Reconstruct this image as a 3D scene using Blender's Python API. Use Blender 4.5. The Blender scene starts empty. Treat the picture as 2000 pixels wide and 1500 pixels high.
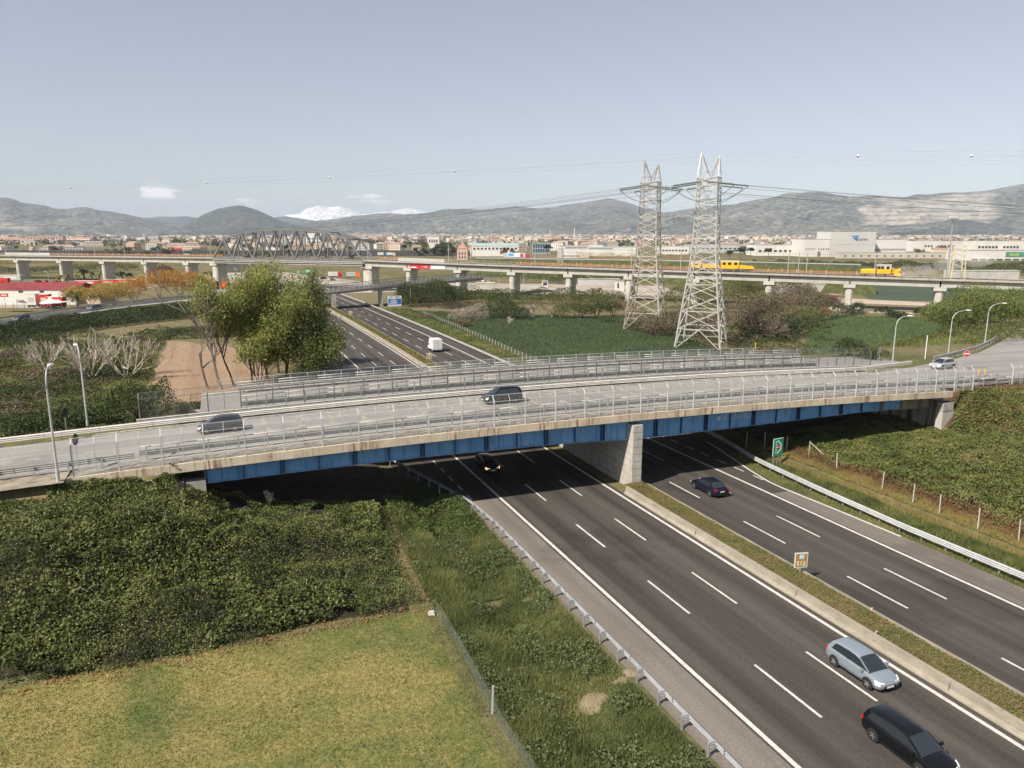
import bpy, math, random
import numpy as np
from math import radians, sin, cos, pi, atan, tan, sqrt
from mathutils import Vector, Matrix

# ------------------------------------------------------------------ camera, sky, sun, exposure
# World axes: +Y runs along the motorway (away from the viewer), +X across it, Z up, metres.
SC = bpy.context.scene
COL = SC.collection
F, HZ, CAMH = 1457.0, 455.6, 25.0          # focal length in photo pixels, horizon row, camera height
A = radians(21.18)                          # camera heading relative to the motorway
TH = atan((750 - HZ) / F)                   # pitch
cam_d = bpy.data.cameras.new('camera')
cam = bpy.data.objects.new('camera', cam_d); COL.objects.link(cam)
cam_d.sensor_width = 36.0; cam_d.lens = 36.0 * F / 2000.0
cam_d.clip_start = 0.5; cam_d.clip_end = 90000
cam.location = (0, 0, CAMH); cam.rotation_euler = (pi / 2 - TH, 0, -A)
SC.camera = cam

SUN_EL, SUN_V = radians(46), (-0.938, -0.346)   # towards the sun: behind the viewer's left shoulder
world = bpy.data.worlds.new('World'); SC.world = world; world.use_nodes = True
wn, wl = world.node_tree.nodes, world.node_tree.links
wn.clear()
w_out = wn.new('ShaderNodeOutputWorld'); w_bg = wn.new('ShaderNodeBackground')
sky = wn.new('ShaderNodeTexSky'); sky.sky_type = 'NISHITA'; sky.sun_disc = False
sky.sun_elevation = SUN_EL; sky.sun_rotation = math.atan2(SUN_V[0], SUN_V[1])
sky.altitude = 20; sky.air_density = 0.9; sky.dust_density = 0.35; sky.ozone_density = 1.3
w_hs = wn.new('ShaderNodeHueSaturation'); w_hs.inputs['Saturation'].default_value = 0.60
w_hs.inputs['Hue'].default_value = 0.512
w_gm = wn.new('ShaderNodeGamma'); w_gm.inputs['Gamma'].default_value = 0.70       # gamma flattens the brightness gradient of the sky
wl.new(sky.outputs[0], w_gm.inputs['Color']); wl.new(w_gm.outputs[0], w_hs.inputs['Color'])
# a thin band of small fair-weather clouds low over the mountains
w_tc = wn.new('ShaderNodeTexCoord'); w_mp = wn.new('ShaderNodeMapping'); w_mp.inputs['Scale'].default_value = (9, 9, 62)
wl.new(w_tc.outputs['Generated'], w_mp.inputs[0])
w_nz = wn.new('ShaderNodeTexNoise'); w_nz.inputs['Scale'].default_value = 1.0; w_nz.inputs['Detail'].default_value = 7
w_nz.inputs['Roughness'].default_value = 0.55
wl.new(w_mp.outputs[0], w_nz.inputs['Vector'])
w_sep = wn.new('ShaderNodeSeparateXYZ'); wl.new(w_tc.outputs['Generated'], w_sep.inputs[0])
w_band = wn.new('ShaderNodeValToRGB')
cr = w_band.color_ramp; cr.elements[0].position = 0.034; cr.elements[0].color = (0, 0, 0, 1)
cr.elements[1].position = 0.060; cr.elements[1].color = (0, 0, 0, 1)
e = cr.elements.new(0.045); e.color = (1, 1, 1, 1); e = cr.elements.new(0.050); e.color = (1, 1, 1, 1)
wl.new(w_sep.outputs['Z'], w_band.inputs[0])
w_thr = wn.new('ShaderNodeMapRange'); w_thr.inputs[1].default_value = 0.53; w_thr.inputs[2].default_value = 0.61
wl.new(w_nz.outputs[0], w_thr.inputs[0])
w_az = wn.new('ShaderNodeValToRGB'); wl.new(w_sep.outputs['X'], w_az.inputs[0])     # clouds gather left of the snowy peaks
cr = w_az.color_ramp; cr.elements[0].position = 0.0; cr.elements[0].color = (.15, .15, .15, 1); cr.elements[1].position = 1.0; cr.elements[1].color = (.25, .25, .25, 1)
for p_, c_ in ((.012, .92), (.035, .98), (.06, .45), (.12, .6), (.3, .62), (.36, .2)):
    e = cr.elements.new(p_); e.color = (c_, c_, c_, 1)
w_sx = wn.new('ShaderNodeMath'); w_sx.operation = 'ADD'; w_sx.inputs[1].default_value = .09; wl.new(w_sep.outputs['X'], w_sx.inputs[0]); wl.new(w_sx.outputs[0], w_az.inputs[0])
w_bias = wn.new('ShaderNodeMath'); w_bias.operation = 'MULTIPLY_ADD'; w_bias.inputs[1].default_value = .35; w_bias.inputs[2].default_value = -.25
wl.new(w_az.outputs[0], w_bias.inputs[0]); w_addn = wn.new('ShaderNodeMath'); w_addn.operation = 'ADD'; wl.new(w_bias.outputs[0], w_addn.inputs[0]); wl.new(w_nz.outputs[0], w_addn.inputs[1]); wl.new(w_addn.outputs[0], w_thr.inputs[0])
w_mul = wn.new('ShaderNodeMath'); w_mul.operation = 'MULTIPLY'
wl.new(w_band.outputs[0], w_mul.inputs[0]); wl.new(w_thr.outputs[0], w_mul.inputs[1])
w_m2 = wn.new('ShaderNodeMath'); w_m2.operation = 'MULTIPLY'; w_m2.inputs[1].default_value = 0.75
wl.new(w_mul.outputs[0], w_m2.inputs[0])
w_mix = wn.new('ShaderNodeMixRGB'); w_mix.inputs['Color2'].default_value = (6.6, 6.2, 6.0, 1)
wl.new(w_m2.outputs[0], w_mix.inputs[0]); wl.new(w_hs.outputs[0], w_mix.inputs['Color1'])
wl.new(w_mix.outputs[0], w_bg.inputs['Color']); w_bg.inputs['Strength'].default_value = 0.140
wl.new(w_bg.outputs[0], w_out.inputs['Surface'])

sun_d = bpy.data.lights.new('sun', 'SUN'); sun_d.energy = 5.0; sun_d.angle = radians(0.55); sun_d.color = (1.0, 0.915, 0.80)
sun = bpy.data.objects.new('sun', sun_d); COL.objects.link(sun)
sv = Vector((SUN_V[0] * cos(SUN_EL), SUN_V[1] * cos(SUN_EL), sin(SUN_EL)))
sun.rotation_euler = sv.to_track_quat('Z', 'Y').to_euler(); sun.location = (-60, -20, 90)

SC.view_settings.view_transform = 'Standard'; SC.view_settings.look = 'None'
SC.view_settings.exposure = 0.50; SC.view_settings.gamma = 1.0
SC.view_settings.use_curve_mapping = False
SC.cycles.max_bounces = 6; SC.cycles.transparent_max_bounces = 8; SC.cycles.volume_bounces = 0
SC.cycles.use_adaptive_sampling = True; SC.cycles.adaptive_threshold = 0.02
try:
    SC.cycles.use_denoising = True
except Exception:
    pass

rng = np.random.default_rng(11)
random.seed(5)

# ------------------------------------------------------------------ geometry helpers
def ray(u, v):
    x, y = (u - 1000) / F, -(v - 750) / F
    fx, fy, fz = x, cos(TH) + y * sin(TH), -sin(TH) + y * cos(TH)
    return np.array([fx * cos(A) + fy * sin(A), -fx * sin(A) + fy * cos(A), fz])

def G(u, v, z=0.0):                        # the place at height z seen in that direction of the survey photo
    r = ray(u, v); t = (z - CAMH) / r[2]
    return np.array([r[0] * t, r[1] * t, z])

def V(u, D, v):                            # the place at depth D along the view axis
    r = ray(u, v); fwd = r[0] * sin(A) + r[1] * cos(A); t = D / fwd
    return np.array([r[0] * t, r[1] * t, CAMH + r[2] * t])

def XY(X, Y):                              # survey axes (X to the viewer's right, Y ahead) to world axes
    return (X * cos(A) + Y * sin(A), -X * sin(A) + Y * cos(A))

def _hash(ix, iy, s):
    n = (ix.astype(np.int64) * 374761393 + iy.astype(np.int64) * 668265263 + s * 974711) & 0x7fffffff
    n = ((n ^ (n >> 13)) * 1274126177) & 0x7fffffff
    return ((n ^ (n >> 16)) & 0xffff) / 65535.0

def vnoise(x, y, sc, s=0):
    x, y = np.asarray(x, float) / sc, np.asarray(y, float) / sc
    ix, iy = np.floor(x), np.floor(y); fx, fy = x - ix, y - iy
    fx, fy = fx * fx * (3 - 2 * fx), fy * fy * (3 - 2 * fy)
    a, b = _hash(ix, iy, s), _hash(ix + 1, iy, s); c, d_ = _hash(ix, iy + 1, s), _hash(ix + 1, iy + 1, s)
    return (a * (1 - fx) + b * fx) * (1 - fy) + (c * (1 - fx) + d_ * fx) * fy

def fbm(x, y, sc, s=0, o=4):
    r, a, t = 0, 1.0, 0
    for k in range(o):
        r = r + a * vnoise(x, y, sc / 2 ** k, s + k * 7); t += a; a *= .5
    return r / t

class MB:
    """Collects vertices and faces; build() links them as one mesh object."""
    def __init__(s): s.v, s.f, s.n = [], [], 0
    def add(s, v, f):
        v = np.asarray(v, float).reshape(-1, 3); s.v.append(v)
        s.f.append(np.asarray(f, np.int64) + s.n); s.n += len(v); return s
    def box(s, c, d, rz=0, R=None):
        x, y, z = d[0] / 2, d[1] / 2, d[2] / 2
        P = np.array([(-x, -y, -z), (x, -y, -z), (x, y, -z), (-x, y, -z), (-x, -y, z), (x, -y, z), (x, y, z), (-x, y, z)])
        if rz: P = P @ np.array([[cos(rz), sin(rz), 0], [-sin(rz), cos(rz), 0], [0, 0, 1]])
        if R is not None: P = P @ np.asarray(R).T
        return s.add(P + np.asarray(c, float), [(3, 2, 1, 0), (4, 5, 6, 7), (0, 1, 5, 4), (1, 2, 6, 5), (2, 3, 7, 6), (3, 0, 4, 7)])
    def hexa(s, P):                        # 8 corners, bottom ring then top ring
        return s.add(P, [(3, 2, 1, 0), (4, 5, 6, 7), (0, 1, 5, 4), (1, 2, 6, 5), (2, 3, 7, 6), (3, 0, 4, 7)])
    def beam(s, p, q, w, h=None, up=(0, 0, 1)):
        h = h or w; p, q = np.asarray(p, float), np.asarray(q, float)
        t = q - p; t = t / (np.linalg.norm(t) + 1e-9); u = np.asarray(up, float)
        if abs(t @ u) > .98: u = np.array([1., 0, 0])
        a = np.cross(t, u); a /= np.linalg.norm(a); b = np.cross(a, t)
        o = [(-1, -1), (1, -1), (1, 1), (-1, 1)]
        P = [p + a * w / 2 * i + b * h / 2 * j for i, j in o] + [q + a * w / 2 * i + b * h / 2 * j for i, j in o]
        return s.hexa(P)
    def tube(s, pts, rad, n=6, cap=True):
        pts = np.asarray(pts, float); m = len(pts); rad = np.broadcast_to(np.asarray(rad, float), (m,))
        t = np.gradient(pts, axis=0); t /= (np.linalg.norm(t, axis=1)[:, None] + 1e-9)
        ref = np.array([0, 0, 1.]) if abs(t[0][2]) < .9 else np.array([1., 0, 0])
        V_ = []
        for k in range(m):
            a = np.cross(t[k], ref); a /= (np.linalg.norm(a) + 1e-9); b = np.cross(a, t[k])
            for j in range(n):
                an = 2 * pi * j / n; V_.append(pts[k] + rad[k] * (a * cos(an) + b * sin(an)))
        Fc = [(k * n + j, k * n + (j + 1) % n, (k + 1) * n + (j + 1) % n, (k + 1) * n + j) for k in range(m - 1) for j in range(n)]
        s.add(V_, Fc)
        if cap:
            base = s.n - m * n
            for st, rev in ((base, True), (base + (m - 1) * n, False)):
                for j in range(1, n - 1):
                    tri = (st, st + j, st + j + 1); s.f.append(np.array([tri[::-1] if rev else tri]))
        return s
    def loft(s, rings, close=True, cap=True):
        rings = [np.asarray(r, float) for r in rings]; n = len(rings[0]); m = len(rings)
        last = n if close else n - 1
        Fc = [(k * n + j, k * n + (j + 1) % n, (k + 1) * n + (j + 1) % n, (k + 1) * n + j) for k in range(m - 1) for j in range(last)]
        base = s.n; s.add(np.concatenate(rings), Fc)
        if cap and close:
            for st, rev in ((base, True), (base + (m - 1) * n, False)):
                for j in range(1, n - 1):
                    tri = (st, st + j, st + j + 1); s.f.append(np.array([tri[::-1] if rev else tri]))
        return s
    def disc(s, c, r, nrm, n=16, rx=None):
        c = np.asarray(c, float); nrm = np.asarray(nrm, float); nrm /= np.linalg.norm(nrm)
        ref = np.array([0, 0, 1.]) if abs(nrm[2]) < .9 else np.array([1., 0, 0])
        a = np.cross(ref, nrm); a /= np.linalg.norm(a); b = np.cross(nrm, a)
        P = [c + r * (a * cos(2 * pi * j / n) + b * sin(2 * pi * j / n)) for j in range(n)]
        base = s.n; s.add(P, np.zeros((0, 4), int))
        for j in range(1, n - 1): s.f.append(np.array([(base, base + j, base + j + 1)]))
        return s
    def cyl(s, p, q, r, n=16, r2=None): return s.tube([p, q], [r, r if r2 is None else r2], n)
    def mesh(s, name, smooth=False):
        v = np.concatenate(s.v) if s.v else np.zeros((0, 3))
        tri = [f for f in s.f if len(f) and f.shape[1] == 3]; quad = [f for f in s.f if len(f) and f.shape[1] == 4]
        t = np.concatenate(tri) if tri else np.zeros((0, 3), int); q = np.concatenate(quad) if quad else np.zeros((0, 4), int)
        me = bpy.data.meshes.new(name); me.vertices.add(len(v)); me.vertices.foreach_set('co', v.astype(np.float32).ravel())
        li = np.concatenate([t.ravel(), q.ravel()]).astype(np.int32)
        me.loops.add(len(li)); me.loops.foreach_set('vertex_index', li)
        st = np.concatenate([np.arange(len(t)) * 3, len(t) * 3 + np.arange(len(q)) * 4]).astype(np.int32)
        me.polygons.add(len(st)); me.polygons.foreach_set('loop_start', st)
        me.update(calc_edges=True)
        me.polygons.foreach_set('use_smooth', np.full(len(st), bool(smooth)))
        return me
    def build(s, name, mat, parent=None, loc=None, rz=0, smooth=False, sharp=None):
        me = s.mesh(name, smooth)
        if mat is not None: me.materials.append(mat)
        if smooth and sharp:
            try: me.set_sharp_from_angle(angle=radians(sharp))
            except Exception: pass
        return put(name, me, parent, loc, rz)

KIDS = {}
def put(name, data, parent=None, loc=None, rz=0, mw=None):
    o = bpy.data.objects.new(name, data); COL.objects.link(o)
    if parent is not None: o.parent = parent; KIDS.setdefault(parent.name, []).append(o)
    if loc is not None: o.location = loc
    if rz: o.rotation_euler = (0, 0, rz)
    if mw is not None: o.matrix_local = mw
    return o

def tag(o, label=None, cat=None, group=None, kind=None):
    if label: o['label'] = label
    if cat: o['category'] = cat
    if group: o['group'] = group
    if kind: o['kind'] = kind
    return o

def thing(name, label, cat, loc=(0, 0, 0), rz=0, group=None):
    o = bpy.data.objects.new(name, None); COL.objects.link(o)
    o.empty_display_size = .3; o.location = [float(c) for c in loc]; o.rotation_euler = (0, 0, rz)
    return tag(o, label, cat, group)

def dup(root, loc=None, rz=None, label=None, group=None, scale=None, mats=None):
    r = root.copy(); COL.objects.link(r)
    if loc is not None: r.location = [float(c) for c in loc]
    if rz is not None: r.rotation_euler = (0, 0, rz)
    if scale: r.scale = (scale,) * 3 if np.isscalar(scale) else scale
    if label: r['label'] = label
    if group: r['group'] = group
    for ch in list(KIDS.get(root.name, [])):
        c = ch.copy(); COL.objects.link(c); c.parent = r; KIDS.setdefault(r.name, []).append(c)
        for g in KIDS.get(ch.name, []):
            d_ = g.copy(); COL.objects.link(d_); d_.parent = c; KIDS.setdefault(c.name, []).append(d_)
    return r

def unit_beam(name, p, q, w, mat, parent, h=None, cache={}):   # a straight member that shares one mesh with its like
    key = (mat.name, name)
    if key not in cache:
        me = MB().box((0, 0, 0.5), (1, 1, 1)).mesh(name); me.materials.append(mat); cache[key] = me
    p, q = Vector(p), Vector(q); t = q - p; L = t.length
    R = t.to_track_quat('Z', 'Y').to_matrix().to_4x4()
    m = Matrix.Translation(p) @ R @ Matrix.Diagonal((w, h or w, L, 1))
    return put(name, cache[key], parent, mw=m)

def text(name, s, size, mat, parent, loc, rot, extrude=.01, align='CENTER', shear=0, sx=1):
    cu = bpy.data.curves.new(name, 'FONT'); cu.body = s; cu.size = size; cu.extrude = extrude
    cu.align_x = align; cu.align_y = 'CENTER'; cu.shear = shear; cu.resolution_u = 3
    cu.materials.append(mat)
    tmp = bpy.data.objects.new('lettering_curve', cu); me = bpy.data.meshes.new_from_object(tmp)
    bpy.data.objects.remove(tmp); bpy.data.curves.remove(cu)
    if not me.materials: me.materials.append(mat)
    o = put(name, me, parent, loc); o.rotation_euler = rot; o.scale = (sx, 1, 1)
    return o
# ------------------------------------------------------------------ materials (all procedural)
MATS = {}
def _new(name):
    m = bpy.data.materials.new(name); m.use_nodes = True
    nt = m.node_tree; nt.nodes.clear()
    o = nt.nodes.new('ShaderNodeOutputMaterial'); b = nt.nodes.new('ShaderNodeBsdfPrincipled')
    nt.links.new(b.outputs[0], o.inputs['Surface']); MATS[name] = m
    return m, nt, b
def c4(c): return (c[0], c[1], c[2], 1)
def noise(nt, scale, detail=5, rough=.6, vec=None, mscale=None, dist=0):
    n = nt.nodes.new('ShaderNodeTexNoise'); n.inputs['Scale'].default_value = scale
    n.inputs['Detail'].default_value = detail; n.inputs['Roughness'].default_value = rough; n.inputs['Distortion'].default_value = dist
    if vec is None:
        g = nt.nodes.new('ShaderNodeNewGeometry'); vec = g.outputs['Position']
    if mscale:
        mp = nt.nodes.new('ShaderNodeMapping'); mp.inputs['Scale'].default_value = mscale
        nt.links.new(vec, mp.inputs[0]); vec = mp.outputs[0]
    nt.links.new(vec, n.inputs['Vector']); return n.outputs['Fac'] if 'Fac' in n.outputs else n.outputs[0]
def ramp(nt, fac, stops):
    r = nt.nodes.new('ShaderNodeValToRGB'); el = r.color_ramp.elements
    el[0].position, el[0].color = stops[0][0], c4(stops[0][1]); el[1].position, el[1].color = stops[-1][0], c4(stops[-1][1])
    for p, c in stops[1:-1]:
        e = el.new(p); e.color = c4(c)
    nt.links.new(fac, r.inputs[0]); return r.outputs[0]
def mixc(nt, fac, a, b, mode='MIX'):
    m = nt.nodes.new('ShaderNodeMixRGB'); m.blend_type = mode
    for k, x in ((0, fac), (1, a), (2, b)):
        if isinstance(x, (int, float)): m.inputs[k].default_value = x
        elif isinstance(x, tuple): m.inputs[k].default_value = c4(x)
        else: nt.links.new(x, m.inputs[k])
    return m.outputs[0]
def bump(nt, b, fac, strength, dist):
    n = nt.nodes.new('ShaderNodeBump'); n.inputs['Strength'].default_value = strength; n.inputs['Distance'].default_value = dist
    nt.links.new(fac, n.inputs['Height']); nt.links.new(n.outputs[0], b.inputs['Normal'])
def setspec(b, v):
    for k in ('Specular IOR Level', 'Specular'):
        if k in b.inputs: b.inputs[k].default_value = v; break

def M(name, c1, c2=None, scale=1.0, rough=.85, metal=0, lo=.35, hi=.65, detail=6, bmp=0, bscale=None, bdist=.02, spec=.3, mscale=None, c3=None, s3=None, a3=.5, lo3=.5, hi3=.7):
    if name in MATS: return MATS[name]
    m, nt, b = _new(name)
    b.inputs['Roughness'].default_value = rough; b.inputs['Metallic'].default_value = metal; setspec(b, spec)
    if c2 is None: c2 = tuple(min(1, x * 1.12) for x in c1); c1 = tuple(x * .9 for x in c1)
    col = ramp(nt, noise(nt, scale, detail, mscale=mscale), [(lo, c1), (hi, c2)])
    if c3 is not None:
        f3 = ramp(nt, noise(nt, s3 or scale * 5, 5, mscale=mscale), [(lo3, (0, 0, 0)), (hi3, (a3, a3, a3))])
        col = mixc(nt, f3, col, c3)
    nt.links.new(col, b.inputs['Base Color'])
    if bmp: bump(nt, b, noise(nt, bscale or scale * 8, 4), bmp, bdist)
    return m

def plain(name, c, rough=.5, metal=0, spec=.5, emit=0, coat=0):
    if name in MATS: return MATS[name]
    m, nt, b = _new(name)
    b.inputs['Base Color'].default_value = c4(c); b.inputs['Roughness'].default_value = rough
    b.inputs['Metallic'].default_value = metal; setspec(b, spec)
    if coat and 'Coat Weight' in b.inputs: b.inputs['Coat Weight'].default_value = coat; b.inputs['Coat Roughness'].default_value = .06
    if emit: b.inputs['Emission Color'].default_value = c4(c); b.inputs['Emission Strength'].default_value = emit
    return m

def leafmat(name, cols, trans=.35, rough=.55, nscale=.25, gain=1.5, var=1.3):
    """foliage: every leaf gets its own tone; patches drift between the tones over metres"""
    cols = [tuple(min(.8, q * gain) for q in c) for c in cols]
    m, nt, b = _new(name)
    g = nt.nodes.new('ShaderNodeNewGeometry')
    nz = noise(nt, nscale, 3)
    ad = nt.nodes.new('ShaderNodeMath'); ad.operation = 'MULTIPLY_ADD'; ad.inputs[1].default_value = .55
    nt.links.new(g.outputs['Random Per Island'], ad.inputs[0])
    sc = nt.nodes.new('ShaderNodeMath'); sc.operation = 'MULTIPLY_ADD'; sc.inputs[1].default_value = var; sc.inputs[2].default_value = .23 - var / 2
    nt.links.new(nz, sc.inputs[0]); nt.links.new(sc.outputs[0], ad.inputs[2])
    k = len(cols)
    col = ramp(nt, ad.outputs[0], [(i / (k - 1), c) for i, c in enumerate(cols)])
    nt.links.new(col, b.inputs['Base Color']); b.inputs['Roughness'].default_value = rough; setspec(b, .25)
    if trans:
        t = nt.nodes.new('ShaderNodeBsdfTranslucent'); mx = nt.nodes.new('ShaderNodeMixShader'); mx.inputs[0].default_value = trans
        nt.links.new(col, t.inputs['Color']); out = [n for n in nt.nodes if n.type == 'OUTPUT_MATERIAL'][0]
        nt.links.new(b.outputs[0], mx.inputs[1]); nt.links.new(t.outputs[0], mx.inputs[2]); nt.links.new(mx.outputs[0], out.inputs['Surface'])
    return m

def asphalt(name, dark, light, wear, ms=(.75, .012, 1), lane=None):
    """running surface: fine aggregate, blotches, lengthwise wheel-track streaks"""
    m, nt, b = _new(name)
    fine = noise(nt, 9, 3); fleck = noise(nt, 45, 2)
    streak = noise(nt, 1.0, 4, .55, mscale=ms); blot = noise(nt, .12, 4)
    col = ramp(nt, streak, [(.36, dark), (.62, light)])
    col = mixc(nt, ramp(nt, blot, [(.4, (0, 0, 0)), (.7, (.5, .5, .5))]), col, wear)
    col = mixc(nt, .55, col, ramp(nt, fine, [(.3, (.62, .62, .62)), (.7, (1.35, 1.33, 1.3))]), 'MULTIPLY')
    col = mixc(nt, .5, col, ramp(nt, fleck, [(.35, (.6, .6, .6)), (.75, (1.6, 1.6, 1.6))]), 'MULTIPLY')
    nt.links.new(col, b.inputs['Base Color']); b.inputs['Roughness'].default_value = .9; setspec(b, .25)
    if lane:                                                     # tyre-polished tracks and the oily strip down each lane
        g = nt.nodes.new('ShaderNodeNewGeometry'); sp = nt.nodes.new('ShaderNodeSeparateXYZ'); nt.links.new(g.outputs['Position'], sp.inputs[0])
        ma = nt.nodes.new('ShaderNodeMath'); ma.operation = 'MULTIPLY_ADD'; ma.inputs[1].default_value = 2 * pi / lane[1]; ma.inputs[2].default_value = -2 * pi * lane[0] / lane[1]; nt.links.new(sp.outputs['X'], ma.inputs[0])
        co = nt.nodes.new('ShaderNodeMath'); co.operation = 'COSINE'; nt.links.new(ma.outputs[0], co.inputs[0])
        hf = nt.nodes.new('ShaderNodeMath'); hf.operation = 'MULTIPLY_ADD'; hf.inputs[1].default_value = .5; hf.inputs[2].default_value = .5; nt.links.new(co.outputs[0], hf.inputs[0])
        band = ramp(nt, hf.outputs[0], [(.0, (1.02, 1.02, 1.02)), (.35, (1.22, 1.20, 1.18)), (.62, (1.12, 1.11, 1.10)), (.9, (.80, .80, .80)), (1.0, (.74, .74, .74))])
        col = mixc(nt, ramp(nt, noise(nt, .06, 4), [(.3, (.35, .35, .35)), (.7, (.95, .95, .95))]), col, mixc(nt, 1.0, col, band, 'MULTIPLY'))
    pat = ramp(nt, noise(nt, .045, 5, .65), [(.56, (1, 1, 1)), (.60, (.80, .80, .80))]); col = mixc(nt, 1.0, col, pat, 'MULTIPLY')
    nt.links.new(col, b.inputs['Base Color'])
    bump(nt, b, fleck, .35, .01)
    return m

m_asph = asphalt('motorway_asphalt', (.046, .040, .036), (.084, .074, .066), (.068, .060, .053), lane=(26.25, 3.83))
m_asph_r = asphalt('motorway_asphalt_right', (.046, .040, .036), (.084, .074, .066), (.068, .060, .053), lane=(44.45, 3.75))
m_should = asphalt('shoulder_asphalt', (.150, .132, .115), (.205, .182, .158), (.135, .118, .104))
m_bridge_asph = asphalt('worn_grey_asphalt', (.235, .225, .212), (.305, .292, .275), (.205, .195, .182), (.02, .6, 1))
m_dark_ramp = asphalt('dark_ramp_asphalt', (.06, .06, .06), (.10, .10, .10), (.08, .08, .08))
m_white = M('white_road_paint', (.47, .45, .42), (.68, .66, .62), 3, .75, c3=(.16, .15, .14), s3=11, lo3=.52, hi3=.75, a3=.65)
m_white_worn = M('worn_road_paint', (.33, .32, .30), (.48, .47, .44), 5, .8, c3=(.27, .26, .24), s3=9, lo3=.45, hi3=.62, a3=.8)
m_conc = M('concrete', (.32, .29, .25), (.44, .41, .36), .8, .9, c3=(.20, .17, .13), s3=1.7, lo3=.55, hi3=.8, a3=.5, bmp=.2)
m_conc_pale = M('pale_concrete', (.43, .41, .37), (.54, .52, .47), .35, .9, c3=(.26, .24, .20), s3=.8, lo3=.55, hi3=.78, a3=.5, bmp=.1)
m_conc_dirty = M('stained_concrete', (.25, .22, .18), (.38, .34, .28), .9, .92, c3=(.11, .08, .055), s3=1.0, mscale=(1.6, 1.6, .35), lo3=.48, hi3=.7, a3=.75, bmp=.25)
m_barrier = M('barrier_concrete', (.25, .22, .175), (.36, .33, .27), 1.1, .92, c3=(.13, .11, .075), s3=2.2, mscale=(1, .6, 1.6), lo3=.5, hi3=.72, a3=.6, bmp=.3)
m_galv = M('galvanised_steel', (.36, .37, .38), (.50, .51, .52), 2.5, .42, metal=.55, spec=.5, c3=(.25, .23, .20), s3=5, lo3=.6, hi3=.8, a3=.4)
m_galv_dull = M('dull_galvanised_steel', (.40, .39, .37), (.52, .51, .48), 2.5, .6, metal=.25, spec=.4, c3=(.22, .17, .12), s3=3, lo3=.6, hi3=.8, a3=.5)
m_dark_steel = M('dark_steel', (.035, .035, .036), (.07, .068, .065), 2, .55, metal=.4)
m_truss = M('grey_truss_steel', (.13, .133, .135), (.20, .203, .205), .8, .6, metal=.1)
m_pylon = M('pylon_steel', (.44, .43, .40), (.60, .59, .55), .6, .55, metal=.2)
m_pylon_rust = M('rusty_pylon_steel', (.30, .22, .16), (.47, .43, .38), .35, .7, metal=.2)
m_glass = plain('dark_glass', (.022, .028, .034), .07, 0, .9)
m_tyre = plain('tyre_rubber', (.02, .02, .02), .85)
m_rim = plain('alloy_rim', (.5, .5, .52), .3, .8)
m_black = plain('black_plastic', (.015, .015, .016), .6)
m_red = plain('tail_lamp_red', (.45, .012, .015), .25)
m_lampglass = plain('lamp_glass', (.75, .77, .8), .1)
m_headlit = plain('lit_headlight', (1.0, .60, .28), .3, emit=.9)
m_plate = plain('plate_white', (.7, .7, .68), .5)
m_wire = plain('conductor_wire', (.10, .10, .11), .6)
m_bark = M('grey_bark', (.17, .14, .11), (.30, .26, .21), 2.2, .95)
m_bark_pale = M('pale_twigs', (.40, .34, .27), (.58, .52, .43), 1.5, .95)
m_bark_dark = M('dark_bark', (.055, .045, .035), (.12, .095, .07), 2.2, .95)
m_white_wall = M('white_render', (.60, .57, .53), (.72, .69, .64), .06, .9)
m_cream_wall = M('cream_render', (.55, .47, .37), (.64, .56, .45), .06, .9)
m_pink_wall = M('pink_render', (.52, .36, .29), (.60, .44, .36), .06, .9)
m_grey_wall = M('grey_panel', (.42, .41, .40), (.50, .49, .47), .06, .9)
m_beige_wall = M('beige_panel', (.46, .42, .36), (.54, .50, .43), .06, .9)
m_roof_red = M('dark_red_roofing', (.17, .03, .035), (.25, .05, .055), .4, .8)
m_roof_tile = M('terracotta_roofing', (.34, .17, .11), (.45, .26, .18), .3, .9)
m_roof_grey = M('grey_roofing', (.25, .24, .23), (.38, .37, .35), .1, .9)
m_roof_teal = M('pale_teal_roofing', (.28, .40, .38), (.36, .47, .45), .1, .7)
m_win = plain('window_pane', (.05, .06, .07), .15, 0, .6)
m_red_paint = M('red_paint', (.50, .02, .025), (.62, .04, .045), .5, .5)
m_yellow = M('yellow_machine_paint', (.66, .36, .02), (.78, .45, .03), .8, .5, c3=(.2, .12, .05), s3=2, lo3=.62, hi3=.8, a3=.6)
m_orange = plain('orange_hi_vis', (.85, .16, .02), .7)
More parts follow.
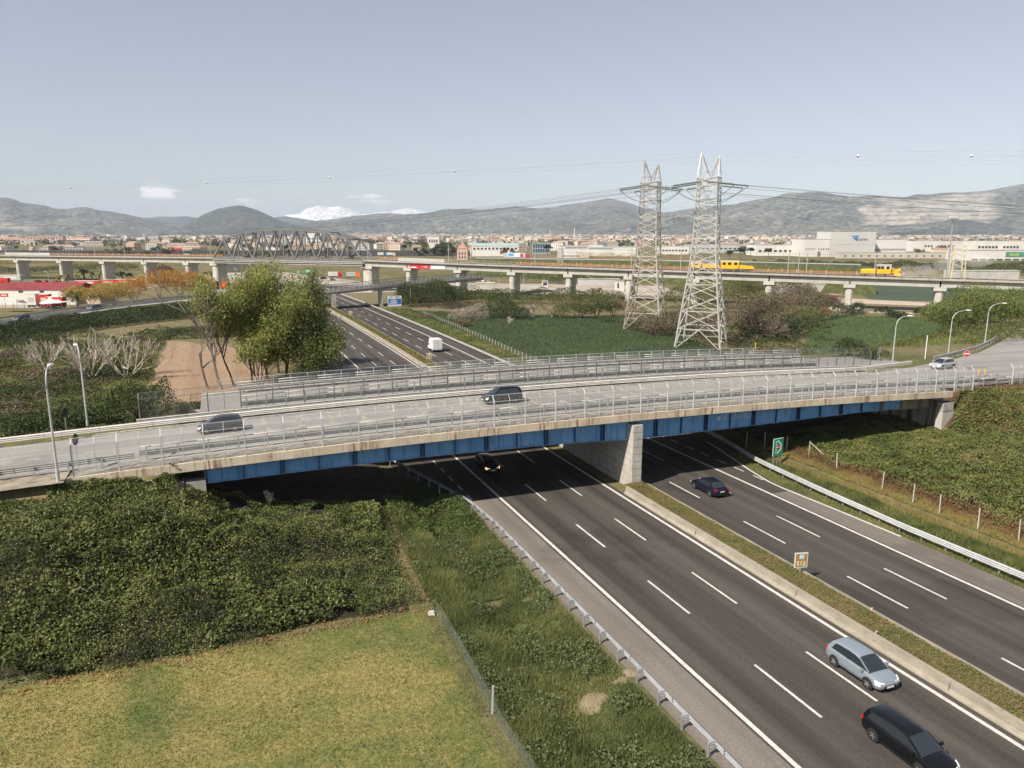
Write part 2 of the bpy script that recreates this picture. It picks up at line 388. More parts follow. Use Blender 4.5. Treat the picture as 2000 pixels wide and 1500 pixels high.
# ------------------------------------------------------------------ terrain
def cx(y): return -1.25e-4 * np.clip(np.asarray(y, float) - 130, 0, 330) ** 2
def zr(y): return -0.011 * np.clip(np.asarray(y, float), -60, 115)
def prof(x):
    x = np.asarray(x, float); q = 7.15 - 4.1e-4 * (np.clip(x, -22, 86) - 30) ** 2
    return q + np.where(x < -22, (x + 22) * .043, 0) - np.where(x > 86, (np.clip(x, 86, 130) - 86) * .012, 0)
def sm(t): t = np.clip(t, 0, 1); return t * t * (3 - 2 * t)
def far_z(y): return -1.0 - .4 * sm((np.asarray(y, float) - 60) / 60)
def h(x, y):
    x, y = np.broadcast_arrays(np.asarray(x, float), np.asarray(y, float))
    xs = x - cx(y); zroad = zr(y); fz = far_z(y)
    ditch = np.interp(xs, [-1e5, 12.3, 14.2, 15.8, 17.0, 18.4, 20.4, 20.9], [0, 0, -.1, -.5, -.75, -.25, 0, 0])
    wl_ = sm((xs - 12.3) / 7.5)
    wide = sm((y - 64) / 12)                                     # beyond the bridge the pavement is wider on the left
    L = fz * (1 - wl_) + (zroad - .05) * wl_ + ditch * (1 - wide)
    wr_ = sm((xs - 55) / 6)
    Rr = (zroad - .05) * (1 - wr_) + (fz + np.where(y < 92, 1.1, .1)) * wr_
    z = np.where(xs < 20.9, L, np.where(xs > 55, Rr, zroad - .05))
    z = np.where(xs < 20.9, np.where((wide > .5) & (xs > 15.5), zroad - .05, z), z)
    # approach embankment on the left, and the spill slope under the first span
    spill = np.interp(x, [-60, -14, -10, -6, -3.5, -1, 2, 6, 10, 14, 15.5], [4.2, 5.3, 5.25, 4.9, 3.9, 2.3, 1.3, .7, .15, -.5, -.85])
    zc = np.where((x < -4.5) & (y > 63.45), prof(x) - .12, spill)
    zc = np.where(x > 15.4, -50, zc)
    yb = np.interp(x, [-10, -3], [78.6, 93.5])
    E_ = np.minimum(sm((y - 46.6) / 16.4), 1 - sm((y - yb) / 14))
    top = (y > 63.0) & (y < yb)
    z = np.maximum(z, np.where(E_ > 0.001, fz + (zc - fz) * np.where(top, 1, E_), -50))
    # right-hand bank: low bramble mound along the motorway fence and the cone of the abutment
    dx, dy = np.clip(86.0 - x, 0, None) * 2.4, np.clip(63 - y, 0, None) + np.clip(y - 94 - np.clip(x - 100, 0, 60) * .35, 0, None)
    dist = np.sqrt(dx ** 2 + dy ** 2)
    under = (y > 64) & (y < 93)
    cone = prof(np.maximum(x, 82.5)) - .15 - np.where(under & (x < 82.5), 7.0, dist * .44)
    mound = .15 + np.clip(xs - 59.5, 0, 16) * (.05 + .09 * sm((60 - y) / 9)) * (1 - sm((y - 96) / 14)) * (y > 0)
    z = np.where(xs > 58.5, np.maximum(z, np.maximum(np.where(y < 110, mound, -50), np.where((x > 58), cone, -50))), z)
    return z

def axis(parts):
    out = []
    for a, b, s in parts: out += list(np.arange(a, b, s))
    return np.array(sorted(set(np.round(out + [parts[-1][1]], 3))))
def grid_mesh(mb, X, Yv, Z):
    ny, nx = X.shape; idx = np.arange(ny * nx).reshape(ny, nx)
    f = np.stack([idx[:-1, :-1], idx[:-1, 1:], idx[1:, 1:], idx[1:, :-1]], -1).reshape(-1, 4)
    return mb.add(np.stack([X, Yv, Z], -1).reshape(-1, 3), f)
gx = axis([(-13000, -3000, 1000), (-3000, -400, 100), (-400, -70, 10), (-70, 110, 1.0), (110, 400, 8), (400, 3000, 100), (3000, 18000, 1000)])
gy = axis([(-300, 0, 20), (0, 112, 1.0), (112, 420, 6), (420, 3000, 80), (3000, 20000, 1000)])
GX, GY = np.meshgrid(gx, gy)
m, nt, b = _new('open_ground')
big = noise(nt, .004, 5); mid = noise(nt, .05, 5); fin = noise(nt, .9, 5)
col = ramp(nt, mid, [(.3, (.075, .09, .032)), (.5, (.14, .13, .06)), (.7, (.21, .17, .10))])
col = mixc(nt, ramp(nt, big, [(.42, (0, 0, 0)), (.6, (.8, .8, .8))]), col, (.20, .165, .115))
col = mixc(nt, .6, col, ramp(nt, fin, [(.3, (.45, .45, .45)), (.7, (1.4, 1.4, 1.3))]), 'MULTIPLY')
nt.links.new(col, b.inputs['Base Color']); b.inputs['Roughness'].default_value = .95; setspec(b, .1)
bump(nt, b, fin, .6, .12)
tag(grid_mesh(MB(), GX, GY, h(GX, GY)).build('ground', m, smooth=True), kind='structure')

def patch(name, mat, quad, nu, nv, dz=.04, kind='structure', rough_edge=0, bury=0):
    """a sheet of other ground cover laid on the terrain between four corners"""
    P = np.array(quad, float); u, w = np.meshgrid(np.linspace(0, 1, nu), np.linspace(0, 1, nv))
    q = (P[0] * ((1 - u) * (1 - w))[..., None] + P[1] * (u * (1 - w))[..., None] + P[2] * (u * w)[..., None] + P[3] * ((1 - u) * w)[..., None])
    x, y = q[..., 0], q[..., 1]
    if rough_edge:
        x = x + (fbm(x, y, 6, 3) - .5) * rough_edge; y = y + (fbm(x, y, 6, 9) - .5) * rough_edge
    z = h(x, y) + dz
    edge = (u < 1e-6) | (u > 1 - 1e-6) | (w < 1e-6) | (w > 1 - 1e-6)
    z = np.where(edge, z - dz - .15, z)
    return tag(grid_mesh(MB(), x, y, z).build(name, mat, smooth=True), kind=kind)

# mown field in front, soil field, crop fields, lots
m, nt, b = _new('mown_field_turf')
big = noise(nt, .07, 4, dist=.6); mid = noise(nt, .35, 5); fin = noise(nt, 3.2, 6, .7)
col = ramp(nt, big, [(.38, (.085, .125, .036)), (.47, (.165, .172, .060)), (.57, (.255, .225, .085)), (.70, (.205, .192, .068))])
col = mixc(nt, ramp(nt, mid, [(.48, (0, 0, 0)), (.72, (.6, .6, .6))]), col, (.32, .245, .11))
col = mixc(nt, .8, col, ramp(nt, fin, [(.32, (.45, .47, .4)), (.68, (1.35, 1.3, 1.25))]), 'MULTIPLY')
nt.links.new(col, b.inputs['Base Color']); b.inputs['Roughness'].default_value = .95; setspec(b, .1); bump(nt, b, fin, .9, .1)
m_turf = m
patch('mown_field', m_turf, [(-60, 4), (12.2, 4), (12.2, 47.6), (-60, 47.6)], 90, 60, .05)
m_verge = M('verge_grass_floor', (.040, .052, .018), (.09, .10, .034), .5, .95, c3=(.19, .14, .075), s3=1.2, lo3=.6, hi3=.75, a3=.6, bmp=.6, bscale=6, bdist=.1)
patch('verge_left', m_verge, [(12.1, 4), (20.85, 4), (20.85, 78), (12.1, 66)], 30, 110, .03)
m_soil = M('ploughed_soil', (.245, .165, .105), (.335, .235, .155), .12, .95, c3=(.17, .105, .06), s3=1.5, mscale=(2.2, .10, 1), lo3=.5, hi3=.68, a3=.65, bmp=.5, bscale=4, bdist=.08)
patch('soil_field', m_soil, [(-13, 128), (6, 124), (9, 178), (-14, 206)], 40, 60, .12, rough_edge=3)
patch('rough_pasture', M('rough_pasture', (.075, .085, .028), (.16, .13, .06), .25, .95, c3=(.19, .11, .06), s3=.08, lo3=.5, hi3=.62, a3=.8, bmp=.6, bscale=5, bdist=.1), [(-62, 122), (-13.5, 122), (-14.5, 208), (-62, 215)], 40, 60, .06, rough_edge=3)
m_crop = M('green_crop', (.038, .058, .025), (.060, .086, .036), .06, .95, c3=(.026, .040, .020), s3=.8, mscale=(.5, 1.6, 1), lo3=.42, hi3=.62, a3=.8, bmp=.7, bscale=5, bdist=.2)
m_crop_far = M('far_green_crop', (.042, .066, .038), (.060, .086, .048), .03, .95, c3=(.06, .085, .055), s3=.3, lo3=.5, hi3=.7, a3=.5)
patch('crop_field', m_crop, [(60.5, 112), (102, 112), (116, 206), (60.0, 250)], 50, 60, .35, rough_edge=1.5)
patch('crop_field', M('lighter_green_crop', (.050, .080, .034), (.075, .108, .046), .06, .95, c3=(.035, .06, .026), s3=.8, mscale=(1.2, .5, 1), lo3=.45, hi3=.65, a3=.6, bmp=.7, bscale=5, bdist=.2), [(104, 112), (158, 112), (212, 168), (178, 190)], 40, 50, .3, rough_edge=1.5)
patch('crop_field', m_crop_far, [(240, 225), (285, 205), (420, 238), (300, 305)], 20, 20, .3, rough_edge=2)
patch('crop_field', m_crop_far, [(250, 190), (262, 160), (360, 160), (300, 205)], 20, 20, .3, rough_edge=2)
m_lot = M('pale_dirt_lot', (.30, .265, .215), (.42, .38, .32), .08, .95, c3=(.2, .16, .12), s3=.4, lo3=.52, hi3=.7, a3=.5)
m_track = M('pale_gravel_track', (.36, .29, .225), (.46, .385, .31), .15, .95)
patch('yard_pavement', m_lot, [(100, 318), (190, 268), (215, 330), (110, 400)], 16, 16, .08)
patch('yard_pavement', m_lot, [(-130, 330), (-58, 305), (-20, 440), (-120, 470)], 16, 16, .08)
patch('yard_pavement', m_lot, [(30, 330), (100, 330), (40, 560), (-60, 560)], 16, 16, .08)
patch('dirt_path', m_track, [(212, 236), (248, 196), (262, 196), (224, 262)], 10, 16, .25, rough_edge=1)
patch('dirt_path', m_track, [(203, 192), (226, 174), (228, 176), (205, 195)], 10, 6, .25, rough_edge=.5)

# ------------------------------------------------------------------ motorway
def strip(name, mat, xl, xr, y0, y1, dz, step=3.0, kind='structure', parent=None, zf=zr):
    ys = np.linspace(y0, y1, max(2, int((y1 - y0) / step) + 1))
    l = np.array([xl(t) if callable(xl) else xl for t in ys], float) + cx(ys); r = np.array([xr(t) if callable(xr) else xr for t in ys], float) + cx(ys)
    z = zf(ys) + dz
    X = np.stack([l, r], 1); Yg = np.stack([ys, ys], 1); Z = np.stack([z, z], 1)
    return tag(grid_mesh(MB(), X, Yg, Z).build(name, mat, parent), kind=kind)
LSH = lambda t: np.interp(t, [0, 62, 70, 80, 90, 700], [20.85, 20.85, 20.0, 16.6, 16.2, 16.2])
RSH = lambda t: np.interp(t, [0, 45, 53, 58, 64.8, 73.5, 80, 95, 700], [53.0, 52.9, 52.7, 52.5, 53.4, 55.6, 56.9, 56.0, 51.8])
road_l = strip('motorway_carriageway', m_asph, 24.0, 36.4, -20, 700, .0)
road_r = strip('motorway_carriageway', m_asph_r, 38.6, 50.2, -20, 700, .0)
strip('motorway_shoulder', m_should, LSH, 24.0, -20, 66.0, .0)
strip('motorway_shoulder', m_asph, LSH, 24.0, 66.0, 700, .0, 2)
strip('motorway_shoulder', m_should, 50.2, RSH, -20, 57, .0, 2)
strip('motorway_shoulder', m_asph, 50.2, RSH, 57, 700, .0, 2)
for nm, x_, w_ in (('edge_line', 24.3, .28), ('edge_line', 35.75, .28), ('edge_line', 49.9, .28), ('edge_line', 39.75, .22)):
    strip(nm, m_white, x_ - w_ / 2, x_ + w_ / 2, -20, 620, .006)
ROUT = lambda t: np.interp(t, [44, 52, 58, 60.3, 64.8, 73.5, 80, 110], [52.8, 52.55, 52.25, 52.35, 53.25, 55.4, 56.6, 56.6])
strip('edge_line', m_white, lambda t: ROUT(t) - .12, lambda t: ROUT(t) + .12, 44, 110, .006, 1)
dash_me = MB().box((0, 0, 0), (.17, 5.4, .006)).mesh('lane_dash'); dash_me.materials.append(m_white)
sdash_me = MB().box((0, 0, 0), (.17, 1.6, .006)).mesh('lane_dash'); sdash_me.materials.append(m_white)
def dashes(x, y0, period, y1, me, ln, parent):
    y = y0
    while y < y1:
        yc = y - ln / 2
        o = put('lane_dash', me, parent, (x + float(cx(yc)), yc, float(zr(yc)) + .007)); o.rotation_euler = (-.011 if yc < 115 else 0, 0, -float(cx(yc + 5) - cx(yc - 5)) / 10)
        y += period
for x_ in (28.2, 32.1): dashes(x_, 68.9 - 12.13 * 5, 12.13, 420, dash_me, 5.4, road_l)
for x_ in (42.6, 46.3): dashes(x_, 64.0 - 12.13 * 5, 12.13, 420, dash_me, 5.4, road_r)
dashes(21.5, 68, 3.2, 125, sdash_me, 1.6, road_l)
dashes(52.2, 62.5, 3.2, 110, sdash_me, 1.6, road_r)

# median: two concrete walls with a planted bed between
def barrier(xc, dirn, y0, y1, label):
    t = thing('median_barrier', label, 'concrete barrier', (xc, y0, float(zr(y0))))
    y = y0; L = 12.1
    while y < y1 - .5:
        e_ = min(y + L - .006, y1)
        mb = MB(); sec = [(-.26 * dirn, 0), (-.26 * dirn, .09), (-.12 * dirn, .30), (-.07 * dirn, .76), (.14 * dirn, .78), (.14 * dirn, 0)]
        if dirn < 0: sec = sec[::-1]
        rings = [[(xc + float(cx(q)) + a - xc, q - y0, float(zr(q) - zr(y0)) + b_) for a, b_ in sec] for q in (y, e_)]
        mb.loft(rings).build('barrier_segment', m_barrier, t)
        y += L
    return t
barrier(36.55, 1, 2, 63.0, 'stained concrete barrier left of the planted median, near the viewer before the bridge')
barrier(39.0, -1, 2, 63.0, 'concrete barrier right of the planted median, before the bridge')
barrier(36.55, 1, 92.5, 268, 'left concrete barrier of the median beyond the bridge, running to the far overpass')
barrier(39.0, -1, 92.5, 268, 'right concrete barrier of the median beyond the bridge, running to the far overpass')
m_bed = M('median_soil', (.12, .10, .05), (.2, .16, .08), .6, .95, c3=(.07, .09, .03), s3=.9, lo3=.45, hi3=.62, a3=.8, bmp=.6, bscale=7, bdist=.08)
strip('median_bed', m_bed, 36.62, 38.93, 0, 63.4, .64)
strip('median_bed', m_bed, 36.62, 38.93, 92, 620, .64)

# ------------------------------------------------------------------ guardrails
def rail_section(zc, hh, t=.07, n=2):
    """outline of a corrugated beam with n waves, (offset, z) pairs"""
    fr, bk = [], []
    k = n * 4
    for i in range(k + 1):
        z = zc - hh / 2 + hh * i / k
        o = t * (0, 1, 1, 0)[i % 4]
        fr.append((o, z)); bk.append((o - .018, z))
    return fr + bk[::-1]
def guardrail(label, path, beams, post=2.25, post_h=.8, side=1, group=None, post_w=.12, seg=4.5, spacer=.25, tubez=None, name='guardrail', cat='guardrail', mat=None, postmat=None, plane=0):
    """path: function s->(x,y,z) sampled list; beams: list of (z, height, waves); side: +1 traffic on the right of the path"""
    mat = mat or m_galv; postmat = postmat or m_galv
    P = np.array(path, float); D = np.r_[0, np.cumsum(np.linalg.norm(np.diff(P, axis=0), axis=1))]
    at = lambda s: np.array([np.interp(s, D, P[:, k]) for k in range(3)])
    def nrm(s):
        a, b_ = at(max(s - .5, 0)), at(min(s + .5, D[-1])); t = (b_ - a)[:2]; t /= np.linalg.norm(t) + 1e-9
        return np.array([t[1], -t[0], 0]) * side
    o0 = at(0); t = thing(name, label, cat, o0, 0, group)
    s = 0
    while s < D[-1] - .3:
        e_ = min(s + seg, D[-1]); k = max(2, int((e_ - s) / 2.2) + 1); ss = np.linspace(s, e_ - .02, k)
        for (bz, bh, nw) in beams:
            sec = rail_section(bz, bh, .075, nw)
            if side < 0: sec = sec[::-1]
            MB().loft([[at(q) - o0 + nrm(q) * (spacer + a) + np.array([0, 0, z]) for a, z in sec] for q in ss]).build('rail_beam', mat, t, smooth=False)
        if tubez:
            for tz in (tubez if isinstance(tubez, (list, tuple)) else [tubez]):
                MB().tube([at(q) - o0 + nrm(q) * .02 + np.array([0, 0, tz]) for q in ss], .055, 6).build('rail_tube', mat, t, smooth=True)
        s = e_
    s = .6; pm = MB().box((0, 0, post_h / 2 - .15), (post_w * .6, post_w, post_h + .3)).mesh('post'); pm.materials.append(postmat)
    zs = [b_[0] for b_ in beams]; sm_ = MB()
    if spacer > .1:
        for z in zs:
            for dz in (-.09, 0, .09): sm_.box((0, .05 * (dz / .09), z + dz), (spacer * .95, .17, .035))
            sm_.box((0, 0, z), (spacer * .9, .03, .2))
    smesh = sm_.mesh('spacer') if spacer > .1 else None
    if smesh: smesh.materials.append(mat)
    while s < D[-1]:
        n_ = nrm(s); p = at(s) - o0; ang = math.atan2(n_[1], n_[0])
        po = put('post', pm, t, p, ang)
        if smesh: put('spacer', smesh, t, p + n_ * (spacer * .45 + .03), ang)
        s += post
    return t
yy = lambda a, b_, s: np.arange(a, b_ + .01, s)
# near left edge of the motorway, bending away under the bridge
ped = yy(8, 92, 2); px_ = np.interp(ped, [0, 58, 64.5, 72, 80, 92], [20.75, 20.75, 20.35, 18.6, 16.5, 15.4])
m_galv_gray = M('matt_galvanised_steel', (.33, .34, .36), (.42, .43, .45), 1.5, .5, metal=.3)
guardrail('single W-beam guardrail with spacer blocks along the left hard shoulder', [(a, b_, float(zr(b_))) for a, b_ in zip(px_, ped)], [(.66, .32, 2)], 2.27, .72, 1, spacer=.34, post_w=.14, mat=m_galv_gray, group='motorway guardrails')
ry = yy(8, 112, 2); rx_ = np.interp(ry, [0, 44, 55, 65.5, 72.4, 80, 95, 112], [53.7, 53.6, 54.2, 55.1, 56.8, 57.9, 58.0, 57.5])
guardrail('bright triple-wave guardrail curving along the right verge past the green sign', [(a, b_, float(zr(b_))) for a, b_ in zip(rx_, ry)], [(.72, .50, 3)], 2.27, .8, -1, spacer=.22, mat=M('bright_guardrail', (.50, .51, .52), (.60, .61, .62), 1, .42, metal=.3), group='motorway guardrails')
fy = yy(112, 330, 6)
guardrail('long pale guardrail between the right carriageway and the crop field', [(53.0 + float(cx(b_)), b_, float(zr(b_))) for b_ in fy], [(.62, .50, 3)], 6.0, .75, -1, seg=12, spacer=.2, mat=m_galv_dull, group='motorway guardrails')
# ------------------------------------------------------------------ the road overpass
m_blue, nt, b = _new('blue_girder_paint')
col = ramp(nt, noise(nt, .5, 5, mscale=(1, 1, .5)), [(.3, (.09, .255, .50)), (.7, (.17, .385, .66))])
col = mixc(nt, ramp(nt, noise(nt, 1.6, 5, mscale=(2.2, 2.2, .25)), [(.52, (0, 0, 0)), (.72, (.8, .8, .8))]), col, (.028, .065, .14))
col = mixc(nt, ramp(nt, noise(nt, 30, 2), [(.3, (0, 0, 0)), (.75, (.45, .45, .45))]), col, (.16, .26, .40))
nt.links.new(col, b.inputs['Base Color']); b.inputs['Roughness'].default_value = .6; setspec(b, .35)
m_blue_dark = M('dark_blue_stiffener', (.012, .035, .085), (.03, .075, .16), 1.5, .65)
m_flange = M('sunlit_blue_flange', (.16, .30, .46), (.30, .44, .58), 1.2, .5, c3=(.05, .10, .17), s3=1.5, lo3=.5, hi3=.65, a3=.7)  # paler blue: sunlight on the flange top is put into the colour
m_grime = M('grimy_girder', (.16, .13, .07), (.25, .21, .13), 1.2, .85, c3=(.06, .12, .2), s3=1.0, lo3=.6, hi3=.7, a3=.6)
m_fascia, nt, b = _new('rust_streaked_fascia')
col = ramp(nt, noise(nt, .7, 6), [(.3, (.50, .415, .305)), (.7, (.66, .575, .445))])
streak = noise(nt, 1.0, 6, .65, mscale=(4.5, 4.5, .35)); zone = noise(nt, .33, 3, .5, mscale=(1, 1, .01))
sk = ramp(nt, streak, [(.47, (0, 0, 0)), (.60, (1, 1, 1))]); zn = ramp(nt, zone, [(.46, (0, 0, 0)), (.56, (.9, .9, .9))])
col = mixc(nt, mixc(nt, 1.0, sk, zn, 'MULTIPLY'), col, (.23, .105, .045))
col = mixc(nt, ramp(nt, noise(nt, 2.2, 5, mscale=(2, 2, .6)), [(.62, (0, 0, 0)), (.72, (.75, .75, .75))]), col, (.14, .085, .05))
nt.links.new(col, b.inputs['Base Color']); b.inputs['Roughness'].default_value = .9; setspec(b, .2)
bump(nt, b, noise(nt, 6, 4), .25, .03)
zb = lambda x: float(np.interp(x, [-2.5, 7.5, 16, 30.7, 38, 50, 70, 80], [4.62, 4.78, 4.85, 4.66, 4.30, 4.32, 4.5, 4.08]))
B0 = np.array([38.0, 63.7, 0.0])
ov = thing('road_overpass', 'near road overpass with blue steel girders, rusty concrete edge and a block pier', 'overpass', B0)
def along(name, mat, x0, x1, sec, parent, step=3.0, o=B0, smooth=False):
    """sweep a (y, dz) outline along the crest profile of the bridge"""
    xs = np.linspace(x0, x1, max(2, int(abs(x1 - x0) / step) + 1))
    return MB().loft([[(x - o[0], y - o[1], float(prof(x)) + z - o[2]) for y, z in sec] for x in xs]).build(name, mat, parent, smooth=smooth)
along('deck_slab', m_conc_dirty, -3.0, 82.6, [(63.93, -.02), (63.93, -.62), (77.5, -.62), (77.5, -.02)][::-1], ov)
along('sidewalk', M('littered_sidewalk', (.21, .19, .16), (.31, .285, .25), 1.2, .95, c3=(.10, .085, .06), s3=1.6, lo3=.48, hi3=.66, a3=.8), -12, 82.6, [(63.95, .0), (63.95, -.018), (65.75, -.018), (65.75, .0)][::-1], ov)
along('kerb', m_conc, -12, 82.6, [(65.76, .03), (65.76, -.1), (66.02, -.1), (66.02, .03)][::-1], ov)
along('kerb', m_conc, -12, 82.6, [(76.55, .05), (76.55, -.1), (77.5, -.1), (77.5, .05)][::-1], ov)
x = -12.2
while x < 82.4:
    x1 = min(x + 2.64, 82.6); jit = random.uniform(-.008, .008)
    rings = [[(q - 38, y - 63.7 + jit, float(prof(q)) + z) for y, z in [(63.66, .02), (63.66, -.70), (63.92, -.70), (63.92, .02)][::-1]] for q in (x, (x + x1) / 2, x1 - .018)]
    MB().loft(rings).build('fascia_panel', m_fascia, ov); x += 2.64
# first girder: web panels between stiffeners, flanges
x = -2.4; k = 0
while x < 79.6:
    x1 = min(x + 3.1, 79.8); mt = m_grime if x > 72 else m_blue
    if not (37.0 < (x + x1) / 2 < 39.2 and False):
        T = lambda q: float(prof(q)) - .62
        MB().hexa([(x - 38, .95, zb(x)), (x1 - .02 - 38, .95, zb(x1)), (x1 - .02 - 38, .99, zb(x1)), (x - 38, .99, zb(x)),
                   (x - 38, .95, T(x)), (x1 - .02 - 38, .95, T(x1)), (x1 - .02 - 38, .99, T(x1)), (x - 38, .99, T(x))]).build('web_panel', mt, ov)
    for q in ((x,) if k % 2 else (x - .14, x + .14)):
        if -2.5 < q < 79.7:
            MB().box((q - 38, .83, (zb(q) + T(q)) / 2), (.03 if k % 2 else .09, .24, T(q) - zb(q) - .01)).build('stiffener', m_blue_dark if x < 72 else m_grime, ov)
    MB().hexa([(x - 38, .74, zb(x) - .05), (x1 - 38.01, .74, zb(x1) - .05), (x1 - 38.01, 1.2, zb(x1) - .05), (x - 38, 1.2, zb(x) - .05),
               (x - 38, .74, zb(x) - .002), (x1 - 38.01, .74, zb(x1) - .002), (x1 - 38.01, 1.2, zb(x1) - .002), (x - 38, 1.2, zb(x) - .002)]).build('bottom_flange', m_flange if x < 72 else m_grime, ov)
    x = x1; k += 1
for yq in (69.2, 73.6, 76.6):
    for xa, xb in ((-2.4, 37.8), (38.8, 79.8)):
        n_ = 12; xs = np.linspace(xa, xb, n_)
        MB().loft([[(q - 38, yq - 63.7 + a, z) for a, z in ((-.15, zb(q)), (.15, zb(q)), (.15, float(prof(q)) - .63), (-.15, float(prof(q)) - .63))] for q in xs]).build('inner_girder', m_blue_dark, ov)
text('painted_name', 'CO.GE.R.', .95, plain('faded_pale_paint', (.36, .47, .56), .8), ov, (51.6 - 38, .945, 5.55), (pi / 2, 0, 0), .004, shear=.25, sx=1.1)
MB().hexa([(48.9 - 38 + a, .925 + c_, 5.5 + b_) for c_ in (0, .012) for a, b_ in ((-.3, 0), (0, -.3), (.3, 0), (0, .3))]).build('painted_emblem', plain('faded_pale_paint', (.36, .47, .56), .8), ov)
# pier of concrete blocks in the median
pier = MB().box((.3, 14.3, 2.55), (.98, 28.2, 6.9)).build('pier', m_conc_dirty, ov)
m_block = M('pier_block', (.40, .375, .33), (.50, .47, .42), 1.1, .9, c3=(.25, .22, .17), s3=2.0, mscale=(1, 1, .5), lo3=.52, hi3=.72, a3=.5, bmp=.2)
for i in range(9):
    z0 = -.9 + i * .765; ys = [-.2] + list(np.arange(1.6 + (i % 2) * 1.4, 27, 2.9)) + [28.5]
    for ya, yb in zip(ys[:-1], ys[1:]):
        j = random.uniform(-.01, .012)
        MB().box((.3 + j, (ya + yb) / 2, z0 + .38), (1.1, yb - ya - .045, .722)).build('concrete_block', m_block, pier)
# abutments
MB().box((-3.75 - 38, 7.0, 2.6), (2.3, 13.0, 4.6)).build('abutment', m_conc_dirty, ov)
MB().box((-3.1 - 38, .62, 3.2), (1.5, .75, 3.6)).build('bearing_pillar', m_conc, ov)
MB().box((-4.35 - 38, .55, 3.4), (.75, .8, 3.4)).build('bearing_pillar', m_conc_dirty, ov)
MB().hexa([(-12.1 - 38, .3, 4.0), (-4.9 - 38, .3, 4.0), (-4.9 - 38, .6, 4.0), (-12.1 - 38, .6, 4.0), (-12.1 - 38, .3, float(prof(-12)) - .71), (-4.9 - 38, .3, float(prof(-5)) - .71), (-4.9 - 38, .6, float(prof(-5)) - .71), (-12.1 - 38, .6, float(prof(-12)) - .71)]).build('wing_wall', m_conc_dirty, ov)
m_stain = M('streaked_abutment', (.33, .29, .25), (.46, .42, .37), .7, .92, c3=(.07, .045, .03), s3=.55, mscale=(2.5, 2.5, .12), lo3=.47, hi3=.6, a3=.9)
MB().box((82.6 - 38, 14.6, 2.0), (2.0, 28.0, 5.2)).build('abutment', m_stain, ov)
MB().box((82.2 - 38, .55, 4.1), (1.7, .9, 1.0)).build('bearing_pillar', m_conc, ov)
MB().box((82.35 - 38, .6, 1.4), (1.9, .9, 4.6)).build('bearing_pillar', m_conc_pale, ov)

for xa, xb in ((-2.6, 15.5), (60, 81.6)):                     # bare soil sheets, coloured dark to deepen the shade under the spans
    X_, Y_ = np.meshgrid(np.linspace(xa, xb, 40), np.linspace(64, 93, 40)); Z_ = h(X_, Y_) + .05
    tag(grid_mesh(MB(), X_, Y_, Z_).build('shade_darkened_ground', M('shade_darkened_soil', (.05, .042, .03), (.095, .08, .058), .8, .97, bmp=.5, bscale=4, bdist=.1), smooth=True), kind='structure')

# second, parallel overpass right behind
ov2 = thing('road_overpass', 'second parallel road overpass directly behind the near one, mostly hidden by its dark mesh fence', 'overpass', (38, 79, 0))
O2 = np.array([38., 79., 0.])
along('deck_slab', m_conc_dirty, -3.0, 82.6, [(78.75, -.02), (78.75, -.9), (92.1, -.9), (92.1, -.02)][::-1], ov2, o=O2)
along('kerb', m_conc, -3, 84, [(78.75, .12), (78.75, -.02), (80.2, -.02), (80.2, .12)][::-1], ov2, o=O2)
along('kerb', m_conc, -3, 84, [(90.7, .12), (90.7, -.02), (92.1, -.02), (92.1, .12)][::-1], ov2, o=O2)
for yq in (79.9, 85.5, 91.2):
    for xa, xb in ((-2.4, 37.8), (38.8, 79.8)):
        xs = np.linspace(xa, xb, 12)
        MB().loft([[(q - 38, yq - 79 + a, z) for a, z in ((-.15, zb(q)), (.15, zb(q)), (.15, float(prof(q)) - .9), (-.15, float(prof(q)) - .9))] for q in xs]).build('girder', m_blue_dark, ov2)
MB().box((-3.75 - 38, 6.5, 2.6), (2.3, 13.0, 4.6)).build('abutment', m_conc_dirty, ov2)

# road surfaces carried by the bridges and their approaches
def bridge_road(name, mat, pts_near, pts_far, n, dz):
    s = np.linspace(0, 1, n); a, c_ = np.array(pts_near, float), np.array(pts_far, float)
    def res(p):
        D = np.r_[0, np.cumsum(np.hypot(*np.diff(p, axis=0).T))]; D /= D[-1]
        return np.stack([np.interp(s, D, p[:, k]) for k in (0, 1)], 1)
    a, c_ = res(a), res(c_); w = np.linspace(0, 1, 7)
    P = a[:, None] * (1 - w)[None, :, None] + c_[:, None] * w[None, :, None]
    Z = prof(P[..., 0]) + dz
    return tag(grid_mesh(MB(), P[..., 0].T, P[..., 1].T, Z.T).build(name, mat), kind='structure')
bridge_road('bridge_road', m_bridge_asph, [(-120, 66.02), (82, 66.02), (110, 66.3), (190, 74)], [(-120, 76.56), (82, 76.9), (94, 79.4), (106, 82.6), (118, 87), (132, 94), (152, 104.5), (190, 126)], 220, -.02)
bridge_road('bridge_road', m_bridge_asph, [(-3, 80.2), (80, 80.2), (96, 82)], [(-3, 90.7), (80, 90.7), (96, 90)], 100, -.015)
tag(along('edge_line', m_white_worn, -90, 84, [(66.75, -.013), (66.75, -.015), (66.90, -.015), (66.90, -.013)][::-1], None, o=np.zeros(3)), kind='structure')
tag(along('edge_line', m_white_worn, -90, 84, [(76.02, -.013), (76.02, -.015), (76.17, -.015), (76.17, -.013)][::-1], None, o=np.zeros(3)), kind='structure')
x = -40.0
bd = None
while x < 80:
    o = MB().loft([[(q, y, float(prof(q)) + z) for y, z in [(71.1, -.012), (71.1, -.014), (71.32, -.014), (71.32, -.012)][::-1]] for q in (x, x + 1.05)]).build('centre_dash', m_white_worn)
    tag(o, kind='structure'); x += 2.15
g_pts = [(-120, 63.2), (-12.2, 63.2)]
